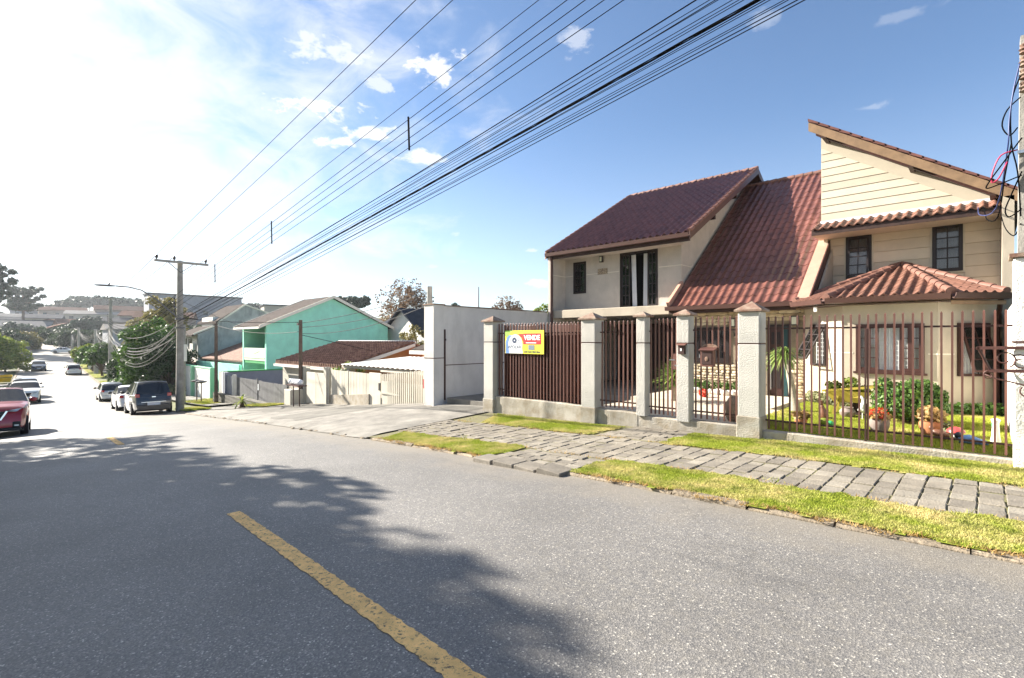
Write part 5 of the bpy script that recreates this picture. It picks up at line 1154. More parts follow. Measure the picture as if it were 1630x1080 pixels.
def hedge(name, label, cs, rs, n, size, m, seed):
    t = thing(name, label, 'plant', (cs[0][0], cs[0][1], .03)); leaves('foliage', m, cs, rs, n, size, t, seed, .3, org=(cs[0][0], cs[0][1], .03)); m_ = MB()
    for c in cs: m_.tube([(c[0], c[1], .0), (c[0], c[1], c[2])], .012, 4)
    m_.build('stems', 'bark', t); return t
hedge('border_plant', 'low leafy border under the right bay wall', [(-.55 + .14 * k, 14.25 + .13 * k, .14) for k in range(6)], [.15] * 6, 900, .06, 'leaf_green', 41)
hedge('border_plant', 'pale green border plants under the left bay wall', [(-3.3 + .16 * k, 14.75 - .13 * k, .16) for k in range(6)], [.17] * 6, 800, .06, 'leaf_pale', 42)
hedge('border_plant', 'small green plants below the stone wall window', [(-6.8 + .3 * k, 15.2, .25) for k in range(6)], [.16] * 6, 700, .06, 'leaf_green', 43)
hedge('border_plant', 'small red bromeliad at the stone edging', [(-5.75, 13.9, .12)], [.13], 90, .07, 'petal_red', 44)


def spiky(name, label, cat, base, trunk_h, lean, nleaf, ll, wid, m, droop, seed, heads=((0, 0, 0),), trunk_r=.07, tm='trunk_pale'):
    """rosette plant: trunk with strap leaves"""
    t = thing(name, label, cat, base); rr = random.Random(seed)
    top = Vector((lean[0], lean[1], trunk_h)); m_ = MB(); m_.tube([(0, 0, -.05), (0, 0, .05), top * .5 + Vector((.02, 0, 0)), top], [trunk_r * 1.9, trunk_r * 1.2, trunk_r * .75, trunk_r * .6], 8)
    for h_ in heads: m_.tube([top * .8, top + Vector(h_)], trunk_r * .5, 6)
    m_.build('trunk', tm, t, smooth=True, local=True)
    V, Fc = [], []
    for h_ in heads:
        c = top + Vector(h_)
        for k in range(nleaf):
            az = rr.uniform(0, 2 * math.pi); el = math.asin(rr.uniform(-.25, 1)); l = ll * rr.uniform(.65, 1.1); d = Vector((math.cos(az) * math.cos(el), math.sin(az) * math.cos(el), math.sin(el))); sd_ = Vector((-math.sin(az), math.cos(az), 0)) * wid / 2
            b0 = len(V); n = 5
            for j in range(n + 1):
                s_ = j / n; p = c + d * l * s_ - Vector((0, 0, droop * l * s_ * s_)); w_ = sd_ * (1 - s_ ** 2 * .95); V += [tuple(p - w_), tuple(p + w_)]
            Fc += [(b0 + 2 * j, b0 + 2 * j + 2, b0 + 2 * j + 3, b0 + 2 * j + 1) for j in range(n)]
    np_obj('leaves', V, Fc, m, t); return t
spiky('ponytail_palm', 'ponytail palm with a swollen pale trunk and drooping strap leaves', 'palm', (-3.12, 12.55, .03), 1.28, (-.22, .0), 150, .62, .03, 'leaf_yucca', .75, 3, trunk_r=.09)
spiky('yucca', 'spiky yucca behind the pedestrian gate', 'yucca', (-6.05, 12.6, .02), .75, (.05, 0), 120, .62, .045, 'leaf_yucca', .22, 4, heads=((0, 0, 0), (.1, .05, -.28), (-.1, 0, -.18)), trunk_r=.06)

# ------------------------------------------------------------------ neighbours down the street
def ray(u, v, d):
    """a point d metres deep along the line of sight through a photo pixel - used only to survey where far things stand"""
    a = (u - 815) / 800; n = math.hypot(.687, .727); s, c = .687 / n, .727 / n
    return Vector((d * (-s + c * a), d * (c + s * a), CAMZ + (540 - v) / 800 * d))


mat('cream_paint', (.54, .50, .42), .8, .08, 3, .1, 40, stain=.25); mat('white_paint', (.74, .72, .67), .75, .06, 3, .1, 40, stain=.2); mat('roof_rust', (.17, .075, .05), .9, .45, 5, .6, 14, col2=(.30, .17, .12)); mat('roof_white', (.76, .74, .70), .6, .05, 2, stain=.15); mat('orange_wall', (.52, .24, .10), .9, .1, 2, stain=.2)
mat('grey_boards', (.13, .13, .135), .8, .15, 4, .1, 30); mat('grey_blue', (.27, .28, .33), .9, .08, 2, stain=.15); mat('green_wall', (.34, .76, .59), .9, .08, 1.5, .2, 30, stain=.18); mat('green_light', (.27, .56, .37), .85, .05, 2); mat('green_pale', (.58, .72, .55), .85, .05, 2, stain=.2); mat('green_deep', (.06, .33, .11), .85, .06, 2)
mat('moss_grey', (.42, .415, .40), .95, .2, 1.2, .3, 20, stain=.85); mat('roof_grey', (.085, .072, .066), 1, .25, 3, .5, 20, spec=.05); mat('roof_slate', (.045, .05, .062), 1, .15, 3, .3, 20, spec=.05); mat('yellow_wall', (.62, .52, .24), .9, .08, 2); mat('wood_pole', (.14, .10, .075), .9, .25, 5, .3, 30)
lot = MB().box(-35.9, 10.2, -3.6, -12.8, 40, -1.75).build('neighbour_yard', 'concrete_dark'); structure(lot)

# white picket gate, solid panels and posts of the next lot
def yf(x): return float(yfence(x)) + .15
pk = thing('slatted_gate', 'off-white slatted gate of upright slats next to the tall driveway wall', 'gate', (-14.6, 9.9, -.8))
n = 25; me = None
for k in range(n):
    x = -13.05 - k * .128; zb = float(zfence(x)) - .0; m_ = MB(); m_.bbox(x - .034, yf(x) - .015, zb, x + .034, yf(x) + .015, .64 - .012 * k + .02 * (k % 2), .004); m_.build('slat', 'cream_paint', pk)
for z in (.45, -.35):
    m_ = MB(); m_.box(-16.15, yf(-14.6) + .02, z, -13.0, yf(-14.6) + .05, z + .06); m_.build('rail', 'cream_paint', pk)
m_ = MB(); m_.box(-16.15, yf(-14.6) + .055, -.9, -13.0, yf(-14.6) + .065, .12); m_.build('back_sheet', 'cream_paint', pk)
hd = thing('cream_door_panel', 'plain cream sheet door with an intercom beside the slatted gate', 'door', (-16.6, 9.95, -.95))
MB().bbox(-17.05, yf(-16.6) - .02, -.95, -16.25, yf(-16.6) + .03, .38, .006).build('leaf', 'cream_paint', hd); MB().box(-16.36, yf(-16.6) - .05, -.25, -16.26, yf(-16.6) - .021, .02).build('intercom', 'metal_dark', hd); MB().bbox(-16.2, yf(-16.6) - .08, -.95, -16.15, yf(-16.6) + .1, -.5, .01).build('sill_post', 'base_wall', hd)
wf = thing('panel_fence', 'cream corrugated panel fence on a low concrete wall', 'fence', (-19, 10, -1.1))
for k in range(26):
    x = -17.15 - k * .135; m_ = MB(); m_.box(x - .067, yf(x) - .012 + .012 * (k % 2), float(zfence(x)) + .38, x + .067, yf(x) + .02, .33); m_.build('sheet', 'cream_paint', wf)
m_ = MB(); i = m_.pts([q for x in np.arange(-17.0, -20.9, -.5) for q in ((x, yf(x) - .10, -2), (x, yf(x) - .10, float(zfence(x)) + .40), (x, yf(x) + .1, float(zfence(x)) + .40))]); 
for k in range(7): m_.f += [(i + 3 * k, i + 3 * k + 1, i + 3 * k + 4, i + 3 * k + 3), (i + 3 * k + 1, i + 3 * k + 2, i + 3 * k + 5, i + 3 * k + 4)]
m_.f.append((i, i + 2, i + 1)); m_.build('low_wall', 'base_wall', wf)
for x in (-18.9, -20.8): MB().box(x - .03, yf(x) - .035, float(zfence(x)), x + .03, yf(x) - .013, .36).build('post', 'cream_paint', wf)
g2 = thing('cream_gate', 'cream two-leaf sheet gate behind the stilted bin', 'gate', (-22.2, 10.2, -1.3))
for (xa, xb) in ((-23.15, -22.2), (-22.18, -21.2)): MB().bbox(xa, yf(-22) - .02, -1.32, xb, yf(-22) + .02, .12, .006).build('leaf', 'cream_paint', g2)
m_ = MB(); m_.box(-23.2, yf(-22) - .03, .3, -21.1, yf(-22) + .03, .36); m_.build('lintel', 'cream_paint', g2)
MB().bbox(-21.15, yf(-21) - .1, -1.3, -20.9, yf(-21) + .12, .42, .01).build('gate_post', 'cream_paint', g2)
cp = thing('corner_pillar', 'cream masonry pillar with a flower trough at the lot corner', 'pillar', (-23.6, 10.1, -1.4)); MB().bbox(-23.85, yf(-23.6) - .12, -1.6, -23.45, yf(-23.6) + .2, .36, .01).build('shaft', 'cream_paint', cp); MB().bbox(-24.15, yf(-23.6) - .75, -1.7, -23.45, yf(-23.6) - .121, -.72, .02).build('trough', 'cream_paint', cp)
wp = thing('wooden_post', 'dark wooden service post standing behind the cream corner pillar', 'post', (-23.7, 10.3, -1.5)); m_ = MB(); m_.tube([(-23.62, 10.42, -1.5), (-23.62, 10.42, 2.55)], [.10, .085], 8); m_.build('shaft', 'wood_pole', wp, smooth=40); MB().box(-23.9, 10.36, 2.3, -23.72, 10.46, 2.42).build('insulator_bracket', 'metal_dark', wp)
pz = ray(344, 590, 31); wp2 = thing('wooden_post', 'slim dark service post in front of the green house', 'post', (pz.x, pz.y, -2.5)); m_ = MB(); m_.tube([(pz.x, pz.y, -2.5), (pz.x, pz.y, 2.6)], [.11, .09], 8); m_.build('shaft', 'wood_pole', wp2, smooth=40)
bs = thing('stilt_bin', 'wire litter basket on two thin stilts with white bags', 'litter basket', (-21.6, 9.2, -1.3))
for x in (-21.9, -21.3): m_ = MB(); m_.tube([(x, 9.35, -1.5), (x, 9.35, -.35)], .022, 6); m_.build('leg', 'rail_brown', bs)
m_ = MB(); m_.box(-22.2, 9.15, -.36, -21.0, 9.55, -.32); m_.build('tray', 'iron_brown', bs); mat('plastic_white', (.75, .76, .78), .3, .05, 6)
rr = random.Random(2)
for k in range(5): m_ = MB(); m_.blob((-22.05 + k * .2, 9.35, -.2), (.16, .14, .13), 9, 6, .15, rr); m_.build('bag', 'plastic_white', bs, smooth=True)
mb = MB().box(-13.3, yf(-13.3) - .12, .05, -13.12, yf(-13.3) - .02, .35).build('wall_letterbox', 'ceramic_red'); tag(mb, 'small red letterbox on the slatted gate', 'letterbox')
cpt = thing('carport', 'white corrugated carport roof on a cream post', 'carport', (-17, 12, -1.7))
m_ = MB(); n = 60
i = m_.pts([(-20.2 + 6.6 * k / n, y, z + .025 * math.sin(k * 2.1)) for k in range(n + 1) for (y, z) in ((10.6, .56), (14.2, .80))])
for k in range(n): m_.f.append((i + 2 * k, i + 2 * k + 2, i + 2 * k + 3, i + 2 * k + 1))
m_.build('roof_sheet', 'roof_white', cpt, smooth=True)
for x in (-20.0, -14.0): MB().bbox(x, 10.8, -1.75, x + .28, 11.08, .52, .01).build('post', 'cream_paint', cpt)
MB().box(-20.2, 10.7, .42, -13.6, 10.76, .52).build('beam', 'cream_paint', cpt)


def gable_house(name, label, x0, x1, y0, y1, zg, ze, zr, wm, rm, over=.35, axis='X', loc=None, th=.12, gm=None):
    """ridge along X (gable walls face +-X) or along Y"""
    t = thing(name, label, 'house', ((x0 + x1) / 2, (y0 + y1) / 2, zg))
    m_ = MB(); m_.M = Matrix.Identity(4)
    if axis == 'X':
        ym = (y0 + y1) / 2; prof = [(y0, zg), (y1, zg), (y1, ze), (ym, zr), (y0, ze)]; m_.prism([(x0, a, b) for a, b in prof], (x1 - x0, 0, 0)); m_.build('walls', wm, t)
        k = (zr - ze) / (ym - y0)
        m_ = MB(); m_.prism([(x0 - over, y0 - over, ze - over * k), (x0 - over, ym, zr), (x0 - over, y1 + over, ze - over * k), (x0 - over, y1 + over, ze - over * k + th), (x0 - over, ym, zr + th), (x0 - over, y0 - over, ze - over * k + th)], (x1 - x0 + 2 * over, 0, 0))
    else:
        xm = (x0 + x1) / 2; prof = [(x0, zg), (x1, zg), (x1, ze), (xm, zr), (x0, ze)]; m_.prism([(a, y0, b) for a, b in prof], (0, y1 - y0, 0)); m_.build('walls', wm, t)
        k = (zr - ze) / (xm - x0)
        m_ = MB(); m_.prism([(x0 - over, y0 - over, ze - over * k), (xm, y0 - over, zr), (x1 + over, y0 - over, ze - over * k), (x1 + over, y0 - over, ze - over * k + th), (xm, y0 - over, zr + th), (x0 - over, y0 - over, ze - over * k + th)], (0, y1 - y0 + 2 * over, 0))
    m_.build('roof', rm, t); return t


def flat_window(parent, O, a, W, H, bars_=1):
    M = plane_M(O, a); m_ = MB(); m_.M = M
    m_.box(0, 0, .005, .06, H, .05); m_.box(W - .06, 0, .005, W, H, .05); m_.box(.06, 0, .006, W - .06, .06, .049); m_.box(.06, H - .06, .006, W - .06, H, .049)
    for k in range(bars_): m_.box(W * (k + 1) / (bars_ + 1) - .025, .06, .007, W * (k + 1) / (bars_ + 1) + .025, H - .06, .048)
    f = m_.build('window', 'frame_dark', parent); p = MB(); p.M = M; p.box(.03, .03, .008, W - .03, H - .03, .02); p.build('pane', 'far_glass', f); return f
mat('far_glass', (.035, .04, .05), .1, .1, 3, spec=.8)
rh = gable_house('neighbour_house', 'low house with a weathered rust-brown tile roof behind the cream fence', -29.3, -21.9, 11.9, 19.1, -1.75, .32, 1.32, 'cream_paint', 'roof_rust', .3); MB().prism([(-21.9, 12.0, -1.7), (-21.9, 19.0, -1.7), (-21.9, 19.0, .3), (-21.9, 15.5, 1.25), (-21.9, 12.0, .3)], (.03, 0, 0)).build('gable_panel', 'orange_wall', rh)
# courses of roof tiles on its front slope
m_ = MB(); rr = random.Random(6)
for r_ in range(14):
    for c in range(34):
        x = -29.5 + c * .235 + rr.uniform(-.01, .01); t0 = r_ / 14; y = 11.6 + 3.9 * t0; z = .25 + 1.1 * t0 + .12; m_.tube([(x + .1, y - .03, z + .035), (x + .1, y + .29, z + .02 + .08)], [.09, .07], 5, cap=True)
o = m_.build('roof_tiles', 'roof_rust', rh, smooth=50); o['kind'] = 'stuff'
m_ = MB(); m_.tube([(-29.6, 15.5, 1.47), (-21.6, 15.5, 1.47)], .1, 8); m_.build('ridge_cap', 'roof_white', rh, smooth=True); m_ = MB(); m_.prism([(-21.59, 11.55, .18), (-21.59, 15.5, 1.26), (-21.59, 15.5, 1.42), (-21.59, 11.55, .34)], (.05, 0, 0)); m_.build('verge_board', 'roof_white', rh); MB().box(-29.6, 11.5, .12, -21.6, 11.56, .26).build('gutter', 'roof_white', rh)
side = gable_house('side_house', 'small grey-roofed annex with pale eaves behind the carport', -20.5, -13.5, 15.2, 20, -1.75, 1.15, 1.9, 'orange_wall', 'roof_grey', .4); MB().box(-20.95, 14.7, .9, -13.1, 14.78, 1.08).build('gutter', 'roof_white', side)

# grey boarded gate lot
gg = thing('grey_board_gate', 'long dark grey gate of upright boards below the green house', 'gate', (-29.4, 10.5, -1.75))
n = 44; rr = random.Random(1)
for k in range(n):
    x = -25.75 - k * 7.2 / n; m_ = MB(); m_.box(x - .155 * .5, 10.62, -1.78 - .03 * rr.random(), x + .155 * .5, 10.64 + .012 * (k % 2), -.66 - .03 * (k < 20) + .02 * rr.random()); m_.build('board', 'grey_boards', gg)
for z in (-1.5, -.85): MB().box(-33, 10.66, z, -25.7, 10.7, z + .06).build('rail', 'grey_boards', gg)
MB().box(-29.55, 10.6, -1.2, -29.35, 10.618, -.85).build('notice', 'sign_white', gg); MB().box(-29.6, 10.59, -1.78, -29.5, 10.619, -.55).build('post', 'grey_boards', gg)
dp = thing('grey_side_gate', 'dark grey narrow gate framed by white posts beside the boarded gate', 'gate', (-33.8, 10.6, -2.0)); MB().bbox(-33.3, 10.5, -2.1, -33.12, 10.7, -.52, .01).build('post', 'white_paint', dp); MB().box(-34.5, 10.58, -2.0, -33.31, 10.62, -.62).build('leaf', 'grey_blue', dp); MB().bbox(-34.9, 10.5, -2.2, -34.51, 10.75, -.45, .01).build('post', 'grey_blue', dp); MB().bbox(-35.1, 10.48, -2.2, -34.91, 10.76, -.42, .01).build('post', 'white_paint', dp); MB().box(-36.6, 10.75, -2.2, -35.12, 10.8, -.48).build('green_leaf', 'moss_grey', dp)
lw2 = thing('lot_wall', 'grey-blue wall with a green coping running back beside the boarded gate', 'wall', (-36.2, 14, -2)); MB().box(-36.3, 10.85, -2.3, -36.1, 22, -.52).build('panel', 'grey_blue', lw2); MB().box(-36.36, 10.82, -.518, -36.04, 22, -.44).build('coping', 'green_deep', lw2)
structure(MB().box(-36.0, 10.75, -3, -24.4, 30, -1.8).build('paved_yard', 'concrete_dark'))
spiky('young_palm', 'small palm with arching yellowing fronds on the grass bed', 'palm', (-26.8, 8.9, float(zside(-26.8, 8.9))), .35, (0, 0), 22, .95, .10, 'leaf_yellowgreen', .5, 8, trunk_r=.12, tm='bark')

# green house
gh = thing('green_house', 'mint green two-storey house with a pale balcony under a grey gable roof', 'house', (-38.2, 18.5, -2.4))
m_ = MB(); m_.prism([(-36.25, 13.6, -2.4), (-36.25, 23.3, -2.4), (-36.25, 23.3, 2.62), (-36.25, 18.45, 4.72), (-36.25, 13.6, 2.62)], (-.25, 0, 0)); m_.build('gable_wall', 'green_wall', gh)
m_ = MB(); m_.prism([(-40.6, 13.6, -2.4), (-40.6, 23.3, -2.4), (-40.6, 23.3, 2.62), (-40.6, 18.45, 4.72), (-40.6, 13.6, 2.62)], (-.2, 0, 0)); m_.build('gable_wall', 'green_wall', gh)
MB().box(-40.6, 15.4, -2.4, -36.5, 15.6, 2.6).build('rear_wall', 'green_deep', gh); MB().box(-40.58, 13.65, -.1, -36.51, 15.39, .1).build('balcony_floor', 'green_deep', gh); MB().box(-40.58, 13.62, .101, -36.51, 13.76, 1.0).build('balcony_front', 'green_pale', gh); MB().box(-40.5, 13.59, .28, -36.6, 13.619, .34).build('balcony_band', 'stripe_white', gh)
m_ = MB(); m_.bar((-39.6, 13.61, .8), (-38.6, 13.61, .6), .02, .04); m_.bar((-38.6, 13.61, .6), (-37.6, 13.61, .8), .02, .04); m_.build('balcony_motif', 'stripe_white', gh)
MB().box(-40.6, 22.9, -2.4, -36.5, 23.1, 2.6).build('rear_wall', 'green_wall', gh)
m_ = MB(); m_.prism([(-41.0, 13.1, 2.45), (-41.0, 18.45, 4.77), (-41.0, 23.7, 2.5), (-41.0, 23.7, 2.62), (-41.0, 18.45, 4.92), (-41.0, 13.1, 2.58)], (4.95, 0, 0)); m_.build('roof', 'roof_grey', gh)
for xx in (-36.05, -41.05): m_ = MB(); m_.prism([(xx, 13.05, 2.38), (xx, 18.45, 4.74), (xx, 23.75, 2.42), (xx, 23.75, 2.64), (xx, 18.45, 4.96), (xx, 13.05, 2.6)], (.06, 0, 0)); m_.build('verge_board', 'stripe_white', gh)
MB().box(-41.0, 13.0, 2.36, -36.0, 13.1, 2.5).build('gutter', 'white_paint', gh); flat_window(gh, (-37.6, 15.39, .55), EX, .9, 1.35)
gw_ = thing('green_garden_wall', 'pale wall with green piers in front of the green house', 'wall', (-46, 12, -2.9))
m_ = MB(); m_.prism([(-42.4, 11.9, -3.4), (-52, 12.2, -3.6), (-52, 12.2, -.62), (-42.4, 11.9, -.62)], (0, .2, 0)); m_.build('panel', 'white_paint', gw_)
for x in (-42.3, -47.2): MB().bbox(x - .12, 11.8, -3.3, x + .12, 12.25, -.52, .01).build('pier', 'green_light', gw_)
m_ = MB(); m_.prism([(-42.2, 11.85, -.615), (-52.1, 12.15, -.615), (-52.1, 12.15, -.54), (-42.2, 11.85, -.54)], (0, .3, 0)); m_.build('coping', 'green_light', gw_)
m_ = MB(); m_.box(-52, 13.4, -3.2, -41.0, 13.6, -.30); o = m_.build('green_back_wall', 'green_wall'); tag(o, 'long low green wall left of the green house', 'wall')
for k, x in enumerate((-37.6, -38.6)):
    t = thing('lantern_post', 'thin post with a dark twin-dish feeder, ' + ('left' if k else 'right') + ' one before the pale green wall', 'post', (x, 10.0, -2.6)); m_ = MB(); m_.tube([(x, 10.0, -2.7), (x, 10.0, -1.25)], .035, 6); m_.build('pole', 'rail_brown', t); m_ = MB(); m_.lathe([(.05, 0), (.32, .06), (.34, .12), (.1, .2)], (x, 10.0, -1.27), 10); m_.build('dish', 'metal_dark', t)
# mossy grey house
mh = thing('mossy_house', 'grey house with a mould-stained blank gable and dark roof', 'house', (-58.5, 18, -3.2))
m_ = MB(); m_.prism([(-56, 14.6, -3.3), (-56, 25, -3.3), (-56, 25, 3.2), (-56, 18.9, 5.1), (-56, 16.4, 3.35), (-56, 16.4, 2.95), (-56, 14.6, 2.1)], (-.3, 0, 0)); m_.build('gable_wall', 'moss_grey', mh)
MB().box(-62, 14.7, -3.3, -56.31, 24.5, 2.2).build('walls', 'white_paint', mh)
m_ = MB(); m_.prism([(-62.4, 16.2, 3.2), (-62.4, 18.9, 5.1), (-62.4, 25.3, 3.0), (-62.4, 25.3, 3.2), (-62.4, 18.9, 5.3), (-62.4, 16.2, 3.4)], (6.35, 0, 0)); m_.build('roof', 'roof_grey', mh); m_ = MB(); m_.prism([(-62.4, 14.1, 1.9), (-62.4, 16.6, 2.95), (-62.4, 16.6, 3.1), (-62.4, 14.1, 2.05)], (6.3, 0, 0)); m_.build('lower_roof', 'roof_grey', mh)
m_ = MB(); m_.bar((-55.97, 14.2, 2.1), (-55.97, 16.4, 3.1), .1, .14); m_.bar((-55.97, 16.4, 3.35), (-55.97, 18.9, 5.2), .1, .14); m_.bar((-55.97, 18.9, 5.2), (-55.97, 25.2, 3.15), .1, .14); m_.build('verge_board', 'stripe_white', mh)
flat_window(mh, (-59.5, 14.69, .6), EX, 1.2, 1.1); flat_window(mh, (-61.4, 14.69, .6), EX, 1.2, 1.1); MB().box(-58.0, 14.4, .5, -57.0, 14.68, 1.2).build('air_conditioner', 'white_paint', mh); MB().box(-62, 14.3, -1.0, -56.3, 14.69, -.6).build('canopy', 'roof_rust', mh)
MB().box(-61, 16.3, 3.0, -57.5, 17.6, 3.9).build('dormer', 'white_paint', mh)
o = gable_house('back_house', 'low house with a red-brown roof between the mossy house and the green house', -55.5, -42, 15.2, 24, -3.2, -.1, 1.6, 'white_paint', 'roof_rust', .4)
# houses glimpsed between the green gable and the driveway wall
c = ray(648, 530, 42); o = gable_house('gabled_house', 'white gabled house with a dark slate roof behind the rust-brown roof', c.x - 3, c.x + 3.2, c.y - .5, c.y + 8, -2, 1.9, 4.1, 'white_paint', 'roof_slate', .4, 'Y'); flat_window(o, (c.x + .9, c.y - .52, .6), EX, .9, 1.0)
c = ray(632, 525, 52); gable_house('slate_house', 'yellow house with a broad dark slate roof right of the green gable', c.x - 6, c.x + 5, c.y, c.y + 8, -2, 2.0, 4.4, 'yellow_wall', 'roof_slate', .4)

# ------------------------------------------------------------------ utility poles and wires
mat('insulator', (.04, .03, .03), .3, .1, 6); mat('lamp_grey', (.14, .14, .15), .5, .05, 6)
def utility_pole(label, x, y, zb, zt, arm=True, r=.17, lamp=False, lean=(0, 0), detail=True):
    t = thing('utility_pole', label, 'utility pole', (x, y, zb), group='concrete utility poles along the street')
    m_ = MB(); m_.tube([(x, y, zb - .2), (x + lean[0], y + lean[1], zt)], [r * 1.15, r * .72], 10); m_.build('shaft', 'pole_concrete', t, smooth=40)
    xt, yt = x + lean[0], y + lean[1]
    if arm:
        MB().bbox(xt + .14, yt - 1.15, zt - .16, xt + .25, yt + 1.25, zt - .05, .01).build('crossarm', 'pole_concrete', t)
        for q in (-1.05, -.30, 1.12): m_ = MB(); m_.lathe([(.025, 0), (.03, .06), (.07, .08), (.06, .14), (.075, .17), (.03, .24)], (xt + .2, yt + q, zt - .05), 9); m_.build('insulator', 'insulator', t, smooth=40)
        if detail:
            for q in (-.55, .55): MB().bar((xt + .2, yt + q, zt - .16), (xt + .15, yt, zt - .62), .03, .03).build('brace', 'lamp_grey', t)
    if detail:
        for k in range(4): m_ = MB(); m_.lathe([(.02, 0), (.05, .02), (.05, .08), (.02, .1)], (xt - .05, yt - .24, zt - 2.0 - k * .22), 8); m_.build('insulator', 'insulator', t, smooth=40)
        MB().bar((xt - .05, yt - .24, zt - 2.75), (xt - .05, yt - .24, zt - 1.75), .03, .03).build('rack', 'lamp_grey', t)
        m_ = MB(); m_.tube([(xt, yt, zt - 3.05), (xt, yt, zt - 2.95)], r * 1.25, 10); m_.tube([(xt, yt, zt - 3.5), (xt, yt, zt - 3.42)], r * 1.3, 10); m_.build('clamp', 'lamp_grey', t)
    if lamp:
        m_ = MB(); P = [(xt, yt - .15, zt - 2.9), (xt - .1, yt - 1.0, zt - 2.05), (xt - .15, yt - 1.6, zt - 1.62), (xt - .2, yt - 2.1, zt - 1.5), (xt - .25, yt - 2.6, zt - 1.48)]; m_.tube(P, [.035, .03, .028, .028, .03], 8); m_.build('lamp_arm', 'lamp_grey', t, smooth=40)
        m_ = MB(); m_.blob((xt - .3, yt - 3.0, zt - 1.48), (.11, .45, .05), 10, 6); m_.build('lamp_head', 'lamp_grey', t, smooth=True); m_ = MB(); m_.lathe([(.03, 0), (.04, .08), (.02, .1)], (xt - .3, yt - 2.85, zt - 1.44), 8); m_.build('photocell', 'insulator', t)
    return t
PA = ray(286.5, 652, 26.0); PA.z = float(zside(PA.x, PA.y)); ZT = PA.z + 7.75
utility_pole('near concrete utility pole with a crossarm and a street lamp', PA.x, PA.y, PA.z, ZT, lamp=True)
PB = ray(176, 607, 57); PB.z = float(zside(PB.x, PB.y)); ZB_ = ray(176, 474, 57).z
utility_pole('second utility pole with a crossarm beyond the parked silver car', PB.x, PB.y, PB.z, ZB_, r=.2)
farp_ = [(153, 590, 72, 524, (-.5, 0), 'leaning stub pole wrapped in sagging cables'), (125, 579, 92, 522, (.3, 0), 'third utility pole beside the distant white hatchback'), (115, 572, 116, 533, (0, 0), 'farthest utility pole at the bend of the road')]
PF = []
for (u, v, d, vt, ln, lb) in farp_:
    p = ray(u, v, d); z = float(zside(p.x, p.y)); utility_pole(lb, p.x, p.y, z - .3, ray(u, vt, d).z, arm=False, r=.24, lean=ln, detail=False); PF.append((p.x, p.y, ray(u, vt, d).z))
# thin brown poles of the house connections
q = ray(292, 545, 33); t = thing('service_post', 'pale slim concrete post just right of the near utility pole', 'post', (q.x, q.y, -2.5)); m_ = MB(); m_.tube([(q.x, q.y, -2.6), (q.x, q.y, 2.6)], .13, 8); m_.build('shaft', 'pole_concrete', t, smooth=40); MB().box(q.x + .15, q.y - .2, .2, q.x + .4, q.y + .1, 1.3).build('meter_box', 'white_paint', t)
q = ray(684, 480, 22); t = thing('service_post', 'stub concrete post with insulators rising behind the driveway wall', 'post', (q.x, q.y, -1.5)); m_ = MB(); m_.tube([(q.x, q.y, -1.7), (q.x, q.y, 3.95)], .115, 8); m_.build('shaft', 'pole_concrete', t, smooth=40); PS = (q.x, q.y, 3.7)
for k in range(3): m_ = MB(); m_.lathe([(.02, 0), (.05, .03), (.02, .06)], (q.x + .25, q.y, 3.1 + k * .16), 8); m_.build('insulator', 'insulator', t)
q = ray(762, 480, 60); t = MB().tube([(q.x, q.y, -2), (q.x, q.y, ray(762, 457, 60).z)], [.12, .05], 6).build('antenna_mast', 'rail_brown'); tag(t, 'thin mast above the driveway wall', 'mast')

WIRES = {'n': 0}
def cable(name, label, P, r, sag=0.0, m='cable_black', group=None, n=24, parent=None):
    S = []
    for j in range(len(P) - 1):
        a, b = Vector(P[j]), Vector(P[j + 1])
        for k in range(n + (j == len(P) - 2)):
            t = k / n; p = a.lerp(b, t); p.z -= sag * 4 * t * (1 - t) * (b - a).length / 40; S.append(p)
    mb = MB(); mb.tube(S, r, 5); o = mb.build(name, m, parent, smooth=True)
    if parent is None: tag(o, label, 'cable', group)
    return o
def through(A, u, v, y, x_end=10.0):
    """extend the line from A through a surveyed point of the span to the next pole behind the viewer"""
    a = (u - 815) / 800; n = math.hypot(.687, .727); s, c = .687 / n, .727 / n; d = y / (c + s * a); T = ray(u, v, d)
    A = Vector(A); k = (x_end - A.x) / (T.x - A.x); return A + (T - A) * k
xt, yt = PA.x, PA.y
lab = ['leftmost of the three top power lines running over the road', 'middle one of the three top power lines', 'rightmost of the three top power lines']
for k, (q, u) in enumerate(((-1.05, 662), (-.30, 721), (1.12, 858))):
    A = (xt + .2, yt + q, ZT + .18); B = through(A, u, 0, yt + q - 1.0); cable('power_line', lab[k], [A, B], .0065, .0, group='three top power lines')
    cable('power_line', 'top power line from the near pole to the second pole, ' + ('left', 'middle', 'right')[k] + ' one', [A, (PB.x + .2, PB.y + q, ZB_ + .18)], .011, .5, group='three top power lines')
us = (903, 932, 962, 993); lab = ['uppermost', 'second', 'third', 'lowest']
sec = []
for k, u in enumerate(us):
    A = (xt - .05, yt - .3, ZT - 1.9 - k * .22); B = through(A, u, 0, yt - 1.05); o = cable('power_line', lab[k] + ' of the four stacked wires joined by vertical spacers', [A, B], .0065, .0, group='four stacked wires'); sec.append((Vector(A), B))
    cable('power_line', lab[k] + ' of the stacked wires between the near pole and the second pole', [A, (PB.x, PB.y - .3, ZB_ - 2.2 - k * .25)], .016, 1.0, group='four stacked wires')
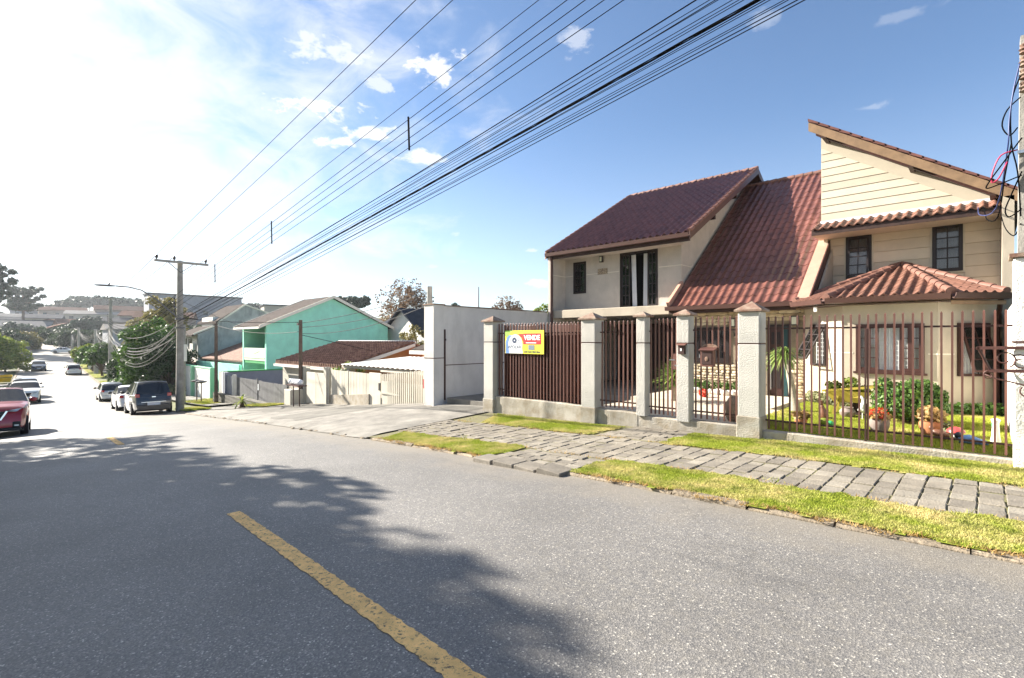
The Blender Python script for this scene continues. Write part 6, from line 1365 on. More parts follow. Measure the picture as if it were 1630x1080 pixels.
for u, lb in ((650, 'nearest'), (432, 'middle'), (342, 'farthest')):
    a = (u - 815) / 800; n_ = math.hypot(.687, .727); s_, c_ = .687 / n_, .727 / n_
    A, B = sec[0]; D = B - A
    # station along the span where the spacer hangs
    kx, ky = -s_ + c_ * a, c_ + s_ * a; t_ = (A.x * ky - A.y * kx) / (D.y * kx - D.x * ky)
    p0 = A + D * t_; p3 = sec[3][0] + (sec[3][1] - sec[3][0]) * t_
    m_ = MB(); m_.bar(p0 + Vector((0, 0, .06)), p3 - Vector((0, 0, .06)), .03, .03); tag(m_.build('wire_spacer', 'cable_black'), lb + ' vertical spacer bar clipped to the four stacked wires', 'spacer', 'wire spacers')
rr = random.Random(21); zt_ = ZT - 2.95
cable('cable', 'heavy black telephone cable second from the stacked wires', [(xt, yt - .2, zt_ + .05), through((xt, yt - .2, zt_ + .05), 1064, 0, yt - 1.1)], .009, .25, group='telephone cables over the street')
cable('cable', 'thin black telephone cable just right of the heavier one', [(xt, yt - .2, zt_ - .02), through((xt, yt - .2, zt_ - .02), 1084, 0, yt - 1.1)], .006, .3, group='telephone cables over the street')
# the thick bundle: lashed strands
bu_ = thing('cable_bundle', 'thick lashed bundle of black cables, the heaviest line overhead', 'cable bundle', (xt, yt, zt_ - .2))
A = Vector((xt, yt - .15, zt_ - .22)); B = through(A, 1182, 0, yt - 1.15)
for k in range(5):
    S = []; D = B - A
    for j in range(90):
        t_ = j / 89; ph = j * .55 + k * 1.257; S.append(A + D * t_ + Vector((0, math.cos(ph) * .015, math.sin(ph) * .015 - .12 * 4 * t_ * (1 - t_))))
    m_ = MB(); m_.tube(S, .0075, 5); m_.build('strand', 'cable_black', bu_, smooth=True)
for k, u in enumerate((1122, 1135, 1146, 1158, 1170, 1196, 1207, 1217, 1228, 1240, 1256, 1268)):
    A = (xt + rr.uniform(-.1, .1), yt + rr.uniform(-.2, .25), zt_ + .22 - .075 * k + rr.uniform(-.05, .05)); B = through(A, u, 0, yt - 1.1 + rr.uniform(-.15, .15))
    cable('cable', 'thin black telephone cable running beside the thick bundle', [A, B],   .0048 if k < 10 else .0065, .02 + .1 * rr.random(), group='thin cables beside the bundle')
# cables looping on down the street, their pale grey standing in for sun glare
for k in range(9):
    A = (xt, yt - .1, zt_ - .1 - k * .12); Bq = (PB.x, PB.y - .15, ZB_ - 3.4 - k * .18)
    cable('cable', 'sagging telephone cable between the near pole and the second pole', [A, Bq], .017, 1.5 + rr.uniform(-.5, .9), group='sagging cables down the street', m='cable_grey')
    C_ = PF[0]; cable('cable', 'sagging cable between the second pole and the leaning stub pole', [Bq, (C_[0], C_[1], C_[2] - .1 - .1 * k)], .013, 1.6 + rr.uniform(-.8, 1.2), group='sagging cables to the stub pole', m='cable_grey')
    if k < 6: cable('cable', 'sagging cable between the far poles', [(C_[0], C_[1], C_[2] - .1 - .1 * k), (PF[1][0], PF[1][1], PF[1][2] - .2 - .12 * k), (PF[2][0], PF[2][1], PF[2][2] - .2 - .1 * k)], .016, 1.6 + rr.uniform(-.6, 1), group='sagging cables of the far poles', m='cable_grey')
for k, (P, sg_, lb) in enumerate([([(xt, yt, zt_), (-23.62, 10.42, 2.45)], .6, 'drop wire from the near pole to the wooden post'), ([(-23.62, 10.42, 2.4), PS], .9, 'upper service wire from the wooden post to the stub post'), ([(-23.62, 10.42, 2.2), (PS[0], PS[1], PS[2] - .4)], 1.3, 'middle service wire sagging over the rust-brown roof'), ([(-23.62, 10.42, 1.9), (PS[0], PS[1], PS[2] - .5)], 2.2, 'lowest service wire sagging over the rust-brown roof'), ([(xt, yt, zt_ - .1), (pz.x, pz.y, 2.5), (-23.62, 10.42, 2.0)], .9, 'service wire crossing in front of the green balcony'), ([(xt, yt, zt_ + .9), (-40.5, 14, 2.4)], .2, 'taut service wire from the near pole to the green house eave'), ([(xt, yt, zt_ - .3), (-56, 15, 1.6)], .8, 'service wire from the near pole to the mossy house'), ([(-23.62, 10.42, 1.85), (-22.0, 15.4, .6)], .0, 'stay wire from the wooden post down to the rust-brown roof')]):
    cable('service_wire', lb, P, .014, sg_, m='cable_black' if k in (0, 7) else 'cable_grey' if 'cable_grey' in MATS else mat('cable_grey', (.30, .29, .28), .5, .1, 4).name and 'cable_grey')

# ------------------------------------------------------------------ cars
mat('tyre', (.012, .012, .013), .85, .1, 9); mat('rim', (.42, .43, .45), .35, .05, 4, metal=.8); mat('car_black', (.012, .012, .014), .5, .05, 4); mat('lamp_red', (.45, .012, .012), .2, .05, 4, coat=.8); mat('lamp_clear', (.55, .58, .62), .12, .1, 6, metal=.5); mat('chrome', (.75, .75, .77), .15, .02, 4, metal=1.0); mat('plate_white', (.72, .74, .78), .5, .02, 4); mat('plate_blue', (.03, .06, .35), .5, .02, 4)
for nm, c_, mt in (('paint_red', (.30, .012, .02), .2), ('paint_white', (.74, .74, .73), 0), ('paint_dark', (.009, .011, .017), .1), ('paint_silver', (.48, .50, .53), .55), ('paint_blue', (.03, .06, .11), .35), ('paint_grey', (.10, .105, .115), .4)): mat(nm, c_, .32, 0, 3, metal=mt, coat=1.0)
def car_glass(): 
    m = bpy.data.materials.new('car_glass'); m.use_nodes = True; b = m.node_tree.nodes['Principled BSDF']; b.inputs['Base Color'].default_value = (.012, .015, .018, 1); b.inputs['Roughness'].default_value = .05; b.inputs['Specular IOR Level'].default_value = .8; MATS['car_glass'] = m
car_glass()
# top profile (x from the rear, height), belt line, windscreen / rear window ranges, all as fractions of length / height
STY = {
    'hatch': dict(top=[(0, .52), (.03, .62), (.10, .86), (.2, .97), (.42, 1.0), (.56, .96), (.74, .66), (.86, .60), (.96, .50), (1, .38)], belt=[(0, .58), (.5, .62), (.75, .62), (1, .40)], rear=(.02, .17), ws=(.56, .745), side=(.16, .70), fw=.17, rw=.82),
    'suv': dict(top=[(0, .55), (.02, .66), (.08, .88), (.16, .97), (.40, 1.0), (.58, .965), (.73, .70), (.88, .645), (.965, .58), (1, .42)], belt=[(0, .64), (.5, .655), (.76, .665), (1, .5)], rear=(.01, .14), ws=(.585, .735), side=(.14, .70), fw=.18, rw=.81),
    'mpv': dict(top=[(0, .50), (.015, .62), (.06, .88), (.11, .97), (.38, 1.0), (.58, .965), (.82, .66), (.90, .59), (.97, .50), (1, .38)], belt=[(0, .58), (.5, .61), (.8, .62), (1, .42)], rear=(.012, .10), ws=(.59, .82), side=(.12, .76), fw=.18, rw=.80),
    'sedan': dict(top=[(0, .50), (.03, .66), (.17, .70), (.30, .93), (.42, 1.0), (.55, .98), (.60, .95), (.76, .68), (.88, .62), (.965, .52), (1, .38)], belt=[(0, .62), (.5, .64), (.76, .65), (1, .42)], rear=(.17, .31), ws=(.60, .76), side=(.28, .72), fw=.18, rw=.80)}


def car(label, x, y, z, heading, style, L_, W_, H_, paint, pitch=0.0, name='parked_car', cat='car', front=False, rear=False, grp=None, wheel_r=.31):
    t = thing(name, label, cat, (x, y, z), group=grp); t.rotation_euler = (0, -pitch, heading)   # local +x is forward
    S = STY[style]; tx = [p[0] for p in S['top']]; tz = [p[1] for p in S['top']]; bx = [p[0] for p in S['belt']]; bz = [p[1] for p in S['belt']]
    fx, rx = (1 - S['fw']) * L_, (1 - S['rw']) * L_; ar = wheel_r * 1.17
    st = set(np.linspace(0, L_, 46)) | {fx + ar * math.cos(a) for a in np.linspace(0, math.pi, 9)} | {rx + ar * math.cos(a) for a in np.linspace(0, math.pi, 9)} | {S['rear'][0] * L_, S['rear'][1] * L_, S['ws'][0] * L_, S['ws'][1] * L_}
    st = sorted(st); rings = []
    for xx in st:
        f = xx / L_; zt_ = np.interp(f, tx, tz) * H_; zbelt = min(np.interp(f, bx, bz) * H_, zt_ - .015)
        hw = W_ / 2 * (1 - .16 * abs(2 * f - 1) ** 5 - .02 * abs(2 * f - 1) ** 2); zb = .20 + (.10 * max(0, abs(2 * f - 1) - .8) / .2)
        for c in (fx, rx):
            if abs(xx - c) <= ar: zb = max(zb, wheel_r + math.sqrt(max(0, ar * ar - (xx - c) ** 2)))
        gh_ = max(0, zt_ - zbelt); tum = hw * (1 - min(.30, .42 * gh_ / (H_ * .38) * .62)); crown = min(gh_, .06) + .0
        zm = max(zb + .02, .62 * zbelt + .38 * zb)
        R_ = [(hw * .93, zb), (hw * .985, zb + (zm - zb) * .4), (hw, zm), (hw * .985, zbelt - .02), (hw * .955, zbelt), (tum + (hw * .955 - tum) * .5, zbelt + (zt_ - crown - zbelt) * .5), (tum, zt_ - crown), (tum * .86, zt_ - crown * .35), (tum * .45, zt_ - crown * .05), (0, zt_)]
        rings.append(R_)
    nR = len(rings[0]); body, sideg, ws, rw = MB(), {-1: MB(), 1: MB()}, MB(), MB()
    def put(mb, q): mb.face(q)
    for i in range(len(st) - 1):
        f = (st[i] + st[i + 1]) / 2 / L_
        for k in range(nR - 1):
            for s_ in (-1, 1):
                q = [(st[a] - L_ / 2, s_ * rings[a][b][0], rings[a][b][1]) for a, b in ((i, k), (i + 1, k), (i + 1, k + 1), (i, k + 1))]
                if s_ > 0: q = q[::-1]
                tgt = body
                tall = rings[i][6][1] - rings[i][4][1] > .10 and rings[i + 1][6][1] - rings[i + 1][4][1] > .10
                if k in (4, 5) and tall and S['side'][0] < f < S['side'][1] and not any(abs(f - pp) < .012 for pp in ((.36, .53) if style != 'hatch' else (.38,))): tgt = sideg[s_]
                elif k >= 6 and S['ws'][0] + .006 < f < S['ws'][1] - .004: tgt = ws
                elif k >= 6 and S['rear'][0] < f < S['rear'][1]: tgt = rw
                tgt.face(q)
    for e_, a in ((0, 0), (-1, len(st) - 1)):
        ring = [(st[a] - L_ / 2, -p[0], p[1]) for p in rings[a]] + [(st[a] - L_ / 2, p[0], p[1]) for p in rings[a][::-1][1:]]
        body.face(ring if e_ == 0 else ring[::-1])
    def weld(mb, name_, m, par=t):
        o = mb.build(name_, m, par, local=True); bm = bmesh.new(); bm.from_mesh(o.data); bmesh.ops.remove_doubles(bm, verts=bm.verts, dist=.002); bmesh.ops.recalc_face_normals(bm, faces=bm.faces) ; bm.to_mesh(o.data); bm.free(); o.data.shade_smooth(); o.data.set_sharp_from_angle(angle=R(38)); return o
    bd = weld(body, 'body', paint)
    for s_ in (-1, 1):
        if sideg[s_].f: weld(sideg[s_], 'side_window', 'car_glass')
    if ws.f: weld(ws, 'windscreen', 'car_glass')
    if rw.f: weld(rw, 'rear_window', 'car_glass')
    m_ = MB(); m_.box(-L_ / 2 + .25, -W_ / 2 + .12, .17, L_ / 2 - .25, W_ / 2 - .12, .62); m_.build('underbody', 'car_black', t, local=True)
    for wx in (fx, rx):
        for s_ in (-1, 1):
            wy = s_ * (W_ / 2 - .115); M = Matrix.Translation((wx - L_ / 2, wy, wheel_r)) @ Matrix.Rotation(R(90), 4, 'X')
            m_ = MB(); m_.M = M; m_.lathe([(wheel_r * .6, -.095), (wheel_r * .94, -.095), (wheel_r, -.06), (wheel_r, .06), (wheel_r * .94, .095), (wheel_r * .6, .095)], n=22); wo = m_.build('wheel', 'tyre', t, smooth=40, local=True)
            m_ = MB(); m_.M = M; zf = -.098 * s_ ; m_.lathe([(wheel_r * .62, zf * .4), (wheel_r * .62, zf), (wheel_r * .54, zf * .98), (wheel_r * .5, zf * .7), (.03, zf * .75)] if True else [], n=18); m_.build('rim', 'rim', wo, smooth=40, local=True)
    zb_ = np.interp(.7, bx, bz) * H_
    for s_ in (-1, 1):
        m_ = MB(); m_.blob((S['ws'][1] * L_ - L_ / 2 - .22, s_ * (W_ / 2 + .08), zb_ + .08), (.07, .11, .075), 10, 6); m_.build('mirror', paint if front else 'car_black', t, smooth=True, local=True)
    def ry(f): i = min(range(len(st)), key=lambda k: abs(st[k] / L_ - f)); return rings[i]
    if rear:
        hw = rings[0][2][0]
        for s_ in (-1, 1):
            m_ = MB(); ys = s_ * (hw - .06); m_.bbox(-L_ / 2 - .03, min(ys - .09, ys + .09), .60 * H_ * .86, -L_ / 2 + .22, max(ys - .09, ys + .09), .60 * H_ * 1.02, .02); m_.build('tail_lamp', 'lamp_red', t, local=True)
        m_ = MB(); m_.bbox(-L_ / 2 - .06, -hw * .96, .26, -L_ / 2 + .15, hw * .96, .50, .03); m_.build('bumper', paint, t, local=True)
        m_ = MB(); m_.box(-L_ / 2 - .075, -.26, .36 if style != 'mpv' else .46, -L_ / 2 - .061, .26, .47 if style != 'mpv' else .59); m_.build('number_plate', 'plate_white', t, local=True)
        m_ = MB(); m_.box(-L_ / 2 - .02, -hw * .7, .36 * H_, -L_ / 2 - .012, hw * .7, .36 * H_ + .025); m_.build('trim_strip', 'chrome', t, local=True)
        m_ = MB(); m_.box(-L_ / 2 - .03, -.08, .50 * H_, -L_ / 2 - .005, .08, .50 * H_ + .05); m_.build('badge', 'chrome', t, local=True)
    if front:
        hw = rings[-1][2][0]
        for s_ in (-1, 1):
            m_ = MB(); P = [(L_ / 2 - .02, s_ * hw * .45, .50 * H_), (L_ / 2 - .10, s_ * (hw - .0), .545 * H_), (L_ / 2 - .42, s_ * (hw + .085), .60 * H_), (L_ / 2 - .35, s_ * (hw + .06), .53 * H_), (L_ / 2 - .05, s_ * hw * .8, .475 * H_)]
            m_.prism(P if s_ < 0 else P[::-1], (.06, s_ * .02, .012)); m_.build('headlight', 'lamp_clear', t, local=True)
            m_ = MB(); m_.bbox(L_ / 2 - .08, min(s_ * hw * .72, s_ * hw * .97), .30, L_ / 2 + .035, max(s_ * hw * .72, s_ * hw * .97), .47, .02); m_.build('fog_lamp_bezel', 'car_black', t, local=True); m_ = MB(); m_.box(L_ / 2 + .03, min(s_ * hw * .78, s_ * hw * .92), .33, L_ / 2 + .045, max(s_ * hw * .78, s_ * hw * .92), .37); m_.build('fog_lamp', 'lamp_clear', t, local=True)
        m_ = MB(); P = [(L_ / 2 + .012, -hw * .52, .50 * H_), (L_ / 2 + .012, hw * .52, .50 * H_), (L_ / 2 + .02, hw * .34, .34 * H_), (L_ / 2 + .02, -hw * .34, .34 * H_)]; m_.prism(P, (.02, 0, 0)); m_.build('grille', 'car_black', t, local=True)
        m_ = MB(); m_.bar((L_ / 2 + .03, -hw * .55, .505 * H_), (L_ / 2 + .04, -hw * .35, .335 * H_), .03, .045); m_.bar((L_ / 2 + .03, hw * .55, .505 * H_), (L_ / 2 + .04, hw * .35, .335 * H_), .03, .045); m_.build('grille_trim', 'chrome', t, local=True)
        m_ = MB(); m_.bbox(L_ / 2 - .12, -hw * .98, .2, L_ / 2 + .03, hw * .98, .29, .02); m_.build('lower_bumper', 'car_black', t, local=True); m_ = MB(); m_.box(L_ / 2 + .031, -.2, .40, L_ / 2 + .045, .2, .52); m_.build('number_plate', 'plate_white', t, local=True)
    return t


def on_road(x, off): 
    y = float(yc(x)) + off; h = math.atan2(float(yc(x - 1) - yc(x + 1)), -2); pt = math.atan2(float(zroad(x - 1) - zroad(x + 1)), 2); return x, y, float(z_road_crown(x, y)), h, pt
# pointing away from the viewer (heading -X) -> pitch follows the road
def park(label, x, off, style, L_, W_, H_, paint, away=True, **k):
    x_, y_, z_, h, pt = on_road(x, off); return car(label, x_, y_, z_, h if away else h + math.pi, style, L_, W_, H_, paint, pitch=pt if away else -pt, **k)
park('red SUV with a chrome-edged grille parked at the left edge, facing the camera', -24.35, -2.5, 'suv', 4.3, 1.78, 1.60, 'paint_red', away=False, front=True)
park('white SUV parked on the left behind the red one', -54.3, -2.35, 'suv', 4.4, 1.82, 1.65, 'paint_white', away=False, front=True)
park('dark SUV parked on the left behind the white SUV', -60.6, -2.4, 'suv', 4.4, 1.82, 1.68, 'paint_grey', away=False, front=True)
park('dark blue-black minivan parked at the right kerb, seen from behind', -31.4, 2.62, 'mpv', 4.05, 1.70, 1.66, 'paint_dark', rear=True)
park('white sedan parked just ahead of the dark minivan', -37.6, 2.55, 'sedan', 4.3, 1.70, 1.46, 'paint_white', rear=True)
park('silver hatchback parked at the right kerb ahead of the white sedan', -50.3, 2.55, 'hatch', 3.8, 1.64, 1.44, 'paint_silver', rear=True)
park('dark blue car driving towards the camera in the middle distance', -106, -1.4, 'hatch', 4.0, 1.76, 1.5, 'paint_blue', away=False, front=True, name='moving_car')
park('white hatchback farther along the right kerb', -94.5, 2.2, 'hatch', 3.9, 1.72, 1.5, 'paint_white', rear=True)
p = ray(40, 575, 112); car('dark van on the left pavement in the distance', p.x, p.y, float(zkerb(p.x)) + .03, math.pi + .05, 'mpv', 4.2, 1.8, 1.8, 'paint_grey', rear=True)
p = ray(101, 571, 118); car('white car parked across the far right verge', p.x, p.y, float(zside(p.x, p.y)), R(70), 'sedan', 4.3, 1.72, 1.46, 'paint_white')
p = ray(160, 589, 78); car('pale car half hidden behind the leaning pole', p.x, p.y + .6, float(zside(p.x, p.y)), R(60), 'hatch', 3.9, 1.7, 1.5, 'paint_silver')
p = ray(66, 546, 205); car('distant car on the climbing road', p.x, p.y, float(zroad(p.x)) + .1, R(180), 'sedan', 4.3, 1.72, 1.5, 'paint_white', rear=True)
yk = thing('yellow_skip', 'yellow skip standing on the left verge', 'skip', tuple(ray(6, 602, 58)[:2]) + (float(zkerb(-82)) + .05,))
m_ = MB(); i = m_.pts([(-.7, -.5, .1), (.7, -.5, .1), (.7, .5, .1), (-.7, .5, .1), (-1.1, -.7, .85), (1.1, -.7, .85), (1.1, .7, .85), (-1.1, .7, .85)]); mat('skip_yellow', (.75, .48, .02), .6, .15, 4)
m_.f += [(i + 3, i + 2, i + 1, i)] + [(i + k, i + (k + 1) % 4, i + 4 + (k + 1) % 4, i + 4 + k) for k in range(4)]; m_.build('hopper', 'skip_yellow', yk, local=True); m_ = MB(); m_.box(-1.0, -.6, .6, 1.0, .6, .7); m_.build('load', 'dirt', yk, local=True); MB().box(-1.12, -.74, .82, 1.12, -.70, .9).build('rim', 'car_black', yk, local=True)

# ------------------------------------------------------------------ trees
def tree(label, base, h, spread, leafm, n, size, seed, name='street_tree', trunk_r=.16, nclump=26, low=.3, barkm='bark', cat='tree', bare=False, flat=1.0, group=None, clump=.32, skirt=False):
    """branching trunk; leaf clumps sit at the limb ends so that gaps stay between them"""
    t = thing(name, label, cat, base, group=group); rr = random.Random(seed); m_ = MB(); fork = h * low; cs, rs = [], []
    top = Vector((rr.uniform(-.05, .05) * h, rr.uniform(-.05, .05) * h, fork)); m_.tube([(0, 0, -.25), (0, 0, .1), top * .6 + Vector((.02 * h, 0, 0)), top], [trunk_r * 1.35, trunk_r, trunk_r * .8, trunk_r * .7], 8)
    for k in range(nclump):
        az = 2.399 * k + rr.uniform(-.3, .3); q = ((k + .5) / nclump); el = math.acos(1 - q * 1.15) ; r_ = rr.uniform(.72, 1.0)
        e = Vector((math.cos(az) * math.sin(el) * spread * r_, math.sin(az) * math.sin(el) * spread * r_, fork + (h - fork) * (.38 + .62 * math.cos(el) * flat * r_)))
        if skirt: e.z = h * (.10 + .90 * max(0, 1 - (q * 1.05) ** 1.3) * r_)
        e.z = max(e.z, fork * .9) if not skirt else max(e.z, .35)
        mid = top.lerp(e, .5) + Vector((rr.uniform(-.08, .08) * spread, rr.uniform(-.08, .08) * spread, .06 * h)); s0 = trunk_r * rr.uniform(.25, .42)
        m_.tube([top - Vector((0, 0, rr.uniform(0, .25) * fork)), mid, e], [s0, s0 * .6, s0 * .18], 5)
        if bare:
            for j in range(8):
                e2 = e.lerp(mid, rr.uniform(0, .7)); d = Vector((rr.gauss(0, .5), rr.gauss(0, .5), rr.uniform(.2, 1.1))).normalized() * spread * rr.uniform(.25, .5); m_.tube([e2, e2 + d * .6, e2 + d], [s0 * .3, s0 * .2, s0 * .08], 4); cs.append(tuple(e2 + d)); rs.append((spread * .14,) * 3)
        c_ = spread * clump * rr.uniform(.7, 1.25); cs.append(tuple(e)); rs.append((c_, c_, c_ * .72)); cs.append(tuple(mid.lerp(e, .4))); rs.append((c_ * .75, c_ * .75, c_ * .6))
    m_.build('trunk', barkm, t, smooth=40, local=True); leaves('crown', leafm, cs, rs, n, size, t, seed, .15); return t


def araucaria(label, base, h, spread, n, size, seed, tiers=3, name='araucaria', crown=.32, group=None):
    """umbrella pine: bare trunk, upswept arms with tufts at their ends"""
    t = thing(name, label, 'araucaria', base, group=group); rr = random.Random(seed); m_ = MB(); m_.tube([(0, 0, -.3), (0, 0, h * .5), (0, 0, h * .97)], [h * .022, h * .017, h * .010], 8); cs, rs = [], []
    for k in range(tiers):
        z = h * (1 - crown + crown * (k + .2) / tiers) * .97; r_ = spread * (1 - .18 * (k == tiers - 1) - .1 * (k == 0)); na = 9 if k < tiers - 1 else 10
        for j in range(na):
            a = 2 * math.pi * (j + .5 * (k % 2)) / na + rr.uniform(-.15, .15); rl = r_ * rr.uniform(.62, 1.05); up = h * crown * .26 * rr.uniform(.7, 1.2); e = Vector((math.cos(a) * rl, math.sin(a) * rl, z + up))
            m_.tube([(0, 0, z), (e.x * .55, e.y * .55, z + up * .12), tuple(e)], [h * .006, h * .005, h * .003], 5)
            for f in (1.0, .74, .5):
                c_ = spread * .17 * rr.uniform(.75, 1.2); cs.append((e.x * f, e.y * f, z + up * (f ** 2) + c_ * .2)); rs.append((c_, c_, c_ * .62))
    m_.build('trunk', 'bark', t, smooth=40, local=True); leaves('crown', 'leaf_blue', cs, rs, n, size, t, seed, .1, 2.2); return t


# the big tree beside the left kerb whose shade lies on the road
tree('large broad tree on the left kerb, its shade covering the near road', (-27.6, -9.3, float(zkerb(-26.4))), 13.4, 7.3, 'leaf_green', 15000, .24, 5, trunk_r=.32, nclump=30, low=.38, clump=.19, name='shade_tree')
tree('dense tree nearest the camera, mostly out of view, added to extend the road shade', (-18.8, -7.5, float(zkerb(-19.3))), 10.8, 5.9, 'leaf_green', 50000, .24, 8, trunk_r=.28, nclump=40, low=.36, clump=.29, name='shade_tree')  # second crown added so the road shade is denser and reaches farther right
tree('left kerb tree shading the road beside the red SUV', (-52.5, -4.2, float(zkerb(-52))), 7.2, 2.9, 'leaf_green', 9000, .2, 6, trunk_r=.2, name='shade_tree')
tree('left kerb tree shading the road behind the dark SUV', (-83.5, -2.6, float(zkerb(-83))), 8, 3.2, 'leaf_green', 9000, .24, 9, trunk_r=.2, name='shade_tree')
def at(u, v, d, z=None):
    p = ray(u, v, d); return (p.x, p.y, float(zside(p.x, p.y)) if z is None else z)
b = at(8, 592, 74); tree('yellow-green bushy tree at the left edge beyond the verge', b, 5.4, 2.6, 'leaf_yellowgreen', 6000, .26, 11, nclump=34, low=.06, trunk_r=.16, skirt=True)
b = at(12, 575, 120); tree('dark round tree behind the yellow-green tree', b, 5.0, 4.0, 'leaf_dark', 6000, .38, 12, low=.2, skirt=True)
b = at(36, 570, 125); tree('olive bush overhanging the road on the left', b, 3.8, 3.6, 'leaf_olive', 5000, .36, 13, low=.15, skirt=True)
# dark mass behind the near pole
b = at(246, 622, 46); tree('tall dark evergreen tree behind the near utility pole', b, 6.5, 2.7, 'leaf_green', 16000, .17, 14, low=.14, nclump=50, trunk_r=.2, skirt=True)
b = at(214, 624, 49); tree('bushy dark tree left of the near utility pole', b, 4.4, 2.0, 'leaf_dark', 9000, .16, 15, low=.12, nclump=34, skirt=True)
b = at(272, 625, 44); tree('low dark shrub tree right behind the near pole', b, 5.0, 2.0, 'leaf_dark', 8000, .15, 16, low=.12, nclump=30, skirt=True)
b = at(262, 560, 62); tree('olive-topped tree rising behind the dark evergreens', b, 10.2, 2.6, 'leaf_olive', 7000, .22, 17, low=.3)
for k, (u, v, d, m_n, lb) in enumerate([(208, 618, 45, 'leaf_pale', 'pale dried shrub at the foot of the dark trees'), (230, 619, 44, 'leaf_yellowgreen', 'small clipped yellow-green shrub by the pavement'), (262, 618, 43, 'leaf_pale', 'straw-coloured grass clump by the near pole')]):
    b = at(u, v, d); t = thing('shrub', lb, 'shrub', b); leaves('foliage', m_n, [(0, 0, .5), (.5, .3, .4), (-.5, -.2, .45)], [(.6, .6, .5), (.5, .5, .4), (.45, .45, .4)], 900, .14, t, 60 + k, .2); m_ = MB(); m_.tube([(0, 0, -.1), (0, 0, .5)], .05, 5); m_.build('stem', 'bark', t, local=True)
for k, (u, v, d, hh, sp_, m_n, lb) in enumerate([(140, 590, 84, 3.6, 2.0, 'leaf_yellowgreen', 'small light green street tree beside the third pole'), (148, 594, 76, 3.8, 1.9, 'leaf_green', 'small street tree by the leaning pole'), (163, 598, 68, 4.2, 2.0, 'leaf_green', 'leafy shrub tree right of the leaning pole'), (85, 560, 150, 3.6, 3.2, 'leaf_dark', 'dark rounded tree on the right of the climbing road'), (104, 562, 146, 4.2, 4.0, 'leaf_dark', 'dark spreading tree right of the bend'), (118, 566, 138, 4.6, 4.2, 'leaf_dark', 'dark low tree behind the far poles'), (128, 540, 165, 6.5, 4.5, 'leaf_blue', 'broad blue-green tree above the cable loops'), (150, 538, 170, 7, 4.5, 'leaf_blue', 'second broad blue-green tree above the cable loops'), (30, 556, 160, 4.5, 4.5, 'leaf_blue', 'far dark tree left of the climbing road'), (230, 530, 120, 9.5, 4, 'leaf_olive', 'olive tree seen over the dark evergreens')]):
    tree(lb, at(u, v, d), hh, sp_, m_n, 4200, .0034 * d, 20 + k, low=.2, trunk_r=.16, skirt=k > 2)
# araucarias
a_ = ray(37, 500, 190); araucaria('lone araucaria with a tufted crown on the left skyline', (a_.x, a_.y, ray(37, 540, 190).z - 6), ray(37, 457, 190).z - (ray(37, 540, 190).z - 6), 6.2, 5200, .55, 31, crown=.36)
a_ = ray(-22, 470, 120); araucaria('large araucaria reaching in from the left edge', (a_.x, a_.y, -3), ray(0, 424, 120).z + 3, 5.4, 6000, .42, 32, tiers=3, crown=.42)
for k, (u, vt, d, sp_) in enumerate([(112, 480, 300, 9), (126, 478, 310, 11), (143, 473, 320, 13), (160, 474, 325, 13), (176, 475, 320, 12), (192, 478, 320, 12), (208, 477, 325, 13), (224, 479, 320, 12), (242, 482, 310, 11), (330, 484, 300, 11), (388, 483, 300, 10), (402, 486, 300, 10), (415, 492, 300, 9), (100, 487, 300, 9)]):
    a_ = ray(u, 520, d); zt2 = ray(u, vt, d).z; zb2 = float(zkerb(a_.x)) - 2; araucaria('far araucaria in the umbrella-crowned row along the hilltop', (a_.x, a_.y, zb2), zt2 - zb2, sp_ * .85, 1700, 1.0, 100 + k, tiers=2, crown=.34, group='umbrella araucarias on the hilltop')
a_ = ray(563, 520, 150); araucaria('broad araucaria crown above the green gable', (a_.x, a_.y, -2), ray(563, 473, 150).z + 2, 5.6, 3600, .5, 51, tiers=2, crown=.18)
b = ray(648, 530, 62); tree('tall half-bare tree with reddish leaves behind the driveway wall', (b.x, b.y, -2), ray(648, 448, 62).z + 2, 3.3, 'leaf_autumn', 4200, .19, 52, bare=True, nclump=34, low=.22, trunk_r=.2, barkm='bark_grey', name='bare_tree', clump=.2)
b = ray(655, 545, 34); tree('straw-coloured bushy shrub in front of the white gabled house', (b.x, b.y, -1.75), ray(655, 518, 34).z + 1.75, 1.25, 'leaf_olive', 3000, .11, 53, low=.1, nclump=18, name='shrub', cat='shrub')
b = ray(458, 588, 23.0); 
for k, (u, v, d, wd, lb) in enumerate([(527, 590, 22.5, .9, 'green shrub peeping over the cream panel fence'), (516, 584, 23.5, .7, 'yellow-green shrub top beside the cream panels')]):
    b = ray(u, v, d); tree(lb, (b.x, b.y + .8, -1.75), ray(u, 577 + 4 * k, d).z + 1.75, wd, 'leaf_yellowgreen', 1300, .09, 54 + k, low=.3, nclump=12, trunk_r=.05, name='shrub', cat='shrub')
for k, (u, vt, d, m_n, lb) in enumerate([(808, 477, 70, 'leaf_autumn', 'reddish tree top over the driveway wall'), (862, 488, 60, 'leaf_yellowgreen', 'green tree top between the driveway wall and the house'), (724, 480, 90, 'leaf_blue', 'small conifer tip above the driveway wall')]):
    b = ray(u, 540, d); tree(lb, (b.x, b.y, -1), ray(u, vt, d).z + 1, (2.4, 1.6, 1.2)[k], m_n, 1500, .2, 57 + k, low=.5, nclump=14, bare=(k == 0))

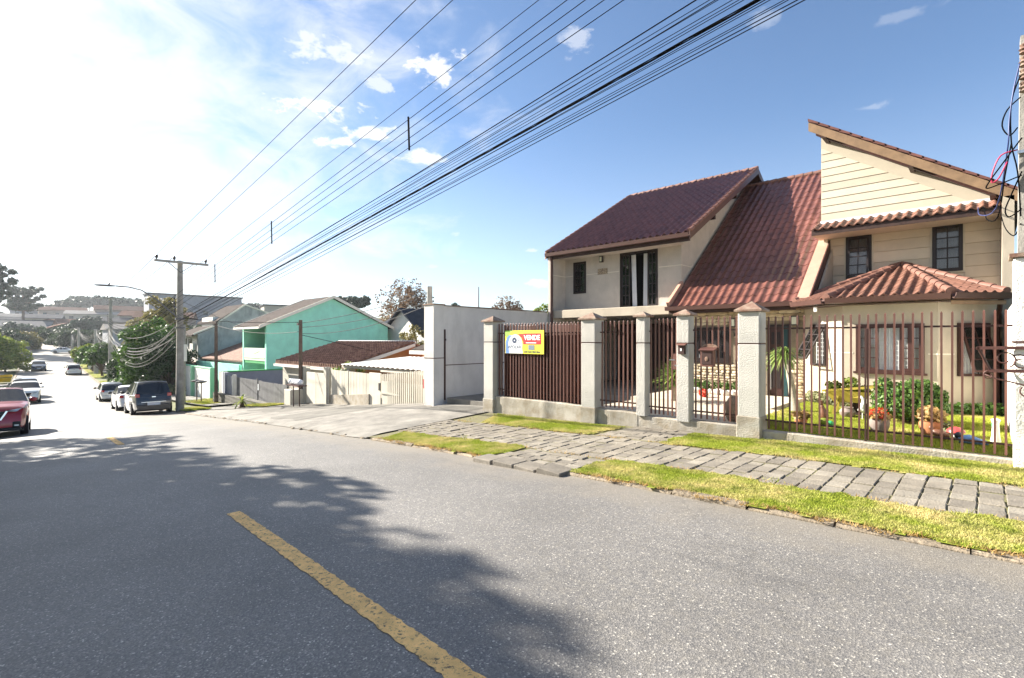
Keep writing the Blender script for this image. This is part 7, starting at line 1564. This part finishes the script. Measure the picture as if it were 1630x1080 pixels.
# ------------------------------------------------------------------ houses on the far hill
mat('far_wall_a', (.40, .36, .30), .9, .1, 1); mat('far_wall_b', (.26, .27, .30), .9, .1, 1); mat('far_wall_c', (.46, .42, .26), .9, .1, 1); mat('far_wall_d', (.34, .26, .22), .9, .1, 1); mat('far_roof_a', (.13, .07, .05), 1, .2, 1, spec=.05); mat('far_roof_b', (.10, .10, .105), 1, .2, 1, spec=.05); mat('far_roof_c', (.24, .225, .21), 1, .1, 1, spec=.05)
FH = [(20, 532, 165, 14, 5.5, 'b', 'c', 'wide grey house with a glaring pale roof at the left below the araucaria'), (52, 527, 190, 16, 5, 'b', 'b', 'long grey house with a flat dark roof'), (70, 515, 215, 12, 5, 'a', 'b', 'pale house with a dark roof above the bend'), (103, 533, 170, 9, 5.0, 'c', 'a', 'yellow gabled house at the top of the road'), (82, 522, 200, 10, 4.5, 'd', 'a', 'small brown-roofed house left of the yellow gable'), (30, 512, 250, 18, 5, 'a', 'c', 'pale long house on the left hillside'), (60, 503, 280, 22, 6, 'b', 'b', 'broad grey house high on the hill left of the pines'), (100, 503, 280, 20, 6, 'd', 'a', 'brick-toned house below the hilltop pines'), (150, 508, 240, 20, 5, 'a', 'c', 'pale-roofed long house below the pines'), (205, 505, 250, 26, 6.5, 'd', 'a', 'large pinkish house with a brown roof behind the lamp arm'), (175, 522, 190, 16, 5, 'a', 'b', 'pale house behind the second pole'), (215, 532, 150, 14, 4, 'b', 'c', 'low house with a white roof strip behind the cables'), (240, 515, 200, 18, 6, 'a', 'a', 'pale house behind the near pole'), (310, 505, 190, 30, 9, 'b', 'b', 'big grey block with a flat parapet above the mossy house'), (265, 520, 170, 16, 6, 'd', 'a', 'house behind the olive-topped tree'), (130, 525, 190, 14, 5, 'b', 'a', 'house with a brown roof above the third pole'), (8, 520, 210, 14, 5, 'd', 'b', 'house partly cut by the left edge below the pines'), (455, 508, 190, 16, 6, 'a', 'b', 'pale building glimpsed between the roofs left of the green gable')]
rr = random.Random(77)
for k, (u, vb, d, wd, hh, wm, rm, lb) in enumerate(FH):
    p = ray(u, vb, d); zb2 = min(p.z, 40) - 1.5; m_w, m_r = 'far_wall_' + wm, 'far_roof_' + rm; dp_ = 9
    t = thing('hill_house', lb, 'house', (p.x, p.y, zb2)); az = math.atan2(p.y, p.x) + math.pi / 2 + rr.uniform(-.25, .25); t.rotation_euler = (0, 0, az)
    # local x runs across the view, local -y faces away from the viewer -> front at +y
    m_ = MB(); f = 1
    if rm == 'b' and k % 2: m_.box(-wd / 2, -dp_ / 2, -4, wd / 2, dp_ / 2, hh); m_.build('walls', m_w, t, local=True); m_ = MB(); m_.box(-wd / 2 - .4, -dp_ / 2 - .4, hh, wd / 2 + .4, dp_ / 2 + .4, hh + .5); m_.build('roof', m_r, t, local=True)
    else:
        e = hh * .72
        if wd < 11: m_.prism([(-wd / 2, -dp_ / 2, -4), (wd / 2, -dp_ / 2, -4), (wd / 2, -dp_ / 2, e), (0, -dp_ / 2, hh), (-wd / 2, -dp_ / 2, e)], (0, dp_, 0)); m_.build('walls', m_w, t, local=True); m_ = MB(); m_.prism([(-wd / 2 - .6, -dp_ / 2 - .5, e - .25), (0, -dp_ / 2 - .5, hh + .05), (wd / 2 + .6, -dp_ / 2 - .5, e - .25), (wd / 2 + .6, -dp_ / 2 - .5, e + .05), (0, -dp_ / 2 - .5, hh + .4), (-wd / 2 - .6, -dp_ / 2 - .5, e + .05)], (0, dp_ + 1, 0)); m_.build('roof', m_r, t, local=True)
        else: m_.box(-wd / 2, -dp_ / 2, -4, wd / 2, dp_ / 2, e); m_.build('walls', m_w, t, local=True); m_ = MB(); m_.prism([(-wd / 2 - .5, -dp_ / 2 - .6, e), (-wd / 2 - .5, 0, hh + .4), (-wd / 2 - .5, dp_ / 2 + .6, e), (-wd / 2 - .5, dp_ / 2 + .6, e - .25), (-wd / 2 - .5, -dp_ / 2 - .6, e - .25)], (wd + 1, 0, 0)); m_.build('roof', m_r, t, local=True)
    nw = max(2, int(wd / 4.5))
    for sgn in (-1, 1):
        for j in range(nw):
            x = -wd / 2 + wd * (j + .5) / nw; m_ = MB(); y = sgn * dp_ / 2; m_.box(x - .75, min(y, y + sgn * .05), hh * .25, x + .75, max(y, y + sgn * .05), hh * .25 + 1.3); m_.build('window', 'far_glass', t, local=True)
# tree tufts between the hill houses
for k in range(30):
    u = rr.uniform(-10, 330); d = rr.uniform(150, 330); v = 536 - (d - 150) * .16 + rr.uniform(-4, 4); p = ray(u, v, d); t = tree('far tree among the houses on the hill', (p.x, p.y, p.z - 2), rr.uniform(4, 6.5), rr.uniform(2, 3.6), rr.choice(['leaf_dark', 'leaf_blue', 'leaf_dark']), 420, .0045 * d, 200 + k, low=.2, nclump=16, skirt=True, name='hill_tree', group='trees among the hill houses', trunk_r=.2)

# ------------------------------------------------------------------ haze over the valley
hz = bpy.data.materials.new('haze_air'); hz.use_nodes = True; N = hz.node_tree.nodes; N.clear(); o_ = N.new('ShaderNodeOutputMaterial'); pv = N.new('ShaderNodeVolumePrincipled'); pv.inputs['Color'].default_value = (.86, .92, 1, 1); pv.inputs['Density'].default_value = .00022; pv.inputs['Anisotropy'].default_value = .45
hz.node_tree.links.new(pv.outputs[0], o_.inputs['Volume'])
hx = MB().box(-760, -520, -9, 110, 700, 52).build('haze', hz); stuff(hx, 'thin pale haze hanging in the air over the whole street', 'haze')
